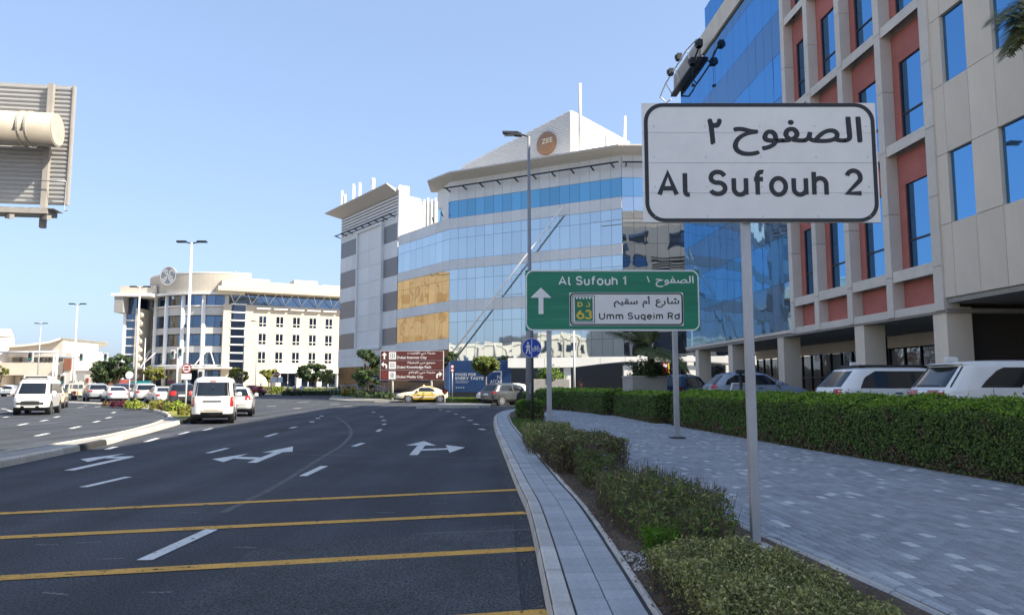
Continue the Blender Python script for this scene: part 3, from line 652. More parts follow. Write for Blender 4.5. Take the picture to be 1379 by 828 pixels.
# blue glass volume
grow = [4.0, 6.1, 8.2, 10.3, 12.4, 14.5, 16.55, 18.55, 20.55, 21.25]
ny = 16; y0g, y1g = 32.06, 47.8; dyg = (y1g - y0g) / ny
for i in range(ny):
    for k in range(len(grow) - 1):
        p = yz_panel('pane', y0g + i * dyg, y0g + (i + 1) * dyg, grow[k], grow[k + 1], g_blue_dk if k % 2 == 0 else g_blue, 0.0, 0.04, 0.007)
        p.rotation_euler = (0, random.gauss(0, .0022), random.gauss(0, .003))
MB().box(0.06, 0.54, 32.06, 47.79, 4.02, 21.22).build('glass_backing', m_blackgap, ob)
MB().box(-0.12, 0.5, 15.9, 43.0, 21.3, 22.5).build('parapet', m_cream, ob)
for i in range(28):
    yz_panel('pane', 43.05 - (i + 1) * 1.0, 43.05 - i * 1.0, 22.5, 24.3, g_blue, 0.2, 0.04)
# far end wall, seen only in the reflections opposite
ew = MB()
ew.box(0.6, 6.0, 47.7, 47.95, 4.02, 21.3).box(6.0, 40, 47.7, 47.94, 15.2, 21.3)
for x in (12, 18, 27, 36): ew.box(x, x + 1.6, 47.7, 47.98, 4.02, 15.2)
for z in (5.0, 8.4, 11.6): ew.box(6.0, 12, 47.7, 47.9, z, z + .5)
ew.build('end_wall', m_cream, ob); MB().box(6.0, 39, 47.72, 47.8, 4.1, 15.2).build('end_glazing', g_navy, ob)
for z in (5.2, 8.0, 10.8, 13.6, 16.4, 18.8):
    for x0, x1 in ((1.4, 3.2), (3.6, 5.6)): MB().box(x0, x1, 47.955, 47.985, z, z + 1.7).build('end_window', g_navy, ob)
for k in range(5): MB().box(6.2, 39, 47.95, 48.0, 15.4 + k * .5, 15.65 + k * .5).build('louvre', m_dark, ob)
for x in (8, 14, 20): MB().box(x, x + 3.5, 47.95, 47.99, 18.4, 20.2).build('end_window', g_navy, ob)
# undercroft: soffit edge, columns, shopfronts
MB().box(-0.05, 0.5, 32.05, 47.9, 3.86, 3.99).build('soffit_edge', m_frame, ob)
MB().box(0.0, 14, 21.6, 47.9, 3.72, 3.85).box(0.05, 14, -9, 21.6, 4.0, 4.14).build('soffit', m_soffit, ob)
for yc in (22.0, 26.6, 33.4, 39.9, 45.8, 15.2, 8):
    cl = MB().chbox(0.03, 0.8, yc - 0.32, yc + 0.32, 0.4, 3.9 if yc > 21 else 4.08, 0.005).box(0.0, 0.84, yc - 0.35, yc + 0.35, 0.4, 0.62).build('column', m_cream, ob)
sf = MB()
for a, b in ((22.6, 32.4), (34.5, 47.5)):
    sf.box(4.4, 4.6, a, b, 3.2, 3.75)
sf.build('shopfront_lintel', m_cream, ob)
for a, b, n in ((22.6, 26.0, 4), (27.8, 32.4, 4), (34.5, 47.5, 12)):
    st = (b - a) / n
    for i in range(n):
        for z0, z1 in ((0.45, 2.0), (2.0, 3.18)): MB().box(4.5, 4.53, a + i * st + .03, a + (i + 1) * st - .03, z0 + .03, z1 - .03).build('shop_pane', g_shop, ob)
    sfm = MB()
    for i in range(n + 1): sfm.box(4.44, 4.56, a + i * st - .03, a + i * st + .03, 0.45, 3.19)
    sfm.box(4.45, 4.55, a, b, 1.97, 2.03); sfm.build('shop_frame', m_dark, ob)
dr = MB().box(4.42, 4.55, 26.3, 27.5, 0.45, 3.1).build('door', g_shop, ob)
MB().box(4.36, 4.6, 26.2, 26.32, 0.45, 3.2).box(4.36, 4.6, 27.48, 27.6, 0.45, 3.2).box(4.36, 4.6, 26.2, 27.6, 3.1, 3.22).build('door_frame', M('bronze_frame', (0.22, 0.16, 0.09), 0.5, metal=0.3), dr)
MB().box(14, 14.3, -9, 47.7, 0.4, 4.0).box(0.85, 14, 22.1, 22.3, 0.4, 3.72).box(4.7, 14, 33.2, 33.6, 0.4, 3.72).build('undercroft_shade_wall', m_inner, ob)  # near-black walls stand in for the shaded void behind the columns
MB().box(0.55, 0.62, 26.26, 26.275, 1.4, 1.41).build('column_plate', m_white, ob)
# blue wall notice on a column
wn_ = thing('wall_notice', 'small blue and white notice fixed to the column behind the white cars', 'notice', (13.9 - .056 * 26.2 + .5, 26.25, 1.75))
MB().box(-.16, .16, -.03, -.01, 0, .42).build('board', M('notice_blue', (0.02, 0.08, 0.25), 0.4), wn_)
MB().box(-.11, .11, -.036, -.03, .1, .34).build('print', m_white, wn_)

# window cleaning cradle at roof level
cr = thing('window_cleaning_cradle', 'roof cradle of rails and black motor boxes at the blue glass corner', 'cradle', (11.44, 43.3, 21.0), math.atan(0.056))
MB().box(-0.14, 0.04, -0.2, 5.4, 0.28, 1.5).build('deck', M('cradle_panel', (0.32, 0.30, 0.27), 0.7, var=0.2, vscale=2), cr)
MB().box(-0.32, 0.05, -0.3, 5.5, 0.06, 0.27).build('edge_rail', m_dark, cr)
MB().tube([(-0.2, 0, 1.5), (-0.5, 1.2, 1.35), (-0.7, 5.4, 0.95), (-0.7, 6.9, 0.6), (-0.35, 6.6, 0.1), (-0.2, 5.9, 0.05)], 0.05, 8).tube([(-0.4, 1.2, 1.3), (-0.2, 1.2, .1)], .035, 6).tube([(-0.6, 3.4, 1.1), (-0.2, 3.4, .1)], .035, 6).tube([(-0.7, 5.4, .95), (-0.2, 5.4, .1)], .035, 6).build('guard_rail', m_whitemetal, cr)
MB().tube([(-.3, 5.4, 0.1), (-.55, 4.6, -0.25), (-.5, 0.0, -0.1), (-.5, -1.5, .45)], 0.055, 8).tube([(-.5, 2.6, -.2), (-.2, 2.6, .15)], .035, 6).tube([(-.5, -.2, -.1), (-.2, -.2, .2)], .035, 6).build('boom_rail', m_dark, cr)
for q in ((-0.62, 2.4, 1.25), (-0.72, 4.0, 0.95), (-.6, -1.7, .2), (-.6, -.3, -.25)):
    MB().chbox(q[0] - .16, q[0] + .16, q[1] - .2, q[1] + .2, q[2], q[2] + .42, .04).box(q[0] - .25, q[0] - .2, q[1] - .1, q[1] + .1, q[2] + .08, q[2] + .32).build('motor', m_dark, cr)
MB().tube([(-.6, -.3, -.2), (-.6, -.3, -1.5)], .012, 5).box(-.68, -.52, -.4, -.2, -1.6, -1.48).build('cable', m_dark, cr)

# ---------------------------------------------------------------- glass office block with the disc sign, across the junction
zb = thing('glass_office_block', 'large white and pale blue glass office block with hipped louvred roof and brown disc sign', 'building', (0, 0, 0))
class Facade:
    def __init__(s, A, B):
        s.A = Vector((*A, 0)); s.t = Vector((B[0] - A[0], B[1] - A[1], 0)); s.L = s.t.length; s.t.normalize(); s.n = Vector((s.t.y, -s.t.x, 0)); s.rz = math.atan2(s.t.y, s.t.x)
    def p(s, d, z, off=0.0): return s.A + s.t * d + s.n * off + Vector((0, 0, z))
    def box(s, mb, d0, d1, z0, z1, o0, o1, mi=0):     # box between offsets o0 < o1 in front of the facade plane
        P = [s.p(d0, z0, o1), s.p(d1, z0, o1), s.p(d1, z0, o0), s.p(d0, z0, o0), s.p(d0, z1, o1), s.p(d1, z1, o1), s.p(d1, z1, o0), s.p(d0, z1, o0)]
        return mb.add(P, [(0, 3, 2, 1), (4, 5, 6, 7), (0, 1, 5, 4), (1, 2, 6, 5), (2, 3, 7, 6), (3, 0, 4, 7)], mi)
    def panes(s, name, d0, d1, n, z0, z1, mat, parent, off=0.0, t=0.05, gap=0.012, tilt=0.0):
        w = (d1 - d0) / n
        for i in range(n):
            o = pane(name, w, z1 - z0, t, mat, parent, s.p(d0 + i * w, z0, off), s.rz, gap)
            if tilt: o.rotation_euler = (random.gauss(0, tilt), 0, s.rz + random.gauss(0, tilt))
C0 = (-24.0, 103.0); CT = (-13.8, 88.8); C1 = (-6.7, 79.0); C2 = (10.5, 69.5); C3 = (34, 69.5)
fT = Facade(C0, CT); fM = Facade(CT, C1); f2 = Facade(C1, C2); f3 = Facade(C2, C3)
core = MB(); bk = [(-24 + .3, 103.2), (-13.6, 89.2), (-6.5, 79.4), (10.6, 69.85), (34, 69.85), (34, 112), (-10, 112)]
core.slab(bk, 0.6, 18.9); core.slab([(-6.2, 80.6), (-6.3, 79.6), (10.6, 69.9), (34, 69.9), (34, 100), (4, 100)], 18.9, 23.4); core.build('core', m_blackgap, zb)
MB().slab([(-23.6, 103.3), (-13.75, 89.6), (-11.5, 92), (-21, 107)], 18.9, 24.9).build('tower_core', m_white2, zb)
# F2: bands from the top down
B2 = [(21.3, 23.5, 'w', 1), (19.45, 21.3, 'd', 1), (18.28, 19.45, 'w', 1), (17.2, 18.28, 'g', 1), (14.9, 17.2, 'g', 1), (13.85, 14.9, 'w', 1), (12.75, 13.85, 'g', 1), (10.5, 12.75, 'g', 1), (9.3, 10.5, 'w', 1), (8.2, 9.3, 'g', 1), (5.9, 8.2, 'g', 1), (3.6, 5.9, 'g', 1)]
for z0, z1, k, _ in B2:
    mat = {'w': m_white, 'd': g_zee_d, 'g': g_zee}[k]
    f2.panes('wall_panel' if k == 'w' else 'pane', 0, f2.L, 18, z0, z1, mat, zb, 0.02 if k != 'w' else 0.06, 0.06, 0.012, 0 if k == 'w' else 0.0016)
MB_ = MB(); f2.box(MB_, 0, f2.L, 0.6, 3.6, -0.2, 0.03); MB_.build('base_wall', m_dark, zb)
# F3
B3 = [(21.3, 23.5, 'w'), (19.45, 21.3, 'b'), (17.3, 19.45, 'g'), (14.9, 17.3, 'g'), (13.1, 14.9, 'g'), (10.7, 13.1, 'g'), (8.9, 10.7, 'g'), (6.5, 8.9, 'g'), (4.3, 6.5, 'g')]
g_f3 = GLASS('front_facade_glass', (0.62, 0.68, 0.74), (0.02, 0.025, 0.03), 0.80, wave=0.8, wscale=0.45, objrand=0.04)
g_f3b = GLASS('front_upper_glass', (0.36, 0.58, 0.74), (0.02, 0.05, 0.08), 0.75, wave=0.06, wscale=0.5, objrand=0.06)
for z0, z1, k in B3:
    f3.panes('wall_panel' if k == 'w' else 'pane', 0, 13.2, 12, z0, z1, {'w': m_white, 'b': g_f3b, 'g': g_f3}[k], zb, 0.06 if k == 'w' else 0.02, 0.06, 0.012, 0 if k == 'w' else 0.002)
mb = MB(); f3.box(mb, 13.2, f3.L, 4.3, 23.5, 0.0, 0.06); mb.build('far_glazing', g_f3, zb)
mb = MB(); f3.box(mb, 0.0, f3.L, 0.6, 4.3, -0.3, -0.1); mb.build('shop_window', g_shop, zb)
for x in (1.2, 5.8, 9.4, 14.2): 
    mb = MB(); f3.box(mb, x, x + 0.62, 0.6, 4.3, -0.05, 0.25); mb.build('pier', m_white, zb)
# M and T
BM = [(18.28, 19.5, 'w'), (17.2, 18.28, 'g'), (14.9, 17.2, 'g'), (13.85, 14.9, 'w'), (12.75, 13.85, 'g'), (10.5, 12.75, 'g'), (9.4, 10.5, 'w'), (6.5, 9.4, 'g')]
for z0, z1, k in BM: fM.panes('wall_panel' if k == 'w' else 'pane', 0.1, fM.L, 8, z0, z1, m_white if k == 'w' else g_zee, zb, 0.06 if k == 'w' else 0.02, 0.06, 0.012, 0 if k == 'w' else 0.0012)
LT = fT.L
for z0, z1 in ((5.3, 6.35), (3.9, 5.3)):
    fT.panes('wall_panel', 0, LT, 8, z0, z1, m_white, zb, 0.08, 0.1); 
    if z0 > 5: fM.panes('wall_panel', 0, fM.L, 6, z0, 6.5, m_white, zb, 0.08, 0.1)
mb = MB(); fM.box(mb, 0, fM.L, 0.6, 5.3, -0.2, 0.02); fT.box(mb, 0, LT, 0.6, 3.9, -0.2, 0.02); mb.build('base_glazing', GLASS('base_glass', (.3, .32, .36), (.03, .03, .035), .05, wave=.4, wscale=1.0), zb)
bay0, bay1 = LT * 0.345, LT * 0.78
for z0, z1, k in [(21.2, 22.2, 'w'), (19.05, 21.2, 'd'), (17, 19.05, 'w'), (14.75, 17, 'd'), (12.8, 14.75, 'w'), (10.55, 12.8, 'd'), (8.4, 10.55, 'w'), (6.35, 8.4, 'd')]:
    if k == 'w':
        fT.panes('wall_panel', 0, bay0 - .02, 3, z0, z1, m_white, zb, 0.06, 0.1); fT.panes('wall_panel', bay1 + .02, LT, 2, z0, z1, m_white, zb, 0.06, 0.1)
    else:
        fT.panes('spandrel_panel', 0, bay0 - .02, 1, z0, z1, m_greyp, zb, 0.04, 0.1); fT.panes('spandrel_panel', bay1 + .02, LT, 1, z0, z1, m_greyp, zb, 0.04, 0.1)
nz = [6.3, 8.4, 10.5, 12.6, 14.7, 16.8, 18.9, 21.6]
for k in range(len(nz) - 1): fT.panes('wall_panel', bay0 + .3, bay1 - .3, 2, nz[k], nz[k + 1], m_white, zb, 0.2, 0.2)
mb = MB(); fT.box(mb, bay0, bay0 + .3, 6.2, 22.0, 0, 0.42); fT.box(mb, bay1 - .3, bay1, 6.2, 22.0, 0, 0.42); fT.box(mb, bay0 + .3, bay1 - .3, 21.6, 22.0, 0, 0.42); fT.box(mb, bay0 + .3, bay1 - .3, 6.0, 6.3, 0, .35); mb.build('bay_frame', m_white, zb)
# louvred top of the tower, cornice, side return and rooftop
lv = MB(); fT.box(lv, 0, LT, 22.2, 24.7, -0.3, -0.05); lv.build('louvre_backing', m_blackgap, zb)
for k in range(6):
    mb = MB(); fT.box(mb, 0, LT, 22.3 + k * 0.41, 22.3 + k * 0.41 + 0.27, -0.05, 0.08); mb.build('slat', m_white2, zb)
def eave(name, pts, inner, z_in, z_out, th, mat):
    """Thin sloping eave between the wall line and an outer edge."""
    mb = MB(); n = len(pts)
    v = [(*q, z_in) for q in inner] + [(*q, z_out) for q in pts] + [(*q, z_in + th + .25) for q in inner] + [(*q, z_out + th) for q in pts]
    f = []
    for i in range(n - 1): f += [(i, i + 1, n + i + 1, n + i), (2 * n + i, 3 * n + i, 3 * n + i + 1, 2 * n + i + 1), (n + i, n + i + 1, 3 * n + i + 1, 3 * n + i)]
    f += [(0, n, 3 * n, 2 * n), (n - 1, 3 * n - 1, 4 * n - 1, 2 * n - 1)] if False else [(0, n, 3 * n, 2 * n), (n - 1, 3 * n - 1 - 0, 4 * n - 1, 2 * n - 1)]
    mb.add(v, f); return mb.build(name, mat, zb)
m_eave = M('eave_white', (0.62, 0.58, 0.52), 0.7, var=0.06)
q = lambda f, d, o: tuple(f.p(d, 0, o).xy)
eave('cornice', [q(fT, -1.7, 1.9), q(fT, LT + .4, 1.9)], [q(fT, -.0, 0), q(fT, LT, 0)], 24.72, 25.6, 0.12, m_eave)
eave('cornice', [q(fT, -1.7, -7), q(fT, -1.7, 1.9)], [q(fT, 0, -7), q(fT, 0, 0)], 24.72, 25.6, 0.12, m_eave)
mb = MB(); mb.slab([q(fT, -.2, .3), q(fT, LT + .4, .3), q(fT, LT + .4, -1.1), q(fT, -.2, -7)], 25.1, 25.5); mb.build('roof', m_white, zb)
mb = MB(); mb.slab([q(fT, LT - .05, .15), q(fT, LT + .35, .15), q(fT, LT + .35, -1.2), q(fT, LT - .05, -1.2)], 19.2, 25.75); mb.build('side_wall', m_white, zb)
wx = lambda u, Y: (W(u, 300, Y).x, Y)
mb = MB(); mb.slab([wx(540.5, 89.5), wx(569, 92.5), wx(569, 101), wx(541, 101)], 19.0, W(555, 273, 91).z); mb.build('roof_wall', m_white, zb)
mb = MB(); mb.slab([wx(567, 94), wx(596, 94), wx(596, 102), wx(567, 102)], 19.0, W(578, 271, 94).z)
for k in range(4): mb.slab([wx(570 + k * 5, 93.7), wx(573 + k * 5, 93.7), wx(573 + k * 5, 95), wx(570 + k * 5, 95)], 19.0, W(578, 269 - 2 * (k % 2), 94).z)
mb.build('plant_room', m_white, zb)
# sunshade rails
def sunshade(f, d0, d1, z, off, step, ends=True):
    mb = MB(); mb.bar(f.p(d0, z, off), f.p(d1, z, off), 0.08, 0.08); mb.bar(f.p(d0, z, off + .25), f.p(d1, z, off + .25), 0.06, 0.05); mb.build('sunshade_rail', m_dark, zb)
    br = MB(); d = d0 + .4
    while d < d1:
        br.bar(f.p(d, z - .25, .05), f.p(d, z - .02, off + .25), 0.10, 0.12); d += step
    br.build('sunshade_bracket', m_dark, zb)
sunshade(fT, -.6, LT - .5, 22.3, .65, 2.1); sunshade(f2, -.4, f2.L, 22.65, .7, 2.1); sunshade(f3, 0, 14, 22.65, .5, 2.2)
mb = MB(); mb.bar(f2.p(f2.L - 2.5, 17.0, 1.0), f2.p(f2.L + .3, 17.0, 1.0), .07, .07); mb.bar(f3.p(0, 17.0, .6), f3.p(9.6, 17.0, .6), .07, .07); mb.bar(f2.p(6.5, 10.6, 1), f2.p(9.5, 10.6, 1), .06, .06); mb.bar(f2.p(12, 12.2, 1), f2.p(14, 12.2, 1), .06, .06); mb.build('tie_rod', m_steel, zb)
# diagonal strut across the glass
MB().tube([W(602, 484, 78.2), W(759, 278, 71.7)], 0.10, 8).build('diagonal_strut', M('strut_white', (.86, .86, .84), .4), zb)
mb = MB(); mb.bar(fM.p(fM.L - 3.2, 19.6, .2), fM.p(fM.L - 1.9, 19.75, 1.1), .12, .08); mb.build('parapet_bracket', m_dark, zb); mb = MB(); mb.bar(fM.p(fM.L - 1.2, 19.9, .2), fM.p(fM.L - .1, 20.0, 1.1), .12, .08); mb.build('parapet_bracket', m_dark, zb)
# left chamfer of the top storey
fC = Facade((-8.4, 82.9), C1)
fC.panes('wall_panel', 0, fC.L, 2, 21.3, 23.5, m_white, zb, 0.06, 0.06); fC.panes('pane', 0, fC.L, 3, 19.45, 21.3, g_blue, zb, 0.02, 0.06)
mb = MB(); mb.slab([(-8.4, 82.9), (-6.9, 79.3), (-6.0, 80), (-5, 86)], 18.9, 23.45); mb.build('chamfer_core', m_white, zb)
# main roof eave
OUT = [q(fC, -2.2, .2), q(fC, 2.2, 2.0), q(f2, 1.2, 2.0), q(f2, f2.L + .4, 1.9), q(f3, 14, 1.9), q(f3, 23, 1.9)]
INN = [q(fC, -.1, -.3), q(fC, 2.6, -.1), q(f2, .3, -.1), q(f2, f2.L, -.1), q(f3, 14, -.1), q(f3, 23, -.1)]
eave('eave', OUT, INN, 23.45, 23.85, 0.14, m_eave)
mb = MB(); mb.slab(INN + [(34, 98), (0, 98)], 23.5, 23.8); mb.build('roof', m_white, zb)
# hipped louvred crown
A_ = Vector((-5.75, 83.0, 23.7)); B_ = Vector((6.0, 73.2, 23.7)); C_ = Vector((12.9, 79.5, 23.7)); AP = Vector((6.0, 73.4, 29.3)); BKc = Vector((4, 90, 23.7))
ZA = 26.3
def slope_wall(nm, a, b, za, zb_, n, vert, mat, bm):
    d = b - a; L = d.length; t = d.normalized(); nn = Vector((t.y, -t.x, 0)); z0 = a.z; top = lambda s: za + (zb_ - za) * s / L
    MB().prism([a, b, Vector((b.x, b.y, zb_)), Vector((a.x, a.y, za))], (0, 0, 0), -nn * .3).build('crown_backing', bm, zb)
    H = max(za, zb_) - z0
    for k in range(n):
        if vert:
            s0 = L * (k + .12) / n; s1 = L * (k + .82) / n; P = [a + t * s0, a + t * s1, a + t * s1 + Vector((0, 0, top(s1) - z0)), a + t * s0 + Vector((0, 0, top(s0) - z0))]
        else:
            h0 = z0 + H * k / n; h1 = z0 + H * (k + .7) / n; f = lambda h: 0.0 if h <= za else L * (h - za) / (zb_ - za)
            P = [a + t * f(h0) + Vector((0, 0, h0 - z0)), b + Vector((0, 0, h0 - z0)), b + Vector((0, 0, h1 - z0)), a + t * min(f(h1), L * .998) + Vector((0, 0, h1 - z0))]
        MB().prism([p_ + nn * .02 for p_ in P], (0, 0, 0), nn * .1).build(nm, mat, zb)
m_crownback = M('crown_back', (.36, .35, .33), .7)
slope_wall('slat', A_, B_, ZA, AP.z, 30, False, m_white2, m_crownback); slope_wall('crown_panel', B_, C_, AP.z, 28.0, 9, True, m_white2, m_white2)

for a, b in ((A_ + Vector((0, 0, ZA - A_.z)), AP), (AP, C_ + Vector((0, 0, 28.0 - C_.z)))): MB().bar(a, b, .22, .22).build('ridge', m_white, zb)
MB().tube([W(781, 200, 72.6), W(781, 113, 72.6)], [.2, .16], 10).build('mast', m_whitemetal, zb)
MB().tube([W(841.5, 208, 76), W(841.5, 157, 76)], [.17, .14], 10).build('mast', m_whitemetal, zb)
# brown disc sign on the crown
fs_ = Facade(A_.xy, B_.xy); ds = thing('disc_sign', 'round brown disc sign reading ZEE on the louvred roof crown', 'sign')
dc = fs_.p(fs_.L * .805, 0, .28); ds.location = (dc.x, dc.y, 26.45); ds.rotation_euler = (0, 0, fs_.rz)
mb = MB(); nr = 7; ns = 28; v = []; f = []
for i in range(nr + 1):
    a = PI / 2 * i / nr
    for j in range(ns): v.append((1.22 * math.sin(a) * math.cos(2 * PI * j / ns), -.32 * math.cos(a), 1.22 * math.sin(a) * math.sin(2 * PI * j / ns)))
for i in range(nr):
    for j in range(ns): f.append((i * ns + j, i * ns + (j + 1) % ns, (i + 1) * ns + (j + 1) % ns, (i + 1) * ns + j))
mb.add(v, f, 0, True); mb.disc((0, .1, 0), (0, 1, 0), 1.24, .24, 28); mb.build('disc', M('sign_brown', (0.30, 0.17, 0.09), 0.35, var=0.1, vscale=0.8), ds)
text_mesh('lettering', 'ZEE', .48, M('sign_cream', (0.8, 0.72, 0.56), 0.5), ds, (-.28, -.345, -.1), width=1.35, bold=.02)
# rooftop antennas, each its own thing
for u, v0, v1, Y, kind, lb in ((462, 278, 257, 104, 0, 'white panel antenna at the far left end of the tower roof'), (477.5, 268, 248, 101, 1, 'pair of tall white antenna panels, left one, on the tower roof'), (486, 264, 246, 99, 1, 'tallest white antenna panel in the middle of the tower roof'), (502, 258, 241, 95, 2, 'white drum antenna on a pole near the right end of the tower roof')):
    a = W(u, v0 + 6, Y); b = W(u, v1, Y); an = thing('antenna', lb, 'antenna', (a.x, a.y, 25.5), 0, 'antennas on the tower roof'); hh = b.z - 25.5
    MB().tube([(0, 0, -.3), (0, 0, hh * .95)], .06, 6).build('pole', m_steel, an)
    if kind == 2: MB().tube([(0, 0, hh * .45), (0, 0, hh * .5), (0, 0, hh), (0, 0, hh + .1)], [.1, .28, .28, .12], 10).build('radome', m_whitemetal, an)
    else:
        MB().chbox(-.28, -.02, -.2, 0, hh * .1, hh, .03).build('panel', m_whitemetal, an)
        if kind == 0: MB().chbox(.18, .42, -.2, 0, 0, hh * .85, .03).build('panel', m_whitemetal, an)
        MB().box(-.1, .3, -.05, .02, hh * .3, hh * .36).build('bracket', m_steel, an)

# white fascia canopy along the foot of the block
cn = thing('entrance_canopy', 'long white fascia canopy over the shopfronts, above the palm planter', 'canopy')
def fascia(u0, u1, Y, vt0, vt1, vb0, vb1, depth=2.2):
    a = W(u0, vt0, Y); b = W(u1, vt1, Y); c = W(u1, vb1, Y); d = W(u0, vb0, Y)
    return MB().prism([d, c, b, a], (0, 0, 0), (0, depth, 0)).build('fascia_panel', m_white, cn)
fascia(684, 709, 66, 482, 482, 495, 495); fascia(709.4, 733, 66, 482, 481.5, 495, 495); fascia(733.4, 774, 66, 481.5, 480.8, 495, 494)
fascia(774.4, 808, 66, 480.8, 480.3, 494, 489.8); fascia(808.4, 842, 66, 480.3, 480, 489.8, 486.4); fascia(842.4, 884, 66, 480, 480, 486.4, 486.4); fascia(884.4, 942, 66, 480, 480, 486.4, 486.4)
fascia(942.4, 981, 66, 479.5, 479, 486, 489); fascia(981.4, 1054, 66, 479, 479, 490.5, 491.5); fascia(1054.4, 1120, 66, 479, 479, 491.5, 491.5)
for u, w_ in ((764, 9), (931, 12), (846, 12), (1010, 10)):
    a = W(u - w_ / 2, 495, 66.4); b = W(u + w_ / 2, 495, 66.4); MB().box(a.x, b.x, 66.3, 67, 0.5, 3.3).build('pier', m_white, cn)
lw = W(774, 520, 66)
MB().box(lw.x, lw.x + 9.5, 66.1, 66.5, 0.5, 1.2).build('low_wall', m_white, cn)
fp_ = thing('flagpole', 'thin white pole rising in front of the white canopy, left of the palm', 'pole'); b = W(773.5, 520, 63); fp_.location = (b.x, b.y, .5)
MB().tube([(0, 0, 0), (0, 0, 6.2)], [.1, .07], 8).disc((0, 0, 6.2), (0, 0, 1), .09, .04, 10).build('shaft', m_whitemetal, fp_)
MB().disc((0, 0, .03), (0, 0, 1), .22, .06, 12).build('base_plate', m_steel, fp_)

# ---------------------------------------------------------------- hoarding with lettering
hb = thing('hoarding', 'dark blue site hoarding lettered FOOD FOR EVERY TASTE behind the taxi', 'hoarding')
m_navy = M('hoarding_navy', (0.018, 0.06, 0.17), 0.5, var=0.12, vscale=0.7, objrand=0.08)
m_navy2 = M('hoarding_navy_lit', (0.045, 0.16, 0.36), 0.45, var=0.12, vscale=0.7, objrand=0.08)  # same navy lightened: sky reflection on the return boards put into the colour
a = W(606, 526, 67.5); b = W(688, 526, 66.2); fh = Facade(a.xy, b.xy); hb.location = (a.x, a.y, 0.6); hb.rotation_euler = (0, 0, fh.rz); LH = fh.L
hz = W(606, 485.5, 67.5).z - .6
for k in range(7): MB().box(k * LH / 7 + .008, (k + 1) * LH / 7 - .008, 0, .06, .35, hz).build('board', m_navy, hb)
MB().box(0, LH, .0, .1, -.4, .35).build('plinth', m_dark, hb)
for k in range(3):
    bo = MB().box(k * .95 + .01, (k + 1) * .95 - .01, 0, .06, .2, hz - .15 - k * 0.28).build('board', m_navy2, hb); bo.rotation_euler = (0, 0, R(118) - fh.rz * 0)
mw = M('print_white', (0.78, 0.78, 0.76), 0.6)
sc_ = LH / 82.0     # metres per photo pixel along the board
zz = lambda v: (526 - v) * .0672
text_mesh('lettering', 'FOOD FOR', 3.6 * .067, mw, hb, (7.5 * sc_, -.012, zz(499.5)), width=28 * sc_, bold=.035)
text_mesh('lettering', 'EVERY TASTE', 3.6 * .067, mw, hb, (7.5 * sc_, -.012, zz(504.6)), width=38 * sc_, bold=.035)
mb = MB()
for k, (u0, u1, v) in enumerate(((7.5, 26, 507.2), (7.5, 24, 508.8))): mb.add([(u0 * sc_, -.01, zz(v)), (u1 * sc_, -.01, zz(v)), (u1 * sc_, -.01, zz(v - .7)), (u0 * sc_, -.01, zz(v - .7))], [(0, 1, 2, 3)])
for k in range(4):
    cx = (9 + k * 3.2) * sc_; cz = zz(515); pts = [(cx + .07 * math.cos(t * PI / 5), -.01, cz + .07 * math.sin(t * PI / 5)) for t in range(10)]; mb.add(pts, [tuple(range(10))])
mb.build('small_print', M('print_grey', (0.4, 0.45, 0.52), 0.6), hb)
mb = MB(); x0, x1 = 48.5 * sc_, 70 * sc_; ring_poly(mb, [(x0, zz(512)), (x1, zz(512)), (x1, zz(493)), (x0, zz(493))], [(x0 + .1, zz(512) + .1), (x1 - .1, zz(512) + .1), (x1 - .1, zz(493) - .1), (x0 + .1, zz(493) - .1)], -.012); mb.build('emblem_frame', mw, hb)
text_mesh('lettering', 'N', 4.6 * .067, mw, hb, (64 * sc_, -.013, zz(503.5)), width=4.2 * sc_, bold=.03)
text_mesh('lettering', 'ATCH', 4.6 * .067, mw, hb, (54.5 * sc_, -.013, zz(509.5)), width=13.5 * sc_, bold=.03)

# ---------------------------------------------------------------- beige corporate building far across the junction
gb = thing('corporate_building', 'beige office building with curved glazed front and a round monogram sign on its drum', 'building')
m_beige = M('beige_render', (0.51, 0.465, 0.385), 0.85, var=0.06, vscale=0.4)
m_gwhite = M('light_spandrel', (0.50, 0.50, 0.48), 0.7, var=0.06, vscale=0.5, objrand=0.1)
cx, cy, RR = -62.6, 167.2, 17.2
def drum(mb, r0, r1, z0, z1, t0, t1, n, mi=0):
    for i in range(n):
        a = R(t0 + (t1 - t0) * i / n); b = R(t0 + (t1 - t0) * (i + 1) / n); P = []
        for z in (z0, z1): P += [(cx + r1 * math.sin(a), cy - r1 * math.cos(a), z), (cx + r1 * math.sin(b), cy - r1 * math.cos(b), z), (cx + r0 * math.sin(b), cy - r0 * math.cos(b), z), (cx + r0 * math.sin(a), cy - r0 * math.cos(a), z)]
        mb.add(P, [(0, 3, 2, 1), (4, 5, 6, 7), (0, 1, 5, 4), (1, 2, 6, 5), (2, 3, 7, 6), (3, 0, 4, 7)], mi)
    return mb
drum(MB(), 16.0, 16.7, 0, 19.8, -82, 22, 30).build('drum_core', m_inner, gb)
drum(MB(), 15.5, 17.6, 20.2, 24.1, -88, 30, 40).build('drum_parapet', m_beige, gb)
drum(MB(), 16.0, 18.1, 19.75, 20.2, -86, 26, 40).build('cornice', m_whitemetal, gb)
drum(MB(), 16.0, 17.65, 24.1, 24.35, -88, 30, 40).build('coping', m_white, gb)
ang = [-75, -60, -45, -30, -15, 0, 15]
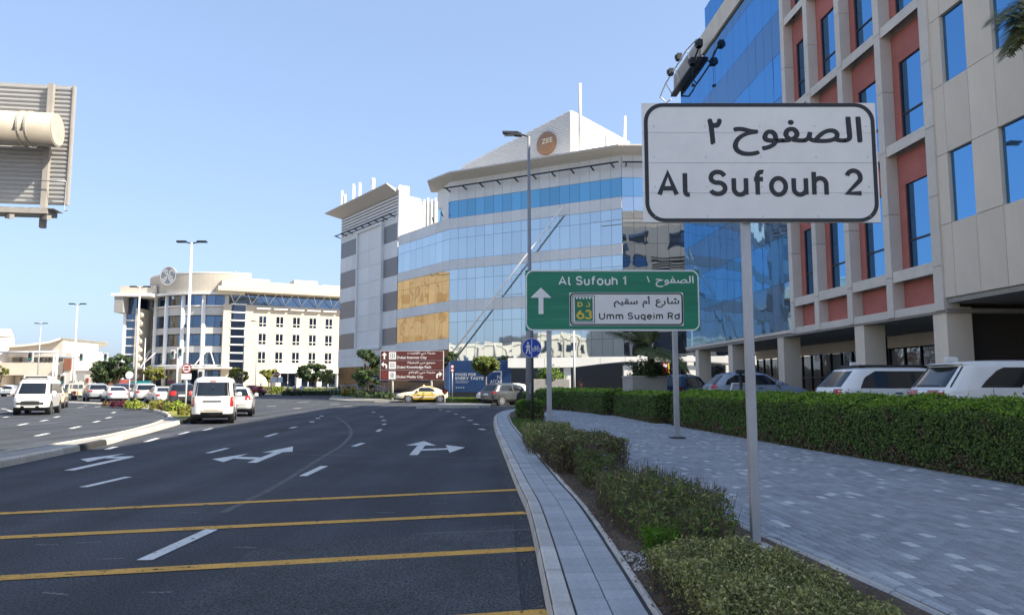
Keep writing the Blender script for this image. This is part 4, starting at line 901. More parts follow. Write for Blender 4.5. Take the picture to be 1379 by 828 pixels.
for i in range(6):
    for z0, z1 in ((17.4, 19.6), (13.2, 15.4), (9.4, 11.6), (5.6, 7.9), (1.2, 4.3)):
        w_ = drum(MB(), 16.7, 16.9, z0, z1, ang[i] + .3, ang[i] + 7.3, 2).build('window', g_navy, gb)
        drum(MB(), 16.7, 16.9, z0, z1, ang[i] + 7.5, ang[i + 1] - .3, 2).build('pane', g_navy, w_)
    for z0, z1 in ((15.6, 17.2), (11.8, 13.1), (8.0, 9.3), (4.5, 5.5), (0, 1.1)):
        drum(MB(), 16.7, 17.0, z0, z1, ang[i], ang[i + 1], 4).build('spandrel', m_gwhite, gb)
for a in ang:
    x = cx + 17.15 * math.sin(R(a)); y = cy - 17.15 * math.cos(R(a)); MB().tube([(x, y, 0), (x, y, 19.6)], .42, 10).build('pier', m_white, gb)
for z in (5.25, 17.3): drum(MB(), 16.5, 17.7 if z < 6 else 17.3, z, z + .3, -80, 20, 26).build('ledge', m_white, gb)
drum(MB(), 17, 20.5, 4.7, 5.0, -70, 20, 26).build('entrance_canopy', m_whitemetal, gb)
mb = MB()
for a0, a1 in ((-62, -70), (-62, -54), (-48, -56), (-48, -40), (-34, -42), (5, -1), (5, 11)):
    p0 = Vector((cx + 17.3 * math.sin(R(a0)), cy - 17.3 * math.cos(R(a0)), 9.0)); p1 = Vector((cx + 20.3 * math.sin(R(a1)), cy - 20.3 * math.cos(R(a1)), 5.0)); mb.tube([p0, p1], .12, 6)
mb.build('canopy_stay', m_whitemetal, gb)
# right wing
fw = Facade((-58.3, 149.4), (-27.0, 166.0))
mb = MB(); fw.box(mb, 0, fw.L, 0, 17.8, -12, 0); fw.box(mb, 1.0, fw.L, 17.8, 22, -12, -1.0); mb.build('wing_wall', m_beige, gb)
mb = MB(); fw.box(mb, -1.5, fw.L, 20.2, 21.1, -6, 3.0); fw.box(mb, -.8, fw.L, 21.1, 22.4, -6, 2.4); mb.build('cornice', m_beige, gb)
mb = MB(); fw.box(mb, 5, 9, 22.4, 23.4, -5, -1); fw.box(mb, 14, 19, 22.4, 23.7, -6, -1); fw.box(mb, 20, 26, 22.4, 23.0, -6, -1); mb.build('plant_room', m_beige, gb)
mb = MB(); fw.box(mb, 1.1, fw.L, 17.85, 20.1, -.98, -.9); mb.build('clerestory', g_navy, gb)
mb = MB()
for k in range(9):
    d = 2.0 + k * 3.35
    for e in (-1.3, 1.3): mb.tube([fw.p(d, 17.9, .1), fw.p(d + e, 20.2, 2.2)], .055, 5)
mb.build('cornice_strut', m_whitemetal, gb)
for k in range(10):
    z0 = 1.5 + k * 1.65; mb = MB(); fw.box(mb, 1.5, 4.2, z0, z0 + 1.3, .02, .06); mb.build('window', g_navy, gb)
for k in range(11): mb = MB(); fw.box(mb, 1.4, 4.4, 1.2 + k * 1.65, 1.45 + k * 1.65, .0, .16); mb.build('window_ledge', m_whitemetal, gb)
for c in range(7):
    d = 7.0 + c * 3.42
    for z0 in (13.5, 9.85, 6.1):
        fr = MB(); fw.box(fr, d, d + 1.35, z0, z0 + 2.05, .015, .05); w_ = fr.build('window', g_navy, gb)
        fr = MB(); fw.box(fr, d + .62, d + .73, z0, z0 + 2.05, .05, .1); fw.box(fr, d, d + 1.35, z0 + .5, z0 + .62, .05, .1); fr.build('frame', m_white, w_)
        if z0 < 13: 
            mb = MB(); fw.box(mb, d - .05, d + 1.4, z0 + 2.15, z0 + 3.6, .01, .06); mb.build('spandrel', m_gwhite, gb)
    mb = MB(); fw.box(mb, d - .7, d + 2.1, 17.0, 17.25, 0, .7); mb.build('sunshade', m_white, gb)
mb = MB(); fw.box(mb, 10.5, fw.L, 3.9, 4.7, 0, 1.6); mb.build('ground_canopy', m_white, gb)
for k in range(4):
    d = 11.5 + k * 4.2
    mb = MB(); fw.box(mb, d, d + 3.1, .2, 3.8, .02, .08); w_ = mb.build('shop_window', g_navy, gb)
    mb = MB(); fw.box(mb, d + 1.5, d + 1.62, .2, 3.8, .08, .14); fw.box(mb, d, d + 3.1, .9, 1.0, .08, .14); mb.build('frame', m_white, w_)
    mb = MB(); fw.box(mb, d - 1, d - .1, 0, 3.9, 0, 1.2); mb.build('pier', m_white, gb)
# left wing and glazed corner
a = W(180, 500, 158); b = W(204, 500, 158); MB().box(a.x, b.x + 3, 158, 170, 0, 17.7).build('wing_wall', m_beige, gb)
a = W(166, 500, 153); b = W(180, 500, 153); MB().box(a.x, b.x, 153, 165, 0, 19.4).build('corner_glazing', g_navy, gb)
mb = MB()
for k in range(9): mb.box(a.x - .1, b.x + .1, 152.85, 153.0, .6 + k * 1.75, .85 + k * 1.75)
mb.box(a.x - .4, a.x + .1, 152.7, 165, 0, 19.4); mb.build('glazing_rail', m_whitemetal, gb)
mb = MB(); mb.box(b.x + .0, b.x + .7, 152.6, 158, 0, 17.2)
for k in range(9): mb.disc((b.x + .7, 153.2, 1.4 + k * 1.8), (0, 1, 0), .6, 1.2, 14)
mb.build('fin_wall', m_beige, gb)
s0 = W(151, 400, 151); s1 = W(204, 400, 151)
MB().box(s0.x, s1.x, 150.5, 166, 19.5, 20.1).build('roof', m_whitemetal, gb)
MB().box(s0.x + .6, s0.x + 2.4, 150.8, 160, 16.2, 19.5).build('shade_box', M('shade_grey', (0.3, 0.3, 0.29), 0.7), gb)
s0 = W(165, 400, 154); MB().box(s0.x, s1.x, 153, 166, 20.1, 21.9).build('upper_block', m_beige, gb)
MB().tube([W(255, 369, 152), W(255, 360, 152)], .06, 5).tube([W(318, 372, 156), W(318, 364, 156)], .06, 5).build('roof_mast', m_steel, gb)
# round monogram sign
th_ = R(-27); sx, sy = cx + 17.75 * math.sin(th_), cy - 17.75 * math.cos(th_)
gs = thing('round_sign', 'large round grey and white script monogram sign on the curved drum', 'sign', (sx, sy, W(233, 371.5, sy).z), th_ * .6)
MB().disc((0, 0, 0), (0, 1, 0), 1.98, .3, 32).build('disc', M('sign_grey', (0.27, 0.29, 0.30), 0.5), gs)
mb = MB(); o = arc(0, 0, 1.98, 0, 360, 36)[:-1]; i_ = arc(0, 0, 1.74, 0, 360, 36)[:-1]; ring_poly(mb, o, i_, -.17)
strokes(mb, [[(-.05, .95), (-.35, 1.12), (-.75, .95), (-.82, .6), (-.55, .4), (-.2, .55), (-.05, .95), (-.22, .2), (-.45, -.6), (-.75, -1.0), (-1.05, -.9), (-1.0, -.55), (-.6, -.2), (.1, .12), (.55, .32)],
             [(.75, .85), (.62, 1.1), (.4, .95), (.3, .4), (.18, -.3), (.25, -.8), (.62, -1.02), (1.0, -.75), (.98, -.3), (.68, -.12), (.45, -.35), (.6, -.6)],
             arc(0, 0, 1.5, 20, 60, 6), arc(0, 0, 1.5, 110, 150, 6), arc(0, 0, 1.5, 200, 240, 6), arc(0, 0, 1.5, 290, 330, 6)], .23, -.172)
mb.build('monogram', m_white, gs)

# ---------------------------------------------------------------- pale institutional building at far left, and lesser blocks behind
lb = thing('institute_building', 'cream low building with swept roof and strip windows behind the far left traffic', 'building')
def ubox(nm, u0, u1, v0, v1, Y, dep, mat, par, z0=None):
    a = W(u0, v1, Y); b = W(u1, v0, Y); return MB().box(a.x, b.x, Y, Y + dep, a.z if z0 is None else z0, b.z).build(nm, mat, par)
m_pale = M('pale_render', (0.60, 0.57, 0.51), 0.85, var=0.07, vscale=0.3)
ubox('wall', -60, 85, 488, 505, 174, 20, m_pale, lb); ubox('wall', -60, 82, 470, 488, 176, 18, m_pale, lb)
ubox('ground_wall', -60, 86, 506, 525, 178, 16, m_pale, lb, 0)
for u0, u1 in ((16, 30), (43, 48), (50, 57), (60, 63), (65, 71), (78, 84)): ubox('window', u0, u1, 481.5, 487, 173.9, .3, g_navy, lb)
for u0, u1 in ((0, 2), (17, 19), (27, 29), (42, 44), (60, 71)): ubox('opening', u0, u1, 508, 518, 177.8, .4, g_navy, lb)
a = W(14, 470, 175); b = W(86, 470, 175)
mb = MB(); n = 10; v = []
for i in range(n + 1):
    t = i / n; x = a.x + (b.x - a.x) * t; z = W(0, 468 - 8 * t ** 1.6 - (2.5 if t > .8 else 0) * (t - .8) * 5, 175).z; v += [(x, 173.5, z), (x, 195, z), (x, 173.5, z + .5), (x, 195, z + .5)]
f = []
for i in range(n): k = i * 4; f += [(k, k + 1, k + 5, k + 4), (k + 2, k + 6, k + 7, k + 3), (k, k + 4, k + 6, k + 2)]
mb.add(v, f); mb.build('roof', m_whitemetal, lb)
mb = MB(); v = [(a.x, 174.5, 8), (b.x, 174.5, 8), (b.x, 174.5, W(0, 459, 175).z), (a.x, 174.5, W(0, 468, 175).z)]; mb.prism([Vector(p) for p in v], (0, 0, 0), (0, 15, 0)); mb.build('upper_wall', m_pale, lb)
MB().tube([W(2, 525, 177), W(2, 456, 177)], 2.6, 20).build('round_tower', m_pale, lb); MB().tube([W(0, 455, 178), W(0, 444, 178)], [2.9, 2.2], 20).build('tower_cap', m_pale, lb)
ubox('annex', 85, 97, 475, 525, 172, 14, m_pale, lb, 0); ubox('red_screen', 85.5, 96, 482.5, 498, 171.8, .4, M('screen_red', (0.25, 0.11, 0.07), 0.7), lb)
wb = thing('low_wall_building', 'plain white single storey block beyond the traffic signals, left of the dark tree', 'building'); ubox('wall', 100, 128, 499, 525, 150, 10, m_pale, wb, 0); ubox('window', 115, 119, 509, 515, 149.8, .3, M('red_door', (0.2, 0.05, 0.04), .7), wb); ubox('parapet', 99.6, 128.4, 498, 499, 149.7, 10.5, m_white, wb)
wb = thing('low_roof_building', 'low pavilion with dark red roof under the dark tree at far left', 'building'); ubox('roof', 129, 160, 511, 517, 145, 8, M('red_roof', (0.22, 0.05, 0.045), .8), wb); ubox('wall', 131, 158, 516.5, 525, 146, 6, m_pale, wb, 0); ubox('upper_wall', 134, 158, 503, 511, 152, 6, m_white, wb)
gsn = thing('green_sign_panel', 'narrow upright green sign beyond the far traffic signals', 'sign'); ubox('panel', 128, 131, 496.5, 510, 140, .3, M('sign_green2', (0.0, 0.2, 0.13), .5), gsn); ubox('post', 129, 130, 510, 525, 140.05, .2, m_steel, gsn, 0)

# ---------------------------------------------------------------- buildings across the road on the left, out of frame: mirrored in the glass, one added for bounce light
m_gold = M('sandstone_render', (0.31, 0.205, 0.10), 0.85, var=0.1, vscale=0.4)
def plain_block(name, lab, x0, x1, y0, y1, h, mat, wmat, pitch=4.0, wy=2.4):
    t = thing(name, lab, 'building', ((x0 + x1) / 2, (y0 + y1) / 2, 0)); hx, hy = (x1 - x0) / 2, (y1 - y0) / 2
    MB().box(-hx, hx, -hy, hy, 0, h).box(-hx - .2, hx + .2, -hy - .2, hy + .2, h, h + .8).build('wall', mat, t)
    ws = MB(); z = 1.2
    while z < h - 2.2:
        y = -hy + 1.2
        while y < hy - wy: ws.box(hx + .02, hx + .06, y, y + wy * .9, z, z + 2.3); y += wy * 1.5
        x = -hx + 1.2
        while x < hx - wy: ws.box(x, x + wy * .6, -hy - .06, -hy - .02, z, z + 1.9); x += wy * 1.5
        z += pitch
    for k in range(int(2 * hy / 4)): MB().box(hx, hx + .5, -hy + 2 + k * 4 - .35, -hy + 2 + k * 4 + .35, 0, h).build('pilaster', mat, t)
    tag(ws.build('windows_far_side', wmat, t), kind='stuff'); return t
plain_block('sandstone_tower', 'sandstone tower across the road whose gold wall is mirrored in the office glass', -150, -128, 124, 178, 33, m_gold, M('tower_slit', (0.25, 0.14, 0.05), .7), 6, 4.0)
plain_block('bounce_block', 'cream stone office across the road behind the billboard, its sunlit front facing the street', -62, -42, -42, 17, 24, M('bounce_front', (.62, .57, .48), .85, var=.06, vscale=.3), g_navy)  # added out of view to bounce sunlight onto the shaded facade and signs
plain_block('white_office', 'white office across the road mirrored low in the pale blue glass', -96, -80, -12, 18, 12.5, m_pale, g_navy)
plain_block('white_annex', 'smaller white block across the road mirrored low in the pale blue glass', -88, -76, 26, 46, 9.5, m_pale, g_navy)
plain_block('white_terrace', 'long white terrace across the road mirrored in the pale blue glass', -100, -88, 52, 72, 11, m_pale, g_navy)
# ================================================================ SIGNS, LAMPS, BILLBOARD
m_signwhite = M('sign_white_sheet', (0.84, 0.83, 0.80), 0.45, var=0.05, vscale=3, objrand=0.02, stains=(1.6, (0.62, 0.60, 0.55), 0.70))
m_signblack = M('sign_black', (0.012, 0.014, 0.018), 0.45, var=0.1)
m_signgreen = M('sign_green', (0.004, 0.22, 0.12), 0.4, var=0.16, vscale=1.2, objrand=0.12, stretch=(0.3, 1, 3))
m_signtext = M('sign_reflective', (0.84, 0.84, 0.82), 0.4, var=0.05)
m_signyellow = M('sign_yellow', (0.75, 0.55, 0.05), 0.4)
m_signbrown = M('sign_tourist_brown', (0.10, 0.026, 0.02), 0.45, var=0.1, vscale=1.5)
m_signblue = M('sign_blue', (0.01, 0.06, 0.42), 0.4, var=0.06)
m_signred = M('sign_red', (0.33, 0.03, 0.03), 0.45)
m_lampgrey = M('lamp_grey_paint', (0.27, 0.28, 0.30), 0.5, metal=0.2, var=0.1, vscale=2, stretch=(1, 1, 0.3))

# ---- white place name sign
b = G(1018, 740, .15); ps = thing('place_sign', 'white road sign reading Al Sufouh 2 in Arabic and English on a grey post', 'road sign', (b.x, b.y, 0.15))
Yp = b.y - .085; K = (W(1182, 220, Yp).x - W(868, 220, Yp).x) / 314 / 4.179
X = lambda zx: W(860 + zx / 4.179, 220, Yp).x - b.x; Z = lambda zy: W(1000, 130 + zy / 4.179, Yp).z - .15
Y0 = -0.07
zs = [709, 543, 374, 203, 36]
for i in range(4):
    zt = zs[i + 1]
    s_ = MB().chbox(X(24), X(1348), -.012, .012, Z(zs[i]) + .0012, Z(zt) - .0012, .0015).build('panel_slat', m_signwhite, ps); s_.location = (0, Y0 + random.uniform(-.0008, .0008), 0); 
mb = MB(); o = rrect(X(34), X(1340), Z(707), Z(38), 108 * K, 8); i_ = rrect(X(56), X(1318), Z(686), Z(59), 88 * K, 8); ring_poly(mb, o, i_, Y0 - .0145); mb.build('border', m_signblack, ps)
def word(s, x0, x1, ztop, zbot, par=ps, mat=m_signblack, Xf=X, Zf=Z, y=None, bold=.022, capf=None):
    return text_mesh('lettering', s, Zf(ztop) - Zf(zbot), mat, par, (Xf(x0), Y0 - .015 if y is None else y, Zf(zbot)), width=Xf(x1) - Xf(x0), bold=bold, cap=capf)
mb = MB(); SW = 26 * K; glyphs(mb, 'Al', X(101), X(297), Z(565), Z(419), Y0 - .015, SW, gap=.42); glyphs(mb, 'Sufouh', X(388), X(1064), Z(565), Z(412), Y0 - .015, SW, gap=.36); glyphs(mb, '2', X(1153), X(1260), Z(557), Z(405), Y0 - .015, SW); mb.build('lettering', m_signblack, ps)
word(arabic('الصفوح'), 538, 1262, 118, 332, bold=.022); word('٢', 400, 468, 130, 266, bold=.05)
MB().box(-.039, .039, -.039, .039, -.25, Z(80)).build('post', m_steel, ps, bevel=.006)
MB().box(-.85, .85, -.045, -.02 - .0, Z(560) - .02, Z(560) + .02).box(-.85, .85, -.045, -.02, Z(190) - .02, Z(190) + .02).build('rail', m_steel, ps)
rv = MB()
for i in range(4):
    for zx in (90, 380, 690, 1000, 1290): rv.disc((X(zx), Y0 - .0135, Z(zs[i]) + .06), (0, 1, 0), .006, .003, 8)
tag(rv.build('rivets', m_steel, ps), kind='stuff')
for zc in (560, 190): MB().box(-.055, .055, -.05, .06, Z(zc) - .028, Z(zc) + .028).build('clamp', m_steel, ps)
MB().tube([(0, 0, -.3), (0, 0, .03), (0, 0, .06)], [.16, .16, .1], 12).build('footing', m_kerb, ps)

# ---- green direction sign
Yg = 21.25; a = W(740, 580, Yg); c = W(912, 589, Yg); gs_ = thing('direction_sign', 'green direction sign for Al Sufouh 1 and Umm Suqeim Rd on two grey posts', 'road sign', (a.x, Yg, 0.12))
Kg = Yg / 1000 / 5.516; x0g = W(708, 445.8, Yg).x - a.x; z0g = W(708, 445.8, Yg).z - .12
Xg = lambda zx: x0g + (zx - 45) * Kg; Zg = lambda zy: z0g + (500 - zy) * Kg
zs = [500, 409, 318, 227, 136, 45]
for i in range(5): MB().chbox(Xg(42), Xg(1338), -.1, -.075, Zg(zs[i]) + .002, Zg(zs[i + 1]) - .002, .003).build('panel_slat', m_signgreen, gs_)
yg = -.1045
mb = MB(); ring_poly(mb, rrect(Xg(44), Xg(1336), Zg(500), Zg(45), 58 * Kg, 7), rrect(Xg(54), Xg(1326), Zg(489), Zg(56), 48 * Kg, 7), yg); mb.build('border', m_signtext, gs_)
wg = dict(par=gs_, mat=m_signtext, Xf=Xg, Zf=Zg, y=yg - .001)
mb = MB(); SG = 11.5 * Kg; glyphs(mb, 'Al', Xg(289), Xg(386), Zg(160), Zg(92), yg - .001, SG, gap=.38); glyphs(mb, 'Sufouh', Xg(418), Xg(730), Zg(161), Zg(91), yg - .001, SG, gap=.33); glyphs(mb, '1', Xg(766), Xg(794), Zg(160), Zg(92), yg - .001, SG); mb.build('lettering', m_signtext, gs_)
word(arabic('الصفوح'), 1015, 1297, 90, 172, bold=.018, **wg); mb = MB(); strokes(mb, [[(Xg(951), Zg(92)), (Xg(966), Zg(137))]], 9 * Kg, yg - .001); mb.build('lettering', m_signtext, gs_)
mb = MB(); flat_poly(mb, [(Xg(140), Zg(375)), (Xg(176), Zg(375)), (Xg(176), Zg(253)), (Xg(236), Zg(253)), (Xg(158), Zg(177)), (Xg(80), Zg(253)), (Xg(140), Zg(253))], yg - .001); mb.build('arrow', m_signtext, gs_)
ip_ = MB().chbox(Xg(370), Xg(1216), -.112, -.1, Zg(462), Zg(215), .003).build('inset_plate', m_signwhite, gs_)
yi = -.1145
mb = MB(); ring_poly(mb, rrect(Xg(373), Xg(1213), Zg(459), Zg(218), 28 * Kg, 6), rrect(Xg(384), Xg(1202), Zg(449), Zg(228), 20 * Kg, 6), yi); mb.build('border', m_signblack, ip_)
wi = dict(par=ip_, mat=m_signblack, Xf=Xg, Zf=Zg, y=yi - .001)
mb = MB(); SI = 9 * Kg; glyphs(mb, 'Umm', Xg(588), Xg(768), Zg(417), Zg(364), yi - .001, SI, gap=.36); glyphs(mb, 'Suqeim', Xg(800), Xg(1063), Zg(416), Zg(364), yi - .001, SI, gap=.36); glyphs(mb, 'Rd', Xg(1098), Xg(1187), Zg(416), Zg(364), yi - .001, SI, gap=.36); mb.build('lettering', m_signblack, ip_)
word(arabic('شارع'), 1010, 1185, 252, 325, bold=.02, **wi); word(arabic('أم'), 913, 968, 243, 325, bold=.02, **wi); word(arabic('سقيم'), 700, 876, 262, 325, bold=.025, **wi)
mb = MB(); ring_poly(mb, [(Xg(392), Zg(440)), (Xg(558), Zg(440)), (Xg(558), Zg(237)), (Xg(392), Zg(237))], [(Xg(397), Zg(435)), (Xg(553), Zg(435)), (Xg(553), Zg(242)), (Xg(397), Zg(242))], yi - .001); mb.build('badge_frame', m_signblack, ip_)
top = []
for k in range(6): top += [(Xg(408 + k * 24), Zg(250)), (Xg(408 + k * 24 + 12), Zg(250)), (Xg(408 + k * 24 + 12), Zg(264)), (Xg(408 + (k + 1) * 24), Zg(264))]
mb = MB(); flat_poly(mb, [(Xg(410), Zg(428)), (Xg(542), Zg(428)), (Xg(542), Zg(264))] + [(Xg(540 - (q_ - Xg(408)) / Kg + 0), z_) for q_, z_ in top[:-1]], yi - .002); 
mb.build('badge', m_signgreen, ip_)
wy = dict(par=ip_, mat=m_signyellow, Xf=Xg, Zf=Zg, y=yi - .004)
word(arabic('د'), 492, 522, 284, 322, bold=.03, **wy); mb = MB(); glyphs(mb, 'D', Xg(430), Xg(468), Zg(322), Zg(285), yi - .004, 9 * Kg); glyphs(mb, '63', Xg(421), Xg(537), Zg(415), Zg(343), yi - .004, 14 * Kg, gap=.2); mb.build('lettering', m_signyellow, ip_)
for xx in (0, c.x - a.x):
    MB().box(xx - .07, xx + .07, -.06, .08, -.2, Zg(70)).build('post', m_steel, gs_, bevel=.008)
    MB().chbox(xx - .2, xx + .2, -.2, .2, -.05, .05 if xx else .03, .02).build('base_plate', m_dark, gs_)
for zc in (110, 270, 430): MB().box(Xg(60), Xg(1320), -.074, -.062, Zg(zc) - .03, Zg(zc) + .03).build('rail', m_steel, gs_)

# ---- street lamp in the small hedge and the round blue sign behind it
l0 = W(713.5, 550, 33.5); sl = thing('street_lamp', 'tall dark grey single arm street lamp rising from the small hedge at the kerb', 'street lamp', (l0.x, 33.5, .12))
zt = W(711, 184, 33.5).z - .12; zm = W(711, 440, 33.5).z - .12
MB().tube([(0, 0, -.2), (0, 0, zm), (0, 0, zm + .25), (-.02, 0, zt)], [.19, .17, .095, .065], 12).build('pole', m_lampgrey, sl)
MB().tube([(-.02, 0, zt), (-.25, 0, zt + .06), (-.45, 0, zt + .10)], .04, 8).build('arm', m_dark, sl)
hd = MB(); hd.prism([Vector((-.35, -.12, zt + .02)), Vector((-.62, -.16, zt + .03)), Vector((-1.22, -.16, zt + .14)), Vector((-1.25, -.1, zt + .24)), Vector((-.55, -.12, zt + .22)), Vector((-.35, -.1, zt + .14))], (0, 0, 0), (0, .3, 0)); hd.build('lamp_head', m_dark, sl)
MB().box(-1.15, -.6, -.1, .14, zt + .045, zt + .06).build('lens', M('lamp_lens', (0.5, 0.5, 0.48), .2), sl).rotation_euler = (0, 0, 0)
MB().box(-.05, .05, -.2, -.16, 1.1, 1.6).build('hatch', m_lampgrey, sl)
r0 = W(717.2, 566, 30.6); rs = thing('shared_path_sign', 'round blue sign with white walker and bicycle on a thin dark post', 'road sign', (r0.x, 30.6, .12))
zc = W(716, 468.5, 30.6).z - .12
MB().tube([(0, 0, -.2), (0, 0, zc + .3)], .045, 8).build('post', m_dark, rs)
MB().disc((-.03, -.07, zc), (0, 1, 0), .405, .02, 32).build('rim', m_signtext, rs)
dsk = MB().disc((-.03, -.085, zc), (0, 1, 0), .385, .012, 32).build('disc', m_signblue, rs)
mb = MB(); yq = -.0935; q0 = -.03
mb.add([(q0 - .01, yq, zc - .37), (q0 + .012, yq, zc - .37), (q0 + .012, yq, zc + .37), (q0 - .01, yq, zc + .37)], [(0, 1, 2, 3)])
flat_poly(mb, arc(q0 - .155, zc + .2, .042, 0, 360, 12)[:-1], yq)
strokes(mb, [[(q0 - .15, zc + .14), (q0 - .15, zc - .02)]], .10, yq); strokes(mb, [[(q0 - .17, zc - .0), (q0 - .19, zc - .12), (q0 - .24, zc - .24)], [(q0 - .13, zc - .0), (q0 - .09, zc - .12), (q0 - .07, zc - .24)]], .05, yq)
strokes(mb, [[(q0 - .19, zc + .12), (q0 - .25, zc + .02)], [(q0 - .11, zc + .12), (q0 - .06, zc + .0)]], .035, yq)
for cx_ in (q0 + .1, q0 + .28): ring_poly(mb, arc(cx_, zc - .07, .075, 0, 360, 16)[:-1], arc(cx_, zc - .07, .052, 0, 360, 16)[:-1], yq)
strokes(mb, [[(q0 + .1, zc - .07), (q0 + .14, zc + .04), (q0 + .25, zc + .04), (q0 + .18, zc - .07), (q0 + .14, zc + .04)], [(q0 + .28, zc - .07), (q0 + .24, zc + .09), (q0 + .29, zc + .09)], [(q0 + .11, zc + .07), (q0 + .17, zc + .07)]], .02, yq)
mb.build('symbol', m_signtext, rs)

# ---- brown visitor sign with three panels
Yb = 71.0; a = W(528.5, 532, Yb); c = W(581, 532, Yb); bs = thing('visitor_sign', 'brown three panel visitor direction sign for Dubai districts behind the taxi', 'road sign', (a.x, Yb, .35))
Kb = Yb / 1000 / 7.258; x0b = W(512, 513, Yb).x - a.x; z0b = W(512, 512, Yb).z - .35
Xb = lambda zx: x0b + (zx - 600) * Kb; Zb = lambda zy: z0b + (516 - zy) * Kb
rows_ = [(232, 321), (325, 414), (419, 512)]
MB().box(Xb(598), Xb(1218), -.09, -.05, Zb(516), Zb(230)).build('backing', m_signtext, bs)
names = [('مدينة دبي للإنترنت', 'Dubai Internet City'), ('مجمع دبي للمعرفة', 'Dubai Knowledge Park'), ('مدينة دبي للإعلام', 'Dubai Media City')]
for i, (t0, t1) in enumerate(rows_):
    pl = MB().box(Xb(604), Xb(1212), -.115, -.09, Zb(t1), Zb(t0)).build('panel', m_signbrown, bs); yb = -.118
    wb_ = dict(par=pl, mat=m_signtext, Xf=Xb, Zf=Zb, y=yb)
    ww = (288, 335, 258)[i]; word(names[i][1], 762, 762 + ww, t0 + 50, t0 + 82, bold=.015, **wb_); wa = (270, 270, 255)[i]; word(arabic(names[i][0]), 1133 - wa, 1133, t0 + 8, t0 + 38, bold=.02, **wb_)
    mb = MB(); flat_poly(mb, [(Xb(684), Zb(t1 - 8)), (Xb(752), Zb(t1 - 8)), (Xb(752), Zb(t0 + 10)), (Xb(684), Zb(t0 + 10))], yb); mb.build('emblem_plate', m_signwhite, pl)
    mb = MB(); cxx, czz = Xb(718), (Zb(t0 + 10) + Zb(t1 - 8)) / 2
    if i == 0: strokes(mb, [[(cxx - .2, czz - .2), (cxx + .2, czz - .2), (cxx + .2, czz + .2), (cxx - .2, czz + .2), (cxx - .2, czz - .2)], [(cxx - .2, czz), (cxx + .2, czz)], [(cxx, czz - .2), (cxx, czz + .2)]], .05, yb - .003)
    if i == 1:
        for q_, s_ in ((-.12, .12), (.12, .12), (-.12, -.12), (.12, -.12)): strokes(mb, [arc(cxx + q_, czz + s_, .09, 0, 320, 8)], .045, yb - .003)
    if i == 2: strokes(mb, [arc(cxx, czz, .2, 30, 320, 10), arc(cxx + .02, czz, .09, 60, 330, 8), [(cxx, czz), (cxx + .2, czz)]], .06, yb - .003)
    mb.build('emblem', M('emblem_grey', (.16, .17, .19), .5), pl)
    mb = MB(); 
    if i == 0: flat_poly(mb, [(Xb(632), Zb(t1 - 10)), (Xb(646), Zb(t1 - 10)), (Xb(646), Zb(t0 + 42)), (Xb(664), Zb(t0 + 42)), (Xb(639), Zb(t0 + 12)), (Xb(613), Zb(t0 + 42)), (Xb(632), Zb(t0 + 42))], yb)
    if i == 1: strokes(mb, [[(Xb(660), Zb(t1 - 12)), (Xb(660), Zb(t0 + 46)), (Xb(650), Zb(t0 + 36)), (Xb(632), Zb(t0 + 36))]], 14 * Kb, yb); flat_poly(mb, [(Xb(634), Zb(t0 + 62)), (Xb(634), Zb(t0 + 10)), (Xb(608), Zb(t0 + 36))], yb)
    if i == 2: strokes(mb, [[(Xb(1154), Zb(t1 - 18)), (Xb(1154), Zb(t0 + 46)), (Xb(1162), Zb(t0 + 36)), (Xb(1178), Zb(t0 + 36))]], 14 * Kb, yb); flat_poly(mb, [(Xb(1176), Zb(t0 + 10)), (Xb(1176), Zb(t0 + 62)), (Xb(1204), Zb(t0 + 36))], yb)
    mb.build('arrow', m_signtext, pl)
    if i == 2:
        mb = MB()
        for q_ in ((628, 440), (628, 470), (650, 455), (662, 478), (640, 490), (662, 440)): flat_poly(mb, [(Xb(q_[0] - 7), Zb(q_[1] + 8)), (Xb(q_[0] + 7), Zb(q_[1] + 8)), (Xb(q_[0] + 7), Zb(q_[1] - 8)), (Xb(q_[0] - 7), Zb(q_[1] - 8))], yb)
        mb.build('emblem_red', m_signred, pl)
for xx in (0, c.x - a.x): MB().tube([(xx, 0, -.4), (xx, 0, Zb(250))], .09, 8).build('post', m_whitemetal, bs)

# ---- billboard high on the left, seen from behind
bb = thing('billboard', 'back of a raised billboard with corrugated panel, thick horizontal tube and catwalk at far left', 'billboard')
m_corr = M('corrugated_sheet', (0.37, 0.37, 0.365), 0.55, metal=0.1, var=0.06, vscale=2, objrand=0.06)
m_tubec = M('cream_tube', (0.40, 0.36, 0.30), 0.6, var=0.1, vscale=1.5, stains=(1.2, (0.4, 0.34, 0.26), .66))
m_beam = M('beam_paint', (0.33, 0.31, 0.28), 0.6, var=0.1)
Bq = W(96.5, 200, 27.0); fb = Facade((Bq.x - 14.0, 24.9), (Bq.x, 27.0)); LB = fb.L
zt_, zb2 = W(97, 118, 27).z, W(97, 275, 27).z
ns_ = 27; hh = (zt_ - zb2) / ns_
for k in range(ns_):
    for d0, d1 in ((0, LB - .78), (LB - .72, LB - .03)):
        mb = MB(); z = zb2 + k * hh
        P = [fb.p(d0, z, 0), fb.p(d1, z, 0), fb.p(d1, z + hh * .25, .05), fb.p(d0, z + hh * .25, .05), fb.p(d1, z + hh * .62, .05), fb.p(d0, z + hh * .62, .05), fb.p(d1, z + hh * .8, 0), fb.p(d0, z + hh * .8, 0), fb.p(d1, z + hh, 0), fb.p(d0, z + hh, 0)]
        mb.add(P, [(0, 1, 2, 3), (3, 2, 4, 5), (5, 4, 6, 7), (7, 6, 8, 9)]); mb.build('slat', m_corr, bb)
mb = MB(); fb.box(mb, 0, LB, zb2 - .03, zt_ + .05, -.12, -.02); mb.build('panel', m_corr, bb)
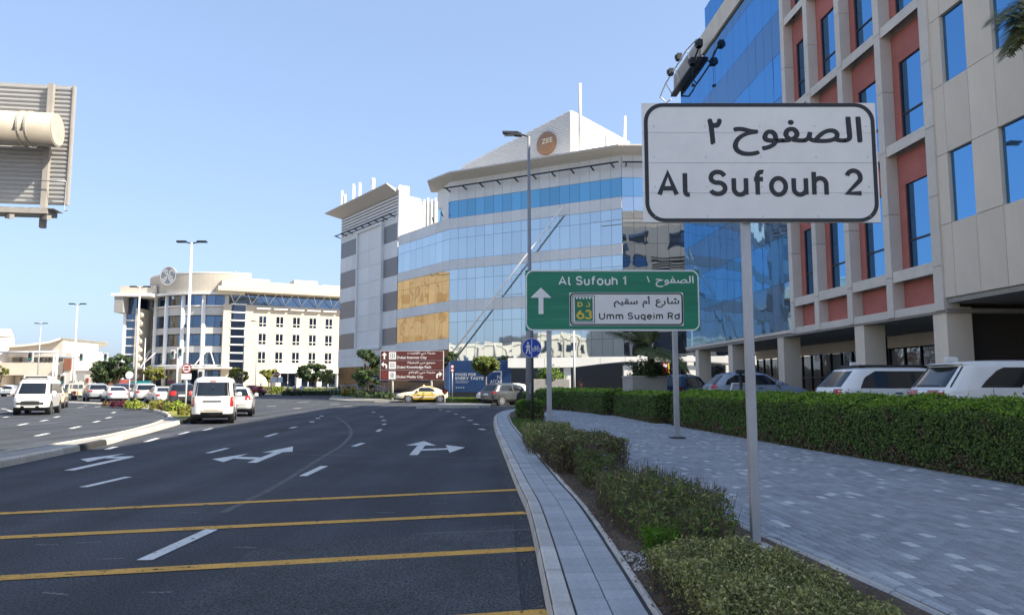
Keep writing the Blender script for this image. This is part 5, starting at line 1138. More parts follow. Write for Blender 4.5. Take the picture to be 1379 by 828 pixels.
mb = MB(); fb.box(mb, LB - .05, LB, zb2 - .05, zt_ + .06, -.02, .1); mb.build('edge_trim', m_beam, bb)
for d in (LB - .76, LB - 5.0, LB - 9):
    mb = MB(); fb.box(mb, d - .09, d + .09, zb2 - .95, zt_ + .02, .04, .24); mb.build('post', m_beam, bb)
za = W(88, 180, 26.4).z; e1 = fb.p(LB - .12, za, .95); e0 = fb.p(-1, za, .95)
MB().tube([e0, e1], .60, 28).build('torsion_tube', m_tubec, bb)
for d in (LB - .95, LB - 1.2): MB().disc(fb.p(d, za, .95), fb.t, .635, .07, 28).build('collar', m_tubec, bb)
MB().disc(e1 + fb.t * .012, fb.t, .55, .02, 28).build('end_cap', M('end_cap', (0.45, 0.42, 0.36), .7, var=.15, vscale=3, stains=(4, (.2, .15, .1), .64)), bb)
zc_ = W(97, 291, 27).z
mb = MB(); fb.box(mb, 0, LB - .3, zc_ - .12, zc_ + .06, .1, .9); mb.build('catwalk', m_beam, bb)
mb = MB()
for k in range(30): fb.box(mb, LB * k / 30, LB * (k + .8) / 30, zc_ + .065, zc_ + .085, .1, .9)
mb.build('grating', m_steel, bb)
for d in (LB - .8, LB - 2.0, LB - 5):
    mb = MB(); mb.bar(fb.p(d, zc_ - .1, .1), fb.p(d + .75, zc_ - .35, 1.3), .14, .16); mb.build('bracket', m_beam, bb)
MB().tube([fb.p(LB + .05, zb2 + .75, .4), fb.p(LB + .05, zc_ + .1, .4), fb.p(LB + .5, zc_ - .05, 1.2)], .02, 6).tube([fb.p(LB - .8, zb2 + .75, .4), fb.p(LB + .05, zb2 + .75, .4)], .02, 6).build('hand_rail', m_steel, bb)
MB().tube([fb.p(LB - 9.5, 0, .95), fb.p(LB - 9.5, za, .95)], .6, 24).build('column', m_tubec, bb)

# ---- lamps, signals and signs far off
def lamp(lab, u, vt, vb, Y, arms, mat=m_whitemetal, r=.14, grp='tall street lamps along the far road', zb0=0.12):
    b = W(u, vb, Y); zt = W(u, vt, Y).z; t = thing('street_lamp', lab, 'street lamp', (b.x, Y, zb0), 0, grp); z = zt - zb0
    MB().tube([(0, 0, -.3), (0, 0, z)], [r, r * .55], 8).build('pole', mat, t)
    for s in arms:
        MB().tube([(0, 0, z - .05), (s * .5, 0, z + .05)], .05, 6).build('arm', m_dark, t)
        MB().chbox(min(s * .4, s * 1.1), max(s * .4, s * 1.1), -.15, .15, z + .02, z + .16, .04).build('lamp_head', m_dark, t)
    return t
lamp('tallest white twin arm street lamp on the median beside the monogram building', 248.5, 327, 548, 54, (-1, 1), r=.15)
lamp('white twin arm street lamp in front of the glazed left corner of the corporate building', 181, 387, 535, 80, (-1, 1))
lamp('twin arm street lamp rising left of the corporate building against the sky', 97.5, 410, 525, 96, (-1, 1))
lamp('farthest grey twin arm street lamp above the institute building', 49.5, 436, 525, 126, (-1, 1), m_steel)
lamp('short single arm white lamp beside the beige wall of the corporate building', 192.5, 455, 524, 120, (1,), r=.1)
lamp('slim grey lamp post before the glass strip of the corporate building', 326, 440, 530, 112, (-1,), m_steel, r=.1)
lamp('slim grey lamp post before the windowed wing of the corporate building', 343.5, 433, 528, 125, (-1,), m_steel, r=.09)
m_sig = M('signal_housing', (0.03, 0.03, 0.03), .5); m_sigw = M('signal_border', (0.7, 0.7, 0.68), .5); m_green = M('signal_green', (0.0, 0.32, 0.22), .4)
def signal_head(par, x, z, y=0.0, w=.5, h=1.0):
    MB().chbox(x - w / 2, x + w / 2, y - .04, y, z - h / 2, z + h / 2, .01).build('backboard', m_sigw, par)
    o = MB().chbox(x - w * .22, x + w * .22, y - .2, y - .04, z - h * .35, z + h * .35, .02).build('signal_head', m_sig, par)
    for k in range(3): MB().disc((x, y - .205, z + (1 - k) * h * .22), (0, 1, 0), w * .17, .03, 12).build('lens', m_green if k == 2 else m_sig, o)
def signal(lab, u, vb, Y, vt, heads, arm=None):
    b = W(u, vb, Y); t = thing('traffic_signal', lab, 'traffic light', (b.x, Y, .12), 0, 'traffic lights at the junction'); zt = W(u, vt, Y).z - .12; f = Y / 1000
    MB().tube([(0, 0, -.2), (0, 0, zt)], .11, 8).build('pole', m_whitemetal, t)
    if arm is not None:
        z = W(u, arm[1], Y).z - .12; MB().tube([(0, 0, z), ((arm[0] - u) * f, 0, z)], [.1, .06], 8).build('mast_arm', m_whitemetal, t)
    for hu, hv in heads: signal_head(t, (hu - u) * f, W(hu, hv, Y).z - .12, -.1)
    return t
signal('traffic light on a mast arm reaching left over the traffic, above the white van', 73, 540, 66, 470, [(39, 480)], (-12, 474))
signal('traffic light mast with two white edged heads against the sky beside the dark tree', 70, 525, 88, 478, [(108, 480.5), (140.5, 480.5)], (143, 481))
signal('low traffic light on its own pole right of the white van', 84.5, 535, 70, 502, [(84.5, 511)])
signal('traffic light standing behind the roof of the white minibus', 270, 540, 60, 500, [(270, 506)])
signal('traffic light pole before the curved entrance of the corporate building', 237, 535, 84, 468, [(231, 477), (241, 474)], (228, 475))
def plate_sign(nm, lab, u, vb, Y, zb0=.12):
    b = W(u, vb, Y); return thing(nm, lab, 'road sign', (b.x, Y, zb0)), (lambda v: W(u, v, Y).z - zb0)
ns, zf = plate_sign('no_overtaking_sign', 'round red ringed no overtaking sign with white plate on the median', 249.6, 551, 46)
MB().tube([(0, 0, -.1), (0, 0, zf(489))], .05, 8).build('post', m_whitemetal, ns)
MB().disc((0, -.07, zf(496)), (0, 1, 0), .30, .02, 28).build('disc', m_signtext, ns)
mb = MB(); ring_poly(mb, arc(0, zf(496), .31, 0, 360, 28)[:-1], arc(0, zf(496), .245, 0, 360, 28)[:-1], -.085); mb.build('ring', m_signred, ns)
mb = MB()
for k, z in ((0, .04), (1, -.12)): flat_poly(mb, [(-.17, zf(496) + z), (.15, zf(496) + z), (.15, zf(496) + z + .06), (.08, zf(496) + z + .1), (-.08, zf(496) + z + .1), (-.17, zf(496) + z + .06)], -.086)
mb.build('symbol', m_signred, ns)
MB().chbox(-.31, .31, -.075, -.06, zf(511), zf(503), .004).build('plate', m_signtext, ns)
bk_, zf = plate_sign('round_road_sign', 'pale back of a round sign among the queuing cars', 173, 540, 58); MB().tube([(0, 0, 0), (0, 0, zf(500))], .05, 8).build('post', m_steel, bk_); MB().disc((0, -.07, zf(505)), (0, 1, 0), .3, .02, 24).build('disc', m_signwhite, bk_)
bk2, zf = plate_sign('square_road_sign', 'grey back of a square sign board on two posts by the left traffic queue', 107.5, 538, 68)
for x in (-.22, .22): MB().tube([(x, 0, -.1), (x, 0, zf(503))], .045, 6).build('post', m_steel, bk2)
MB().chbox(-.36, .36, -.08, -.05, zf(512.5), zf(502.5), .005).build('board', M('board_grey', (.38, .38, .37), .6), bk2)
dm, zf = plate_sign('diamond_sign', 'white diamond shaped sign with dark symbol in front of the taxi rear', 599, 545, 60.5)
MB().tube([(0, 0, 0), (0, 0, zf(530))], .04, 6).build('post', m_whitemetal, dm)
mb = MB(); s_ = .26; c_ = zf(527); flat_poly(mb, [(0, c_ - s_), (s_, c_), (0, c_ + s_), (-s_, c_)], -.06); mb.prism([Vector((0, -.06, c_ - s_)), Vector((s_, -.06, c_)), Vector((0, -.06, c_ + s_)), Vector((-s_, -.06, c_))], (0, 0, 0), (0, .02, 0)); mb.build('plate', m_signtext, dm)
mb = MB(); flat_poly(mb, [(-.06, c_ - .1), (.06, c_ - .1), (.06, c_ + .08), (0, c_ + .14), (-.06, c_ + .08)], -.065); mb.build('symbol', m_signred, dm)
nsn, zf = plate_sign('bus_stop_sign', 'narrow sign post with red and white plates in front of the hoarding', 609, 531, 66, .4)
MB().tube([(0, 0, -.3), (0, 0, zf(491))], .05, 6).build('post', m_steel, nsn)
for v in (493.5, 498.5): 
    MB().disc((0, -.07, zf(v)), (0, 1, 0), .17, .02, 18).build('disc', m_signtext, nsn); mb = MB(); ring_poly(mb, arc(0, zf(v), .175, 0, 360, 18)[:-1], arc(0, zf(v), .11, 0, 360, 18)[:-1], -.083); mb.build('ring', m_signred, nsn)
wbn, zf = plate_sign('white_notice_board', 'blank white notice board on posts before the windowed wing', 372, 530, 112)
for x in (-.75, .75): MB().tube([(x, 0, 0), (x, 0, zf(509))], .05, 6).build('post', m_steel, wbn)
MB().box(-.9, .9, -.1, -.05, zf(515), zf(507.5)).build('board', m_white, wbn)
nen, zf = plate_sign('no_entry_sign', 'small dark red round sign above the white notice board', 372.8, 530, 110); MB().tube([(0, 0, 0), (0, 0, zf(500))], .05, 6).build('post', m_dark, nen); MB().disc((0, -.07, zf(504)), (0, 1, 0), .38, .02, 20).build('disc', m_signred, nen); MB().box(-.24, .24, -.09, -.082, zf(504) - .06, zf(504) + .06).build('bar', m_signtext, nen)
dgn, zf = plate_sign('district_sign', 'blue green district sign board low beside the curved entrance', 189, 522, 116)
MB().box(-1.5, 1.5, -.1, 0, zf(521), zf(512.5)).build('panel', M('teal_sign', (.01, .2, .22), .4), dgn)
mb = MB(); flat_poly(mb, [(-1.0, zf(519)), (-.3, zf(519)), (-.3, zf(514)), (-1, zf(514))], -.11); flat_poly(mb, [(.4, zf(519)), (1.1, zf(519)), (1.1, zf(515)), (.4, zf(515))], -.11); mb.build('symbol', M('sign_green3', (0, .3, .16), .4), dgn)
for x in (-1.2, 1.2): MB().box(x - .05, x + .05, -.05, .05, 0, zf(521)).build('post', m_steel, dgn)
# ================================================================ VEHICLES AND PEOPLE
m_glassc = GLASS('car_glass', (0.5, 0.55, 0.60), (0.008, 0.01, 0.012), 0.05, wave=0.0, rough=0.03)
m_tyre = M('tyre_rubber', (0.018, 0.018, 0.018), 0.9); m_rim = M('alloy_rim', (0.45, 0.46, 0.47), 0.35, metal=0.8); m_trim = M('black_trim', (0.02, 0.02, 0.022), 0.5)
m_tail = M('tail_light', (0.40, 0.012, 0.01), 0.2, coat=.5); m_head = M('head_light', (0.6, 0.62, 0.64), 0.15, coat=.5); m_plate = M('number_plate', (0.62, 0.62, 0.6), .5); m_orange = M('reflector_amber', (0.5, 0.12, 0.02), .3)
def paint(nm, c, rough=.28): return M('paint_' + nm, c, rough, coat=0.7, var=0.03, vscale=2, spec=.5)
p_white = paint('white', (0.72, 0.72, 0.70)); p_cream = paint('cream', (0.66, 0.55, 0.38)); p_silver = paint('silver', (0.32, 0.34, 0.36), .22); p_dark = paint('dark', (0.03, 0.033, 0.04)); p_red = paint('red', (0.36, 0.02, 0.02)); p_blue = paint('blue_grey', (0.30, 0.37, 0.46)); p_yellow = paint('yellow', (0.64, 0.41, 0.01)); p_tan = paint('tan', (0.52, 0.42, 0.28)); p_navy = paint('navy', (0.05, 0.09, 0.16))
SPEC = {
 'sedan': dict(L=4.85, top=1.45, bot=.2, xr=[(.2, .25), (.45, .03), (.7, 0), (.9, .04), (1.0, .2), (1.06, .62), (1.25, 1.05), (1.4, 1.55), (1.45, 1.95)], xf=[(.2, 4.6), (.45, 4.83), (.6, 4.85), (.75, 4.76), (.9, 4.15), (.98, 3.5), (1.2, 3.05), (1.4, 2.62), (1.45, 2.25)],
     w=[(.2, .78), (.45, .89), (.8, .92), (.95, .88), (1.2, .74), (1.4, .60), (1.45, .38)], wh=(.9, 3.75), wr=.335,
     win=[[(.98, 1.35, 3.38), (1.2, 1.5, 3.0), (1.34, 1.85, 2.7)]], rear=[(1.07, .66), (1.36, .50)], front=[(1.0, .72), (1.36, .52)], tail=(.72, .92, .55, .86), head=(.58, .76, .5, .84), pl=(.75, .86)),
 'suv': dict(L=4.7, top=1.72, bot=.26, xr=[(.26, .25), (.5, .03), (.75, 0), (1.05, .05), (1.15, .12), (1.62, .55), (1.72, 1.0)], xf=[(.26, 4.5), (.5, 4.68), (.75, 4.66), (.95, 4.5), (1.05, 3.75), (1.15, 3.5), (1.6, 2.85), (1.72, 2.4)],
     w=[(.26, .82), (.5, .92), (.9, .95), (1.1, .93), (1.6, .72), (1.72, .5)], wh=(.85, 3.75), wr=.37,
     win=[[(1.12, .62, 3.3), (1.4, .78, 2.98), (1.57, 1.1, 2.75)]], rear=[(1.15, .74), (1.57, .62)], front=[(1.15, .78), (1.6, .6)], tail=(.92, 1.1, .55, .88), head=(.78, .95, .5, .86), pl=(.8, .93)),
 'bigsuv': dict(L=5.1, top=1.74, bot=.26, xr=[(.26, .2), (.5, .03), (.8, 0), (1.08, .06), (1.14, .14), (1.62, .52), (1.66, .42), (1.72, .75), (1.74, 1.2)], xf=[(.26, 4.9), (.5, 5.08), (.8, 5.06), (1.02, 4.9), (1.1, 4.1), (1.18, 3.8), (1.62, 3.1), (1.74, 2.6)],
     w=[(.26, .84), (.5, .94), (.9, .97), (1.12, .95), (1.6, .80), (1.70, .70), (1.74, .5)], wh=(.95, 3.95), wr=.39,
     win=[[(1.16, .78, 1.62), (1.3, .92, 1.75), (1.52, 1.2, 1.82), (1.58, 1.35, 1.84)], [(1.16, 2.0, 3.62), (1.4, 2.0, 3.3), (1.6, 2.05, 3.05)]], rear=[(1.16, .80), (1.6, .70)], front=[(1.18, .8), (1.6, .66)], tail=(.98, 1.1, .2, .93), head=(.8, .98, .5, .86), pl=(.78, .9)),
 'hatch': dict(L=4.2, top=1.52, bot=.22, xr=[(.22, .2), (.45, .03), (.7, 0), (.95, .06), (1.05, .18), (1.42, .6), (1.52, 1.1)], xf=[(.22, 4.0), (.45, 4.18), (.65, 4.16), (.85, 3.95), (.95, 3.35), (1.1, 3.05), (1.42, 2.45), (1.52, 2.0)],
     w=[(.22, .76), (.45, .85), (.8, .88), (1.0, .85), (1.42, .62), (1.52, .4)], wh=(.8, 3.35), wr=.32,
     win=[[(1.0, .55, 2.95), (1.2, .68, 2.7), (1.4, 1.05, 2.4)]], rear=[(1.03, .68), (1.4, .52)], front=[(1.0, .7), (1.4, .52)], tail=(.85, 1.05, .5, .8), head=(.62, .82, .45, .8), pl=(.6, .72)),
 'van': dict(L=4.75, top=1.96, bot=.24, xr=[(.24, .12), (.42, 0), (.9, .0), (1.15, .05), (1.75, .17), (1.88, .28), (1.96, .7)], xf=[(.24, 4.62), (.42, 4.74), (.8, 4.72), (1.0, 4.6), (1.1, 4.45), (1.75, 3.9), (1.88, 3.6), (1.96, 3.1)],
     w=[(.24, .76), (.42, .84), (1.0, .86), (1.2, .85), (1.75, .77), (1.88, .70), (1.96, .5)], wh=(.95, 3.75), wr=.33,
     win=[[(1.15, .4, 1.9), (1.68, .5, 1.9)], [(1.15, 2.0, 3.1), (1.68, 2.0, 3.1)], [(1.15, 3.2, 4.15), (1.68, 3.2, 3.75)]], rear=[(1.16, .68), (1.72, .62)], front=[(1.12, .76), (1.7, .66)], tail=(.72, 1.12, .70, .84), head=(.68, .9, .45, .8), pl=(.58, .7)),
 'pickup': dict(L=5.1, top=1.75, bot=.3, xr=[(.3, .2), (.5, .02), (.95, 0), (1.02, 1.6), (1.1, 1.62), (1.65, 1.8), (1.75, 2.1)], xf=[(.3, 4.9), (.5, 5.08), (.85, 5.05), (1.0, 4.8), (1.08, 4.0), (1.65, 3.2), (1.75, 2.8)],
     w=[(.3, .8), (.5, .88), (.95, .9), (1.1, .88), (1.65, .68), (1.75, .5)], wh=(1.0, 4.05), wr=.38,
     win=[[(1.12, 1.9, 3.8), (1.6, 2.0, 3.3)]], rear=[(1.12, .7), (1.6, .6)], front=[(1.12, .74), (1.6, .58)], tail=(.65, .95, .72, .86), head=(.7, .9, .5, .82), pl=(.5, .62)),
}
PW = 7.0
CAR_CACHE = {}
def car(name, label, cat, kind, pos, heading, pm, group=None, z=0.0, low_trim=True, extras=None, sub=1.0):
    S = SPEC[kind]; t = thing(name, label, cat, (pos[0], pos[1], z), math.atan2(heading[1], heading[0]), group)
    xr = lambda h: interp(S['xr'], h); xf = lambda h: interp(S['xf'], h); wf = lambda h: interp(S['w'], h); L = S['L']; mid = L / 2
    def side(x, h):
        a, b = xr(h), xf(h); c = (a + b) / 2; q = min(1, abs((x - c) / ((b - a) / 2))); return wf(h) * max(0, 1 - q ** PW) ** (1 / PW)
    def end(y, h, rear):
        a, b = xr(h), xf(h); c = (a + b) / 2; q = min(1, abs(y) / wf(h)); k = max(0, 1 - q ** PW) ** (1 / PW); return c - (c - a) * k if rear else c + (b - c) * k
    if ('body', kind) not in CAR_CACHE:
        hs = sorted(set([round(q_[0], 3) for key in ('xr', 'xf', 'w') for q_ in S[key]] + list(np.linspace(S['bot'], S['top'], 16)))); n = 48; v = []; f = []
        for h in hs:
            a, b, w = xr(h), xf(h), wf(h)
            for j in range(n):
                th = 2 * PI * (j + .5) / n; cc, ss = math.cos(th), math.sin(th)
                ex = 2 / PW; v.append((((a + b) / 2 + (b - a) / 2 * math.copysign(abs(cc) ** ex, cc)) - mid, w * math.copysign(abs(ss) ** ex, ss), h))
        mi = []
        for i in range(len(hs) - 1):
            for j in range(n): f.append((i * n + j, i * n + (j + 1) % n, (i + 1) * n + (j + 1) % n, (i + 1) * n + j)); mi.append(1 if hs[i] < S['bot'] + .16 else 0)
        mb = MB(); mb.v = v; mb.f = f + [tuple((len(hs) - 1) * n + j for j in range(n)), tuple(reversed(range(n)))]; mb.mi = mi + [0, 1]; mb.sm = [True] * len(f) + [True, False]
        CAR_CACHE[('body', kind)] = mb
    mb = CAR_CACHE[('body', kind)]; mb.build('body', [pm, m_trim if low_trim else pm], t)
    off = .008
    for g in S['win']:
        for s in (1, -1):
            q_ = MB(); rws = []
            hs = np.linspace(g[0][0], g[-1][0], 7)
            for h in hs:
                x0 = np.interp(h, [r_[0] for r_ in g], [r_[1] for r_ in g]); x1 = np.interp(h, [r_[0] for r_ in g], [r_[2] for r_ in g])
                rws.append([(x - mid, s * (side(x, h) + off), h) for x in np.linspace(x0, x1, 9)])
            v = [p for r_ in rws for p in r_]; f = []
            for i in range(6):
                for j in range(8):
                    fq = (i * 9 + j, i * 9 + j + 1, (i + 1) * 9 + j + 1, (i + 1) * 9 + j); f.append(fq if s < 0 else tuple(reversed(fq)))
            q_.add(v, f, 0, True); w_ = q_.build('side_window', m_glassc, t)
            if g[-1][2] - g[0][1] > 1.5 and sub and kind != 'bigsuv':
                xm = (g[0][1] + g[0][2]) / 2 + .1; MB().add([(xm - .05 - mid, s * (side(xm, g[0][0]) + off * 1.6), g[0][0]), (xm + .05 - mid, s * (side(xm, g[0][0]) + off * 1.6), g[0][0]), (xm + .05 - mid, s * (side(xm, g[-1][0]) + off * 1.6), g[-1][0]), (xm - .05 - mid, s * (side(xm, g[-1][0]) + off * 1.6), g[-1][0])], [(0, 1, 2, 3)] if s < 0 else [(3, 2, 1, 0)]).build('door_pillar', m_trim, w_)
    for nm, g, rear in (('rear_window', S['rear'], True), ('windscreen', S['front'], False)):
        rws = []
        for h in np.linspace(g[0][0], g[1][0], 7):
            wy = np.interp(h, [g[0][0], g[1][0]], [g[0][1], g[1][1]]); rws.append([(end(y, h, rear) - mid + (-off if rear else off), y, h + .004) for y in np.linspace(-wy, wy, 11)])
        v = [p for r_ in rws for p in r_]; f = []
        for i in range(6):
            for j in range(10):
                fq = (i * 11 + j, i * 11 + j + 1, (i + 1) * 11 + j + 1, (i + 1) * 11 + j); f.append(tuple(reversed(fq)) if rear else fq)
        MB().add(v, f, 0, True).build(nm, m_glassc, t)
    def patch(nm, rear, h0, h1, y0, y1, mat, o=.014):
        for s in ((1, -1) if y0 != -y1 else (1,)):
            v = []; 
            for h in (h0, (h0 + h1) / 2, h1):
                for y in np.linspace(y0, y1, 5): v.append((end(y, h, rear) - mid + (-o if rear else o), s * y, h))
            f = [(i * 5 + j, i * 5 + j + 1, (i + 1) * 5 + j + 1, (i + 1) * 5 + j) for i in range(2) for j in range(4)]
            f = [tuple(reversed(q_)) if (rear == (s > 0)) else q_ for q_ in f]; MB().add(v, f, 0, True).build(nm, mat, t)
    patch('tail_light', True, *S['tail'], m_tail); patch('head_light', False, *S['head'], m_head); patch('number_plate', True, *S['pl'], -.26, .26, m_plate); patch('number_plate', False, .42, .52, -.26, .26, m_plate)
    patch('grille', False, S['head'][0] - .14, S['head'][1] - .06, -.42, .42, m_trim, .01)
    for wx in S['wh']:
        for s in (1, -1):
            yo = side(wx, .5)
            MB().disc((wx - mid, s * (yo - .11), S['wr'] + .02), (0, 1, 0), S['wr'] + .085, .235, 24).build('wheel_arch', m_trim, t)
            w_ = MB().tube([(wx - mid, s * (yo - .22), S['wr']), (wx - mid, s * (yo - .03), S['wr']), (wx - mid, s * (yo + .015), S['wr'])], [S['wr'], S['wr'], S['wr'] - .03], 24).build('wheel', m_tyre, t)
            rb = MB(); yy = s * (yo + .022); rb.disc((wx - mid, yy - s * .006, S['wr']), (0, 1, 0), S['wr'] * .68, .012, 20)
            rb.build('rim', m_rim, w_)
            hb_ = MB()
            for k in range(5):
                a_ = 2 * PI * k / 5; hb_.disc((wx - mid + math.cos(a_) * S['wr'] * .42, yy + s * .004, S['wr'] + math.sin(a_) * S['wr'] * .42), (0, 1, 0), S['wr'] * .15, .008, 8)
            hb_.build('rim_opening', m_trim, w_)
    for s in (1, -1):
        wx = S['front'][0][0]; xm = xf(S['front'][0][0]) - .55; MB().chbox(xm - mid - .08, xm - mid + .08, s * (wf(wx) + .1) - .1, s * (wf(wx) + .1) + .1, wx, wx + .16, .04).build('mirror', pm, t)
    gp_ = MB()
    for s in (1, -1):
        for xg in (S['win'][0][0][1] + .25, (S['wh'][0] + S['wh'][1]) / 2 + .1, S['wh'][1] - .55):
            zt_g = S['win'][0][0][0] - .03; v = []
            for h in np.linspace(S['bot'] + .2, zt_g, 5): v += [(xg - .006 - mid, s * (side(xg, h) + .004), h), (xg + .006 - mid, s * (side(xg, h) + .004), h)]
            gp_.add(v, [(2 * i, 2 * i + 1, 2 * i + 3, 2 * i + 2) for i in range(4)])
    gp_.build('door_gap', m_trim, t)
    for s in (1, -1):
        for xg in (S['wh'][0] + .75, S['wh'][1] - 1.35): h = S['win'][0][0][0] - .14; MB().box(xg - mid - .09, xg - mid + .09, s * side(xg, h) - .02, s * side(xg, h) + .03, h, h + .03).build('door_handle', m_trim, t)
    if extras: extras(t, S, end, side, patch, mid)
    return t
QG = 'cars waiting in the queue beyond the median'
def at(u, v, z=0.0):
    p = G(u, v, z); return (p.x, p.y)
# white minibus from behind
def ex_van(t, S, end, side, patch, mid):
    patch('door_handle', True, .92, .97, -.36, .36, m_trim, .02); patch('rear_bumper', True, .3, .5, -.8, .8, m_trim, .03); patch('gold_stripe', True, .545, .565, -.45, .45, M('gold', (.5, .36, .1), .4), .012); patch('wiper', True, 1.17, 1.19, -.3, .1, m_trim, .02); patch('stop_lamp', True, 1.75, 1.79, -.12, .12, m_tail, .014)
    MB().tube([(-mid + .2, 0, 1.5), (-mid - .0, 0, 1.55), (-mid - .05, 0, 1.45)], .02, 6).build('camera', m_trim, t)
car('minibus', 'white minibus seen from behind with dark rear window, beside the median', 'van', 'van', at(289, 567.5), (-.335, 1), p_white, extras=ex_van)
car('hatchback', 'silver white hatchback partly hidden on the right of the white minibus', 'car', 'hatch', at(318.5, 559), (-.30, 1), paint('pearl', (0.55, 0.56, 0.56)))
# oncoming van on the left
def ex_van2(t, S, end, side, patch, mid):
    MB().chbox(.4, 1.0, -.6, .6, 1.98, 2.12, .03).build('roof_sign', p_white, t); MB().box(1.002, 1.012, -.52, .52, 2.0, 2.09).build('sign_face', m_trim, t); MB().chbox(-1.6, .2, -.55, .55, 1.97, 2.08, .03).build('roof_rack', p_white, t)
    patch('bumper', False, .26, .5, -.82, .82, m_trim, .02); patch('grille', False, .56, .68, -.62, .62, m_trim, .016)
car('oncoming_van', 'cream white van with roof sign coming towards the camera on the left carriageway', 'van', 'van', at(51, 557), (.42, -1), p_white, extras=ex_van2)
car('small_car', 'small cream car with red tail light just behind the oncoming van', 'car', 'hatch', at(70, 549), (-.5, 1), p_cream)
car('crossing_sedan', 'white sedan crossing the junction at the far left edge', 'car', 'sedan', at(12, 533.6), (-1, .05), p_white)
car('taxi_car', 'white car with red roof behind the crossing sedan at far left', 'taxi', 'sedan', at(16, 531), (1, 0), paint('taxi_roof', (.5, .3, .2)))
car('pickup', 'tan pickup truck waiting at the far end of the queue on the left', 'pickup', 'pickup', at(98, 538.5), (-.9, .7), p_tan)
car('queue_suv', 'silver SUV with red tail lights, leftmost rear in the waiting queue', 'car', 'suv', at(128, 540.5), (-.72, 1), p_silver, QG)
car('queue_sedan', 'cream white sedan queuing behind the round sign back', 'car', 'sedan', at(154, 541.5), (-.75, 1), p_white, QG)
car('queue_suv', 'silver grey SUV queuing between the round sign back and the low shrubs', 'car', 'suv', at(193, 543), (-.62, 1), paint('silver_light', (.45, .46, .47)), QG)
car('queue_sedan', 'white sedan with roof bars queuing left of the dark SUV with red lamps', 'car', 'sedan', at(216, 544.5), (-.75, 1), p_white, QG)
def ex_red(t, S, end, side, patch, mid): patch('tail_light', True, .88, 1.16, .42, .9, M('tail_lit', (.6, .02, .015), .3), .02)
car('queue_suv', 'dark SUV with large bright red tail lamps beside the no overtaking sign', 'car', 'suv', at(243, 548), (-.5, 1), p_dark, QG, extras=ex_red)
car('distant_taxi', 'red and white car turning in front of the yellow shrubs', 'taxi', 'sedan', at(336, 532.2), (-1, .15), p_red, extras=lambda t, S, end, side, patch, mid: MB().chbox(-.9, .5, -.55, .55, 1.44, 1.5, .02).build('white_roof', p_white, t))
for u, v, lab, pm_, kd in ((8, 531.4, 'white hatchback among the far left traffic', p_white, 'hatch'), (143, 537, 'grey car showing behind the waiting queue', p_silver, 'sedan'), (163, 536, 'dark car showing behind the cream white sedan', p_dark, 'suv'), (308, 534, 'white car half hidden behind the minibus', p_white, 'suv')):
    car('distant_car', lab, 'car', kd, at(u, v), (-.9, .45), pm_, 'distant cars at the junction')
# taxi
def ex_taxi(t, S, end, side, patch, mid):
    for s in (1, -1):
        def sp(nm, rws, mat):
            v = []
            for h, x0, x1 in rws: v += [(x - mid, s * (side(x, h) + .006), h) for x in np.linspace(x0, x1, 9)]
            f = [(i * 9 + j, i * 9 + j + 1, (i + 1) * 9 + j + 1, (i + 1) * 9 + j) for i in range(len(rws) - 1) for j in range(8)]
            MB().add(v, f if s < 0 else [tuple(reversed(q_)) for q_ in f], 0, True).build(nm, mat, t)
        sp('yellow_door', [(.26, 1.5, 3.2), (.4, 1.35, 3.35), (.7, 1.35, 3.4), (.86, 1.5, 3.25), (.95, 1.75, 2.95)], p_yellow)
        sp('door_print', [(.62, 2.75, 3.0), (.69, 2.75, 3.0)], m_trim)
    v = []
    for h in (1.38, 1.42, 1.445, 1.46): v.append(h)
    MB().chbox(-.8, .0, -.5, .5, 1.42, 1.464, .03).build('yellow_roof', p_yellow, t); MB().chbox(-.2, 0, -.3, .3, 1.46, 1.58, .03).build('roof_light', p_cream, t)
    for s in (1, -1): MB().bar((-1.45, s * .66, 1.1), (-.72, s * .56, 1.42), .22, .05).build('yellow_quarter', p_yellow, t)
car('taxi', 'cream taxi with yellow doors and rear roof crossing in front of the brown sign', 'taxi', 'sedan', at(569, 541.6), (-1, -.18), paint('taxi_cream', (.74, .66, .50)), extras=ex_taxi)
# vehicles by the side street
car('silver_suv', 'silver grey SUV with red tail lamps turning into the side street', 'car', 'suv', at(684, 545.3), (.72, .70), paint('shaded_silver', (.06, .065, .07), .25), low_trim=True)  # silver paint darkened so its colour carries the building's shade
car('white_suv', 'white car behind the silver SUV at the side street', 'car', 'suv', (W(678, 535, 63.5).x, 63.5), (-1, -.06), p_white)
# parked beyond the hedge
PG = 'cars parked beyond the hedge'
def ex_durango(t, S, end, side, patch, mid):
    MB().chbox(-1.95, -1.7, -.05, .05, 1.72, 1.83, .03).build('fin_antenna', p_white, t); patch('spoiler', True, 1.62, 1.66, -.7, .7, p_white, .05); patch('wiper', True, 1.19, 1.21, -.45, .05, m_trim, .02)
    v = [(.95 + .0 - mid, -(side(1.0, 1.2) + .02), 1.18), (1.42 - mid, -(side(1.4, 1.2) + .02), 1.18), (1.15 - mid, -(side(1.15, 1.45) + .02), 1.46)]
car('large_suv', 'large white SUV with dark rear window nearest behind the hedge on the right', 'car', 'bigsuv', (9.0 + 2.55, 16.45), (1, -.02), paint('parked_white', (.85, .86, .86)), PG, z=.42, extras=ex_durango)
def ex_s2(t, S, end, side, patch, mid): MB().chbox(-1.6, 1.0, -.62, .62, 1.69, 1.735, .02).build('black_roof', m_trim, t); MB().chbox(-1.55, -1.3, -.05, .05, 1.72, 1.82, .03).build('fin_antenna', p_white, t)
car('parked_suv', 'white SUV with black roof parked second beyond the hedge', 'car', 'suv', (8.45 + 2.35, 20.35), (1, 0), paint('parked_white', (.85, .86, .86)), PG, z=.42, extras=ex_s2)
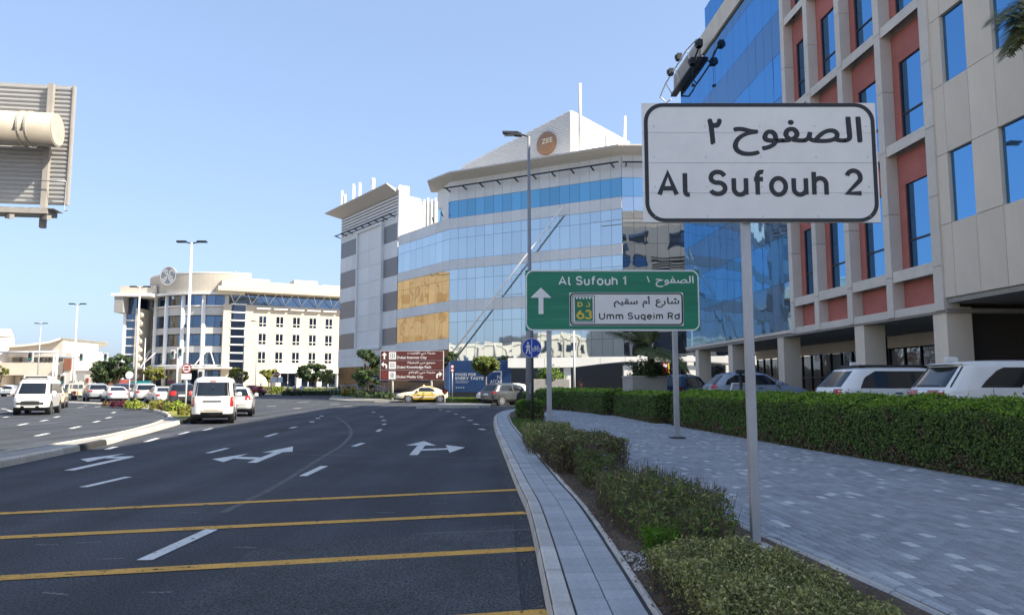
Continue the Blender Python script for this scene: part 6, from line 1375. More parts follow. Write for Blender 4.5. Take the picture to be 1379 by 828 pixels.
car('parked_hatchback', 'pale blue hatchback parked beyond the hedge behind the tall sign post', 'car', 'hatch', (8.0 + 2.1, 31.0), (1, .05), p_blue, PG, z=.62, extras=None)
car('parked_saloon', 'dark blue car parked beside the palm planter', 'car', 'suv', (W(922, 520, 39).x, 39), (.6, .8), p_navy, PG, z=.42)
car('parked_small_car', 'small white car parked far back between the columns', 'car', 'hatch', (W(1050, 520, 46).x, 46), (.2, -1), p_white, PG, z=.42)

# ---- people and motorcycles
m_skin = M('skin', (0.36, 0.22, 0.15), .6); m_hair = M('hair', (0.02, 0.015, 0.012), .7)
def person(label, pos, rz, shirt, trousers, pose='stand', z=0.0, group=None, helmet=None):
    t = thing('person', label, 'person', (pos[0], pos[1], z), rz, group)
    if pose == 'ride':
        J = {'pel': (0, 0, .85), 'che': (.12, 0, 1.22), 'nek': (.17, 0, 1.42), 'hed': (.2, 0, 1.6)}; K_ = lambda s: [(.02, s * .1, .85), (.38, s * .17, .75), (.2, s * .17, .36), (.32, s * .17, .3)]; A_ = lambda s: [(.15, s * .19, 1.36), (.25, s * .25, 1.1), (.5, s * .22, 1.05), (.58, s * .2, 1.05)]
    else:
        J = {'pel': (0, 0, .95), 'che': (0, 0, 1.3), 'nek': (0, 0, 1.5), 'hed': (.02, 0, 1.66)}; K_ = lambda s: [(0, s * .09, .92), (.12 * s, s * .1, .5), (.02 + .14 * s, s * .1, .08), (.14 + .14 * s, s * .1, .04)]; A_ = lambda s: [(0, s * .19, 1.42), (-.06 * s, s * .25, 1.14), (.1 - .1 * s, s * .24, .92), (.14 - .1 * s, s * .23, .84)]
    vs_ = [J['pel'], J['che'], J['nek'], J['hed']]; rad = [(.15, .13), (.17, .13), (.06, .06), (.1, .1)]; ed = [(0, 1), (1, 2), (2, 3)]
    for s in (1, -1):
        o = len(vs_); vs_ += K_(s); rad += [(.1, .1), (.07, .07), (.05, .05), (.045, .04)]; ed += [(0, o), (o, o + 1), (o + 1, o + 2), (o + 2, o + 3)]
        o = len(vs_); vs_ += A_(s); rad += [(.065, .065), (.05, .05), (.038, .038), (.04, .03)]; ed += [(1, o), (o, o + 1), (o + 1, o + 2), (o + 2, o + 3)]
    me = bpy.data.meshes.new('body'); me.from_pydata(vs_, ed, []); ob_ = bpy.data.objects.new('body', me); C.objects.link(ob_)
    sk = ob_.modifiers.new('skin', 'SKIN'); 
    for i, r_ in enumerate(rad): me.skin_vertices[0].data[i].radius = r_
    me.skin_vertices[0].data[0].use_root = True; ob_.modifiers.new('sub', 'SUBSURF').levels = 1
    bpy.context.view_layer.update(); dg = bpy.context.evaluated_depsgraph_get(); m2 = bpy.data.meshes.new_from_object(ob_.evaluated_get(dg)); bpy.data.objects.remove(ob_)
    for m in (shirt, trousers, m_skin): m2.materials.append(m)
    hip = J['pel'][2]; hd_ = J['nek'][2]
    for p in m2.polygons:
        p.use_smooth = True; c_ = p.center
        far_arm = abs(c_.y) > .19 and c_.z < 1.12 if pose != 'ride' else c_.x > .4 and c_.z > .95
        p.material_index = 2 if (c_.z > hd_ - .02 or far_arm) else (0 if c_.z > hip + .02 else 1)
    o = bpy.data.objects.new('body', m2); C.objects.link(o); o.parent = t
    hx, hy, hz_ = J['hed']; mm = helmet or m_hair
    MB().tube([(hx - .02, hy, hz_ - .0), (hx - .02, hy, hz_ + .06), (hx - .02, hy, hz_ + .12), (hx - .02, hy, hz_ + .145)], [.118, .125, .09, .03], 12).build('helmet' if helmet else 'hair', mm, t)
    return t
m_shirtw = M('shirt_white', (.6, .6, .58), .8); m_trd = M('trousers_dark', (.03, .03, .04), .85); m_shm = M('shirt_maroon', (.2, .03, .03), .8); m_shb = M('shirt_black', (.025, .025, .03), .85)
def motorcycle(label, pos, rz, box_m, group=None):
    t = thing('motorcycle', label, 'motorcycle', (pos[0], pos[1], 0), rz, group)
    for x in (-.62, .66):
        w_ = MB().disc((x, 0, .31), (0, 1, 0), .31, .11, 20).build('wheel', m_tyre, t); MB().disc((x, 0, .31), (0, 1, 0), .2, .13, 16).build('rim', m_rim, w_)
    MB().chbox(-.35, .3, -.14, .14, .35, .68, .05).build('engine', m_trim, t); MB().chbox(-.1, .42, -.15, .15, .68, .9, .08).build('tank', p_red, t); MB().chbox(-.75, -.1, -.13, .13, .72, .84, .04).build('seat', m_trim, t)
    MB().tube([(.68, 0, .31), (.45, 0, 1.0)], .04, 6).tube([(.48, -.34, 1.06), (.48, .34, 1.06)], .02, 6).build('fork', m_steel, t)
    MB().chbox(-1.05, -.55, -.26, .26, .86, 1.36, .04).build('delivery_box', box_m, t); return t
RG = 'delivery riders waiting at the far kerb'
for u, lab, bx in ((388.5, 'left delivery rider', m_shirtw), (398.5, 'right delivery rider', m_shirtw)):
    p = (W(u, 530, 106).x, 106); motorcycle('motorcycle with white delivery box under the ' + lab + ' by the dark hedge', p, R(200), bx, 'motorcycles at the far kerb'); person(lab + ' in white shirt and dark helmet on a motorcycle by the dark hedge', p, R(200), m_shirtw, m_trd, 'ride', 0.0, RG, m_trd)
p = (W(350.5, 532, 103).x, 103); motorcycle('motorcycle at the far kerb right of the red and white car', p, R(100), M('box_maroon', (.16, .02, .03), .6), 'motorcycles at the far kerb'); person('rider in maroon top right of the red and white car', p, R(100), m_shm, m_trd, 'ride', 0.0, None, m_trd)
person('pedestrian in dark clothes on the far kerb just right of the oncoming van', (W(73.5, 536, 78).x, 78), R(-60), m_shb, m_trd, z=.13)
# ================================================================ VEGETATION
m_bark = M('bark', (0.13, 0.10, 0.075), .9, var=.3, vscale=6, bump=.6, bscale=15); m_stem = M('twig', (0.15, 0.105, 0.085), .9)
lf_hedge = LEAF('hedge_leaf', (0.13, 0.215, 0.042)); lf_hedge2 = LEAF('hedge_leaf_dark', (0.08, 0.135, 0.038)); lf_hedge_t = LEAF('hedge_leaf_bright', (0.26, 0.42, 0.05)); lf_dry = LEAF('hedge_leaf_dry', (0.16, 0.11, 0.065))
lf_olive = LEAF('olive_leaf', (0.30, 0.31, 0.10)); lf_olive2 = LEAF('olive_leaf_pale', (0.46, 0.43, 0.19)); lf_olive3 = LEAF('olive_leaf_deep', (0.15, 0.17, 0.06))
lf_tree = LEAF('tree_leaf', (0.075, 0.12, 0.035)); lf_tree_y = LEAF('tree_leaf_yellow', (0.26, 0.25, 0.05)); lf_dark = LEAF('tree_leaf_deep', (0.03, 0.05, 0.025)); lf_palm = LEAF('palm_leaf', (0.17, 0.20, 0.075)); lf_gold = LEAF('golden_shrub_leaf', (0.18, 0.175, 0.04))
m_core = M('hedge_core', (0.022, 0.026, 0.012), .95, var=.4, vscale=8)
def prof_hedge(label, front, back, h, dens, leaf, seg=0.5, z0=.12, base_dry=True, hump=.12):
    """Clipped hedge between a front and a back plan line: a dark twiggy core and a skin of leaves."""
    t = thing('hedge', label, 'hedge', (front[0][0], front[0][1], z0), 0, None); O = Vector((front[0][0], front[0][1]))
    n = len(front); mb = MB(); v = []; f = []
    H = lambda s: h + .025 * math.sin(s * 1.7) + .02 * math.sin(s * 4.3 + 1)
    for i in range(n):
        a = Vector(front[i]) - O; b = Vector(back[i]) - O; w = (b - a); hh = H(i)
        for q_, zz_ in ((.06, 0), (.05, hh * .82), (.16, hh * .93), (.5, hh * .95 + hump * .8), (.84, hh * .93), (.95, hh * .82), (.94, 0)): p = a + w * q_; v.append((p.x, p.y, zz_))
    for i in range(n - 1):
        for j in range(6): f.append((i * 7 + j, (i + 1) * 7 + j, (i + 1) * 7 + j + 1, i * 7 + j + 1))
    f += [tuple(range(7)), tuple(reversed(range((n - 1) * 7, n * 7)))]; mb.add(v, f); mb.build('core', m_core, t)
    P = []; N = []; MI = []
    def emit(pt, nr, k, cnt, zrel):
        P.append(pt); N.append(nr); MI.append(k)
    for i in range(n - 1):
        a0 = Vector(front[i]) - O; a1 = Vector(front[i + 1]) - O; b0 = Vector(back[i]) - O; b1 = Vector(back[i + 1]) - O; ln = (a1 - a0).length; wd = (b0 - a0).length
        tt = (a1 - a0).normalized(); nf = Vector((-tt.y, tt.x)); 
        if nf.dot(b0 - a0) > 0: nf = -nf
        d_ = dens(math.hypot(*(a0 + O)))
        hh = H(i)
        for k in range(int(ln * hh * d_)):
            s = random.random(); zf = random.random(); p = a0.lerp(a1, s) + nf * random.gauss(0, .025); zz_ = zf * hh
            if math.sin(p.x * 9 + zz_ * 13 + p.y * 4) * math.sin(p.y * 7 - zz_ * 8) > .72 and random.random() < .6: continue
            dry = (math.sin(p.y * 2.3 + zz_ * 3.1) * math.sin(p.y * 5.1 - zz_ * 6) > .62 and random.random() < .5) or base_dry and zf < .22 + .1 * math.sin(i * 2.1 + s * 3) and random.random() < .7
            if dry and random.random() < .35: continue
            emit((p.x, p.y, zz_), (nf.x, nf.y, .25), 2 if dry else (1 if random.random() < .55 else 0), 0, zf)
        for k in range(int(ln * wd * d_ * 1.15)):
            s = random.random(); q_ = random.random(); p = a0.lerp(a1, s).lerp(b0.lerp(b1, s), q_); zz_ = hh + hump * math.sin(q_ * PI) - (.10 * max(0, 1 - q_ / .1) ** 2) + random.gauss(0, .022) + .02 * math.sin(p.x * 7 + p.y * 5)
            emit((p.x, p.y, zz_), (0, 0, 1), 3 if random.random() < .72 else 0, 0, 1)  # mostly bright leaves: light falling on the hedge top put into leaf colour
        for k in range(int(ln * wd * 9)):        # stray shoots above the clipped top
            s = random.random(); q_ = random.random(); p = a0.lerp(a1, s).lerp(b0.lerp(b1, s), q_); L_ = random.uniform(.04, .12)
            for j in range(5): emit((p.x + random.gauss(0, .012), p.y + random.gauss(0, .012), hh + hump * math.sin(q_ * PI) + L_ * j / 4), (random.gauss(0, .6), random.gauss(0, .6), .5), 3, 0, 1)
        for k in range(int(ln * hh * d_ * .25)):
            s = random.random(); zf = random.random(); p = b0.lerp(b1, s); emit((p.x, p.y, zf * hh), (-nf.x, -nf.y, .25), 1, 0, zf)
    for (a, b, sgn, hh, i) in ((Vector(front[0]) - O, Vector(back[0]) - O, -1, H(0), 0), (Vector(front[-1]) - O, Vector(back[-1]) - O, 1, H(n - 1), n - 2)):
        tt = (Vector(front[i + 1]) - Vector(front[i])).normalized() * sgn; wd = (b - a).length; d_ = dens(math.hypot(*(a + O)))
        for k in range(int(wd * hh * d_)):
            p = a.lerp(b, random.random()) + tt * random.gauss(0, .02); zf = random.random(); emit((p.x, p.y, zf * hh), (tt.x, tt.y, .2), 2 if (base_dry and zf < .25 and random.random() < .6) else (1 if random.random() < .5 else 0), 0, zf)
    P = np.array(P); N = np.array(N, float); dist = np.hypot(P[:, 0] + O.x, P[:, 1] + O.y)
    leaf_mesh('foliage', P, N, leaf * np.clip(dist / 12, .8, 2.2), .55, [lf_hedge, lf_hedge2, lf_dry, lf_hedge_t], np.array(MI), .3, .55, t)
    return t
def line(pts, step=.6): return resample(smooth_path(pts, .3), step)
def pair(fr, w):
    f_ = line(fr); return f_, offset_path(f_, w)
dn = lambda d: max(500, min(2300, 26000 / d))
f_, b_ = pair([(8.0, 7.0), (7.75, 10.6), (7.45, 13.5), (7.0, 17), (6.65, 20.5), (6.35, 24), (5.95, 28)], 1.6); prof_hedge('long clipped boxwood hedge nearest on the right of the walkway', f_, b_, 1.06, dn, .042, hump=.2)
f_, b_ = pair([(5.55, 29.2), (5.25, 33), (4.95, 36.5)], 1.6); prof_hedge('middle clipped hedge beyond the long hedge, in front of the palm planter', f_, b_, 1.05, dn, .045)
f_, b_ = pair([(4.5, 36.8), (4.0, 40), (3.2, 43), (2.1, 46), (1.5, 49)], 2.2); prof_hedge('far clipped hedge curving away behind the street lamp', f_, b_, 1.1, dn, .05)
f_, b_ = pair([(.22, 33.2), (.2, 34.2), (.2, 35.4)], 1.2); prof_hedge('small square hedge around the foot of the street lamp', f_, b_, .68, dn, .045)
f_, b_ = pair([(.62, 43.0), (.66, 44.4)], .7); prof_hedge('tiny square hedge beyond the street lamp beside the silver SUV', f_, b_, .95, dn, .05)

def shrub_mass(label, poly, hfun, n, leaf, mats, asp=.5, z0=.14, stems=400, name='shrub', cat='shrub', hw=0.0, side=.25, flowers=0, spiky=False, up=.8):
    """Irregular low shrub planting: stems and leaves through an uneven volume."""
    c = Vector((sum(p[0] for p in poly) / len(poly), sum(p[1] for p in poly) / len(poly))); t = thing(name, label, cat, (c.x, c.y, z0))
    x0, x1 = min(p[0] for p in poly), max(p[0] for p in poly); y0, y1 = min(p[1] for p in poly), max(p[1] for p in poly)
    def pick():
        while True:
            x, y = random.uniform(x0, x1), random.uniform(y0, y1)
            if inside(poly, x, y): return x, y
    sm = MB(); 
    for k in range(stems):
        x, y = pick(); h = hfun(x, y) * random.uniform(.6, 1.32 if spiky else 1.1); lx, ly = random.gauss(0, .07), random.gauss(0, .07)
        sm.add([(x - c.x - .004, y - c.y, 0), (x - c.x + .004, y - c.y, 0), (x - c.x + lx + .002, y - c.y + ly, h), (x - c.x + lx - .002, y - c.y + ly, h)], [(0, 1, 2, 3)]); sm.add([(x - c.x, y - c.y - .003, 0), (x - c.x, y - c.y + .003, 0), (x - c.x + lx, y - c.y + ly + .002, h), (x - c.x + lx, y - c.y + ly - .002, h)], [(0, 1, 2, 3)])
    sm.build('stems', m_stem, t)
    P = []; N = []
    for k in range(n):
        x, y = pick(); h = hfun(x, y); zf = 1 - abs(random.gauss(0, side)) if not spiky else random.random() ** .6
        zf = max(.02, min(1.08, zf + random.gauss(0, .04))); P.append((x - c.x + random.gauss(0, .02), y - c.y + random.gauss(0, .02), h * zf)); N.append((random.gauss(0, .5), random.gauss(0, .5), up))
    leaf_mesh('foliage', np.array(P), np.array(N), leaf, asp, mats, None, .3, .5, t)
    if flowers:
        fl = MB(); lilac = M('lilac_petal', (.22, .22, .62), .6)
        for k in range(flowers):
            x, y = pick(); h = hfun(x, y) * random.uniform(.95, 1.15)
            for q_ in range(5):
                a_ = 2 * PI * q_ / 5; fl.add([(x - c.x, y - c.y, h), (x - c.x + .016 * math.cos(a_ - .4), y - c.y + .016 * math.sin(a_ - .4), h + .012), (x - c.x + .026 * math.cos(a_), y - c.y + .026 * math.sin(a_), h + .008), (x - c.x + .016 * math.cos(a_ + .4), y - c.y + .016 * math.sin(a_ + .4), h + .012)], [(0, 1, 2, 3)])
        fl.build('flowers', lilac, t)
    return t
bedL = lambda y: path_x(offset_path(KERB_UP, 0.75), y); pathL = lambda y: path_x(PATH_L, y)
def bump_h(h, a=.12): return lambda x, y: h * (1 + a * (math.sin(x * 5.1 + y * 2.3) * .5 + math.sin(x * 11 - y * 7) * .35 + math.sin(y * 1.7) * .4))
# front clipped olive shrubs
fp2 = [(1.02, 5.85), (1.06, 5.2), (1.12, 4.4), (1.15, 3.6), (2.2, 3.6), (2.1, 4.6), (1.98, 5.5), (1.85, 5.95), (1.4, 6.0)]
def hfront(x, y): return .30 + .03 * math.sin(x * 6 + y * 4) + .02 * math.sin(x * 13 - y * 9)
fs1 = shrub_mass('low clipped olive green shrub hedge in the nearest corner of the bed', fp2, hfront, 46000, .028, [lf_olive, lf_olive2, lf_olive3, lf_olive], .5, stems=1100, side=.33, flowers=0)
fc = MB(); c_ = fs1.location; fc.slab([(p[0] * .9 + .155 - c_.x, p[1] * .94 + .28 - c_.y) for p in fp2], -.02, .2); fc.build('core', m_core, fs1)
# loose flowering bushes
lb1 = [(1.3, 6.75), (1.95, 6.55), (2.15, 7.6), (2.12, 9.0), (1.9, 10.4), (1.2, 10.5), (1.02, 9.2), (1.1, 7.9)]
shrub_mass('loose flowering bush with lilac flowers and bare stems beside the narrow paved strip', lb1, bump_h(.40, .25), 8200, .07, [lf_olive3, lf_hedge, lf_olive, lf_hedge2], .22, stems=750, side=.38, flowers=16, spiky=True, up=.3)
lb2 = [(1.05, 10.9), (1.5, 10.7), (1.5, 12.6), (1.05, 12.9)]
shrub_mass('narrow leafy bush beside the concrete inspection slab', lb2, bump_h(.40, .25), 3000, .07, [lf_hedge, lf_olive3, lf_hedge2], .25, stems=260, side=.35, flowers=5, spiky=True, up=.3)
shrub_mass('tuft of bright green blades between the soil and the flowering bush', [(1.2, 6.6), (1.42, 6.55), (1.42, 6.9), (1.2, 6.95)], lambda x, y: .22, 700, .13, [LEAF('bright_blade', (.10, .22, .02))], .08, stems=10, spiky=True, name='grass_tuft', cat='grass tuft', up=.15)
# dark block shrubs further along
lb3 = [(.72, 12.9), (2.0, 12.75), (1.85, 15.2), (.9, 16.2), (.55, 15)]
shrub_mass('dense dark twiggy shrub block with dry front behind the inspection slab', lb3, lambda x, y: .56 + .03 * math.sin(x * 7 + y * 3), 15000, .06, [lf_olive3, lf_olive, lf_dry, lf_hedge2], .4, stems=1300, side=.42)
lb4 = [(.35, 16.3), (1.6, 15.6), (1.45, 20.5), (.25, 20.8)]
shrub_mass('mid bed of green shrubs in front of the left post of the green sign', lb4, bump_h(.46, .15), 14000, .06, [lf_olive, lf_hedge, lf_olive3, lf_olive2], .4, stems=700, side=.36)
# lawn patch
P = []; 
for k in range(9000):
    y = random.uniform(20.8, 32.6); P.append((random.uniform(bedL(y) + .02, min(pathL(y), 1.3)), y, .15))
gl = leaf_mesh('lawn', np.array(P), np.tile([0, 0, .15], (len(P), 1)), .13, .12, [LEAF('lawn_blade', (.09, .17, .025)), LEAF('lawn_blade_pale', (.13, .19, .04))], jitter=.5); tag(gl, 'small lawn patch between the kerb strip and the walkway by the lamp', 'lawn', kind='stuff')
struct('lawn_base', MB().slab([(bedL(20.5), 20.5), (1.35, 20.5), (1.15, 32.8), (bedL(32.8) + .02, 32.8)], .12, .155), M('lawn_soil', (.05, .085, .02), .95, var=.3, vscale=8))

# ---- trees
def tree(label, pos, h_trunk, crown, ncl, leaf, mats, trunk_r=.09, z0=0.0, name='tree', per=260, group=None, stake=False, squash=1.0):
    """Tapered trunk with limbs; crown = (rx, ry, rz, centre z) filled with separate leaf clumps of uneven size."""
    t = thing(name, label, 'tree', (pos[0], pos[1], z0), 0, group); rx, ry, rz, cz = crown
    MB().tube([(0, 0, -.2), (.03, .02, h_trunk * .5), (0, 0, h_trunk), (.05, 0, cz)], [trunk_r * 1.25, trunk_r, trunk_r * .8, trunk_r * .4], 8).build('trunk', m_bark, t)
    br = MB(); P = []; N = []
    for k in range(ncl):
        while True:
            d = Vector((random.uniform(-1, 1), random.uniform(-1, 1), random.uniform(-1, 1)))
            if .35 < d.length < 1: break
        c = Vector((d.x * rx, d.y * ry, cz + d.z * rz)); r = random.uniform(.18, .36) * (rx + rz) / 2
        if k % 2 == 0: m_ = Vector((c.x * .45, c.y * .45, (h_trunk + c.z) / 2 - .05)); br.tube([(0, 0, h_trunk * .92), m_, c], [trunk_r * .5, trunk_r * .3, trunk_r * .12], 5)
        q_ = RNG.normal(0, 1, (per, 3)); q_ /= np.linalg.norm(q_, axis=1, keepdims=True); rr = RNG.uniform(.45, 1.05, (per, 1)) * r
        P.append(np.array(c) + q_ * rr * np.array([1, 1, .75])); N.append(q_ + np.array([0, 0, .4]))
    br.build('limbs', m_bark, t); leaf_mesh('crown', np.concatenate(P), np.concatenate(N), leaf, .6, mats, None, .25, .5, t)
    if stake: MB().tube([(0, 0, 0), (0, 0, 1.1)], trunk_r * 1.6, 8).build('trunk_guard', m_whitemetal, t)
    return t
p = W(658, 531, 61.5); tree('small round headed tree with white trunk guard in front of the hoarding', (p.x - .25, 61.0), 2.3, (1.0, 1.0, .72, 3.15), 120, .13, [lf_tree, lf_tree_y, lf_hedge], .06, .1, 'round_tree', 170, stake=True)
p = W(424, 530, 122); tree('broad dark spreading tree in front of the windowed wing', (p.x, 122), 2.0, (3.1, 2.6, 1.35, 3.5), 40, .3, [lf_dark, lf_dark, lf_tree], .15, .1, 'spreading_tree', 200)
for u, vc, Y, rx, lab, ml_ in ((207.5, 503.5, 118, 1.7, 'yellow green street tree before the curved entrance', [lf_tree_y, lf_tree_y, lf_tree]), (321, 505, 116, 1.5, 'yellow green street tree before the glass strip of the corporate building', [lf_tree_y, lf_tree, lf_tree_y]), (362, 505, 116, 1.4, 'yellow green street tree left of the white notice board', [lf_tree_y, lf_tree_y, lf_tree]), (440, 510, 112, 1.2, 'small yellowish tree right of the broad dark tree', [lf_tree_y, lf_olive2, lf_tree])):
    c_ = W(u, vc, Y); tree(lab, (c_.x, Y), c_.z - rx * .8, (rx, rx, rx * .75, c_.z), 22, .28, ml_, .09, .1, 'street_tree', 150, 'yellow green street trees by the corporate building')
for u, vc, rx, rz, lab in ((143, 502, 2.6, 2.2, 'dark left tree of the pair beside the glazed corner'), (156, 496, 2.8, 2.6, 'taller dark tree touching the glazed corner of the corporate building')):
    c_ = W(u, vc, 136); tree(lab, (c_.x, 136), 1.4, (rx, 2.4, rz, c_.z), 40, .36, [lf_dark, lf_tree, lf_dark], .2, 0, 'dark_tree', 170, 'dark trees at far left')
c_ = W(104, 497, 150); tree('small green tree behind the white low block at far left', (c_.x, 158), 1.5, (1.6, 1.6, 1.8, c_.z), 20, .35, [lf_tree, lf_tree_y], .12, 0, 'small_tree', 140)
c_ = W(500, 496, 76); tree('green tree half hidden behind the left end of the brown sign', (c_.x - .3, 76), 1.5, (1.7, 1.6, 1.9, c_.z - .6), 32, .2, [lf_tree, lf_dark, lf_tree], .12, .6, 'bushy_tree', 200)
c_ = W(606, 488, 72.5); tree('green tree showing between the brown sign and the hoarding', (c_.x, 72.5), 1.5, (1.0, 1.0, 1.2, c_.z - .6), 20, .18, [lf_tree, lf_dark], .09, .6, 'slim_tree', 160)
c_ = W(2, 500, 150); tree('small palm like tuft at the far left edge', (c_.x, 150), 2, (1.2, 1.2, 1.2, c_.z), 14, .4, [lf_tree_y, lf_tree], .12, 0, 'small_tree', 90)

# ---- shrubs on the median and at the far kerbs
def ball(label, u, v, Y, w, h, mats, leaf=.16, n=900, z0=.13, name='shrub', cat='shrub', group=None, sy=1.0):
    c_ = W(u, v, Y); t = thing(name, label, cat, (c_.x, Y, z0), 0, group)
    P = []; 
    q_ = RNG.normal(0, 1, (n, 3)); q_ /= np.linalg.norm(q_, axis=1, keepdims=True); q_[:, 2] = np.abs(q_[:, 2])
    lump = 1 + .18 * np.sin(q_[:, :1] * 7 + q_[:, 1:2] * 5) + .1 * np.sin(q_[:, :1] * 15)
    pts = q_ * RNG.uniform(.6, 1.05, (n, 1)) * lump * np.array([w / 2, w / 2 * sy, h]); leaf_mesh('foliage', pts, q_, leaf, .5, mats, None, .3, .6, t)
    MB().tube([(0, 0, 0), (0, 0, h * .5)], [w * .3, w * .2], 8).build('core', m_core, t); return t
MG = 'low shrubs on the median'
lf_purple = LEAF('purple_leaf', (.12, .03, .05))
ball('yellow green median shrub left of the white queuing sedan', 181, 541, 48, 1.3, .5, [lf_gold, lf_tree_y, lf_hedge_t], group=MG); ball('small yellow green median shrub in the middle of the row', 213, 543.5, 45.5, 1.25, .55, [lf_gold, lf_tree_y], group=MG)
ball('largest yellow green median shrub, in front of the dark SUV', 236, 548, 42.5, 1.55, .58, [lf_gold, lf_tree_y, lf_hedge_t], group=MG); ball('spreading yellow green shrub at the foot of the no overtaking sign', 251, 557, 36.5, .9, .4, [lf_gold, lf_tree_y], group=MG)
ball('low purple leaved shrub between the two left median shrubs', 163, 540, 52, 1.6, .4, [lf_purple], group=MG); ball('low purple leaved shrub between the right median shrubs', 222, 546, 44, .7, .4, [lf_purple, lf_gold], group=MG); ball('low purple leaved shrub left of the whole median row', 150, 540.5, 54, 1.4, .3, [lf_purple, lf_gold], group=MG)
FG = 'clipped golden hedges along the far kerb'
for u0, u1, Y, h, lab in ((340, 383, 118, 1.1, 'golden hedge behind the red and white car'), (383, 456, 119, .9, 'golden hedge behind the delivery riders and railings'), (186, 245, 121, 1.1, 'golden hedge below the curved entrance'), (245, 318, 121, 1.0, 'golden hedge behind the white minibus')):
    a = W(u0, 525, Y); b = W(u1, 525, Y); t = thing('far_hedge', lab, 'hedge', ((a.x + b.x) / 2, Y, .13), 0, FG); wd = b.x - a.x; MB().box(-wd / 2, wd / 2, -.5, .5, 0, h * .9).build('core', M('golden_core', (.14, .14, .03), .95, var=.3, vscale=3), t)
    n = int(wd * 150); P = np.stack([RNG.uniform(-wd / 2, wd / 2, n), np.where(RNG.random(n) < .6, -.52, RNG.uniform(-.5, .5, n)), RNG.uniform(0, h, n)], 1); P[:, 2] = np.where(P[:, 1] > -.5, h, P[:, 2]); leaf_mesh('foliage', P, np.tile([0, -.7, .6], (n, 1)), .28, .6, [lf_gold, lf_tree_y, lf_hedge_t], None, .25, .6, t)
a = W(382, 530, 104); b = W(470, 530, 104)
t = thing('dark_hedge', 'low dark green hedge along the kerb below the railings', 'hedge', ((a.x + b.x) / 2, 104, .1)); wd = b.x - a.x; MB().box(-wd / 2, wd / 2, -.4, .4, 0, .5).build('core', m_core, t); n = 1500
P = np.stack([RNG.uniform(-wd / 2, wd / 2, n), RNG.uniform(-.5, .4, n), RNG.uniform(.1, .62, n)], 1); leaf_mesh('foliage', P, np.tile([0, -.5, .8], (n, 1)), .25, .6, [lf_dark, lf_tree], None, .25, .6, t)
for u, v, Y, w, h, lab in ((493, 530, 72, 3.4, .7, 'dark low bush at the left corner below the tree'), (520, 534, 70, 2.2, .5, 'low green bush in front of the taxi bonnet'), (460, 529, 92, 3.2, .7, 'dark bush by the pavement corner railings')): ball(lab, u, v, Y, w, h, [lf_dark, lf_tree], .2, 900, .4, 'low_bush', 'bush', 'low bushes along the terrace', .6)
P = np.stack([RNG.uniform(0, 1, 4500) for _ in range(2)], 1); A0 = np.array(W(607, 531, 67).xy); A1 = np.array(W(660, 532, 66).xy)
pts = np.array([(*(A0 + (A1 - A0) * a_ + np.array([0, -b_ * 1.4])), .42 - b_ * .0) for a_, b_ in P]); gl = leaf_mesh('verge_grass', pts, np.tile([0, 0, .2], (len(pts), 1)), .18, .14, [LEAF('verge_blade', (.12, .19, .03))], jitter=.5); tag(gl, 'green grass strip along the foot of the hoarding', 'grass', kind='stuff')

# ---- palm in the planter
m_plant = M('planter_concrete', (0.36, 0.345, 0.32), .85, var=.1, vscale=1.2, speck=(30, .08), stains=(1.5, (.25, .24, .22), .68))
def frond(L, droop, nl=34, leaf_w=.035, leaf_l=.55, fan=False):
    mb = MB(); pts = []
    for i in range(13):
        s = i / 12; pts.append(Vector((L * (s - .12 * s * s * droop), 0, L * (.45 * s - droop * .62 * s * s))))
    mb.tube(pts, [.03 * (1 - .85 * i / 12) for i in range(13)], 5)
    for i in range(nl):
        s = .16 + .84 * i / (nl - 1); k = min(11, int(s * 12)); f_ = s * 12 - k; p = pts[k].lerp(pts[k + 1], f_); tg = (pts[k + 1] - pts[k]).normalized(); up = Vector((-tg.z, 0, tg.x)); ll = leaf_l * (math.sin(PI * min(1, s * .92 + .08)) * .75 + .25) * random.uniform(.85, 1.1)
        for sd_ in (1, -1):
            d = (tg * .75 + Vector((0, sd_, 0)) * .75 + up * random.uniform(-.05, .22)).normalized(); q_ = d.cross(up).normalized() * leaf_w / 2 if abs(d.dot(up)) < .95 else Vector((0, 0, leaf_w / 2)); e = p + d * ll + Vector((0, 0, -ll * .18)); m_ = p + d * ll * .5
            mb.add([p - q_ * .5, m_ - q_, e, m_ + q_, p + q_ * .5], [(0, 1, 3, 4), (1, 2, 3)])
    return mb
PALM_PROTOS = []
def palm(label, pos, z0, zc, L, n, trunk_r, seed, group=None, lo=-20, hi=75, rz0=0, nl=34, leaf_l=.55, leaf_w=.035, mats=None, skip=None):
    t = thing('palm_tree', label, 'palm', (pos[0], pos[1], z0), 0, group); k = int((zc) / .14) + 1; pts = []; rad = []
    for i in range(k * 2 + 1): pts.append((0, 0, -.2 + (zc + .2) * i / (k * 2))); rad.append(trunk_r * (1.08 if i % 2 else .93))
    MB().tube(pts, rad, 14).build('trunk', m_bark, t)
    protos = []; PALM_PROTOS.append(protos)
    for dr in (.35, .6, .9): protos.append(frond(L, dr, nl, leaf_w, leaf_l).mesh('frond', mats or lf_palm))
    for i in range(n):
        if skip and skip[0] < math.degrees(2.399 * i + rz0) % 360 < skip[1]: continue
        el = lo + (hi - lo) * ((i * .618) % 1); az = 2.399 * i + rz0
        o = place('frond', protos[min(2, int((hi - el) / (hi - lo) * 3))], t, (0, 0, zc)); o.rotation_euler = (random.uniform(-.2, .2), -R(el), az); s = random.uniform(.85, 1.1); o.scale = (s, s, s)
    return t
pl0 = W(849, 528, 35); pl1 = W(897, 528, 35)
pt = thing('palm_planter', 'large square concrete planter holding the palm behind the hedge', 'planter', ((pl0.x + pl1.x) / 2, 36.0, .42), R(8)); wd = (pl1.x - pl0.x) / 2; zt = W(870, 505.5, 35).z - .42
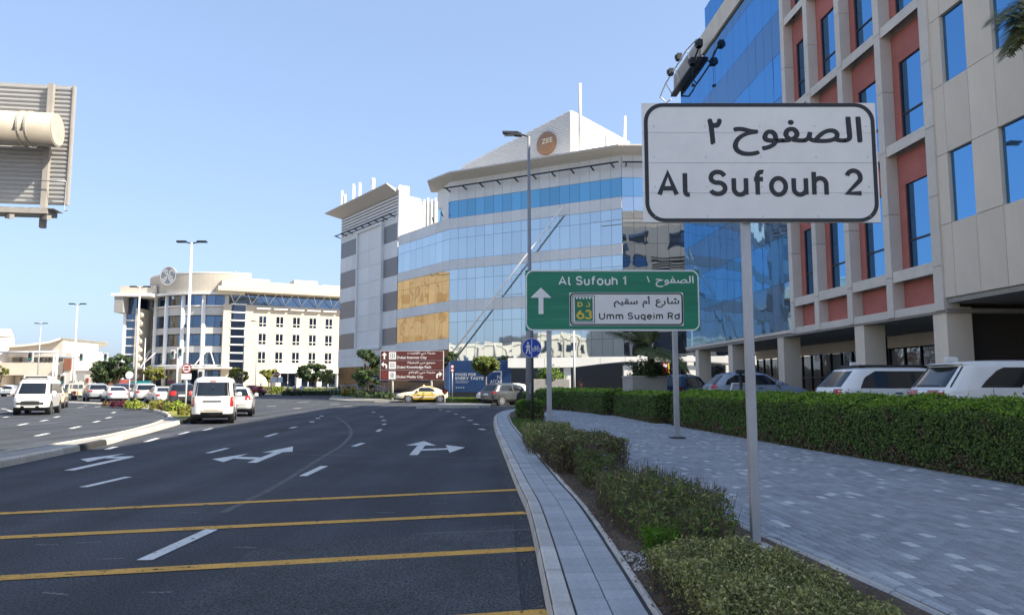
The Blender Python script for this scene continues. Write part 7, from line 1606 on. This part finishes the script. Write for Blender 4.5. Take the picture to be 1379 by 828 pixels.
MB().chbox(-wd, wd, -wd, wd, 0, zt - .1, .01).build('box', m_plant, pt); MB().chbox(-wd - .03, wd + .03, -wd - .03, wd + .03, zt - .1, zt, .02).build('rim', m_plant, pt); MB().box(-wd + .12, wd - .12, -wd + .12, wd - .12, zt - .02, zt + .005).build('soil', m_soil, pt)
palm('bushy palm with drooping fan of fronds growing in the square planter', (pt.location.x + .35, 36.1), .42 + zt, 1.15, 2.5, 44, .16, 3, lo=-30, hi=70, nl=40, leaf_l=.6, leaf_w=.045)
ball('dark trailing shrub filling the top of the palm planter', 873, 500, 35.8, 2.0, .85, [lf_dark, lf_tree, lf_hedge2], .11, 2200, .42 + zt - .05, 'planter_shrub', 'shrub')
q0 = W(716, 520, 58); q1 = W(767, 520, 58); pt2 = thing('low_planter', 'long low beige planter wall behind the street lamp', 'planter', ((q0.x + q1.x) / 2, 58.5, .5)); wd = (q1.x - q0.x) / 2; zt2 = W(740, 510.5, 58).z - .5
MB().chbox(-wd, wd, -.5, .5, -.3, zt2, .02).build('box', m_plant, pt2); MB().box(-wd + .1, wd - .1, -.4, .4, zt2 - .02, zt2 + .01).build('soil', m_soil, pt2)
ball('leafy green shrub growing in the long low planter', 741, 505, 58.5, 2.2, 1.0, [lf_tree, lf_hedge_t, lf_hedge], .14, 1800, .5 + zt2 - .05, 'planter_shrub', 'shrub', None, .5)
ball('thin red leaved plant beside the flagpole', 782, 512, 57, .7, 1.2, [LEAF('red_leaf', (.3, .05, .03)), lf_tree], .12, 160, .6, 'red_plant', 'plant')
po_ = thing('poster', 'red and yellow upright poster panel beside the palm planter', 'poster'); a = W(892, 503, 60); b = W(901.5, 488, 60); MB().box(a.x, b.x, 60, 60.08, a.z, b.z).build('panel', m_signred, po_); MB().box(b.x - .12, b.x - .02, 59.97, 59.995, a.z + .05, b.z - .05).build('stripe', m_signyellow, po_); MB().disc(((a.x + b.x) / 2 - .05, 59.98, b.z - .25), (0, 1, 0), .16, .03, 16).build('roundel', m_signtext, po_); MB().box(a.x + .2, a.x + .28, 60.02, 60.06, .5, a.z).build('post', m_steel, po_)
# palm whose frond tips hang in at the top right
lf_palm2 = LEAF('palm_leaf_near', (0.12, 0.14, 0.05))
palm('tall palm off the right edge with frond tips hanging over the facade', (7.95, 9.1), .12, 6.2, 3.6, 22, .2, 5, lo=-55, hi=50, rz0=.3, nl=64, leaf_l=.62, leaf_w=.036, mats=lf_palm2, skip=(120, 250))
pn = [o for o in bpy.data.objects if o.name.startswith('palm_tree')][-1]; pdat = PALM_PROTOS[-1]
for k, (az, el, sc, dk) in enumerate(((206, -28, .9, 0), (206, -28, .75, 0), (206, -18, .9, 1), (207, -18, .75, 1), (206, -8, .9, 2), (205, -8, .75, 2), (215, -28, .9, 0), (203, -25, .8, 1), (210, -21, .92, 1), (209, -30, .82, 0), (204, -14, .85, 2), (212, -12, .95, 2), (207, -24, .86, 1))):
    o = place('frond', pdat[dk], pn, (0, 0, 6.2)); o.rotation_euler = (random.uniform(-.15, .15), -R(el), R(az)); o.scale = (sc, sc, sc)

# ---- street furniture by the terrace
rl = thing('hand_railing', 'grey ramp railings in front of the glass block entrance', 'railing'); mb = MB()
P0 = [W(u, v, 84) for u, v in ((445, 519), (470, 519), (490, 517), (505, 518), (523, 523))]
for k in range(len(P0) - 1):
    n_ = 5; pr = MB()
    for j in range(n_ + 1): q_ = P0[k].lerp(P0[k + 1], j / n_); pr.tube([(q_.x, q_.y, .6), (q_.x, q_.y, q_.z)], .035, 6)
    pr.tube([P0[k], P0[k + 1]], .045, 6).tube([P0[k] - Vector((0, 0, .45)), P0[k + 1] - Vector((0, 0, .45))], .035, 6); pr.build('rail_section', m_steel, rl)
rl2 = thing('kerb_railing', 'thin railings along the far kerb beside the delivery riders', 'railing'); 
P0 = [W(u, 520.5, 108) for u in (402, 416, 430, 444)]
for k in range(3):
    pr = MB()
    for j in range(8): q_ = P0[k].lerp(P0[k + 1], j / 7); pr.tube([(q_.x, q_.y, .1), (q_.x, q_.y, q_.z)], .03, 5)
    pr.tube([P0[k], P0[k + 1]], .04, 6); pr.build('rail_section', m_steel, rl2)
for u, lab in ((464, 'left yellow flowering pot plant on the terrace railing'), (475, 'right yellow flowering pot plant on the terrace railing')): ball(lab, u, 521, 82, .95, .85, [LEAF('yellow_flower', (.5, .36, .03)), lf_tree_y], .16, 260, .62, 'yellow_plant', 'plant', 'yellow plants on the terrace')
aw = thing('terrace_awning', 'dark blue awning over the terrace beside the railings', 'awning'); a = W(478, 520, 86); b = W(520, 520, 86); MB().prism([Vector((a.x, 86, 1.9)), Vector((b.x, 86, 1.9)), Vector((b.x - .5, 86, 2.5)), Vector(((a.x + b.x) / 2, 86, 2.9)), Vector((a.x + .6, 86, 2.4))], (0, 0, 0), (0, 1.5, 0)).build('canopy', M('awning_navy', (.02, .04, .12), .7), aw)
for x in (a.x + .2, b.x - .2): MB().tube([(x, 86.2, .6), (x, 86.2, 2.0)], .05, 6).build('post', m_steel, aw)
# cycle stand and bicycle beyond the hedge
cs = thing('barrier_stand', 'white A frame stand beside a dark post in front of the pale blue hatchback', 'stand', (W(995, 520, 29).x, 29, .42)); MB().tube([(-.55, 0, 0), (-.25, 0, 1.25), (.35, 0, 1.25), (.6, 0, 0)], .045, 8).build('frame', m_whitemetal, cs); MB().tube([(.05, -.1, 0), (.05, -.1, 1.75)], .06, 8).chbox(-.12, .22, -.2, 0, 1.62, 1.78, .03).build('post', m_dark, cs)
by = thing('bicycle', 'pale bicycle leaning just right of the tall sign post beyond the hedge', 'bicycle', (W(1034, 520, 36).x, 36, .75), R(20))
for x in (-.52, .52):
    mb = MB(); mb.tube([(x + .33 * math.cos(k * PI / 10), 0, .34 + .33 * math.sin(k * PI / 10)) for k in range(21)], .022, 5, cap=False); mb.build('wheel', m_tyre, by)
MB().tube([(-.52, 0, .34), (-.15, 0, .75), (.4, 0, .8), (.52, 0, .34)], .022, 6).tube([(-.52, 0, .34), (0, 0, .34), (.4, 0, .8)], .022, 6).tube([(0, 0, .34), (-.2, 0, .88)], .022, 6).build('frame', p_white, by); MB().chbox(-.32, -.08, -.07, .07, .88, .94, .02).build('saddle', m_trim, by); MB().tube([(.4, -.27, 1.0), (.4, 0, .98), (.4, .27, 1.0)], .02, 6).tube([(.4, 0, .78), (.4, 0, .98)], .02, 6).build('handlebar', m_trim, by)
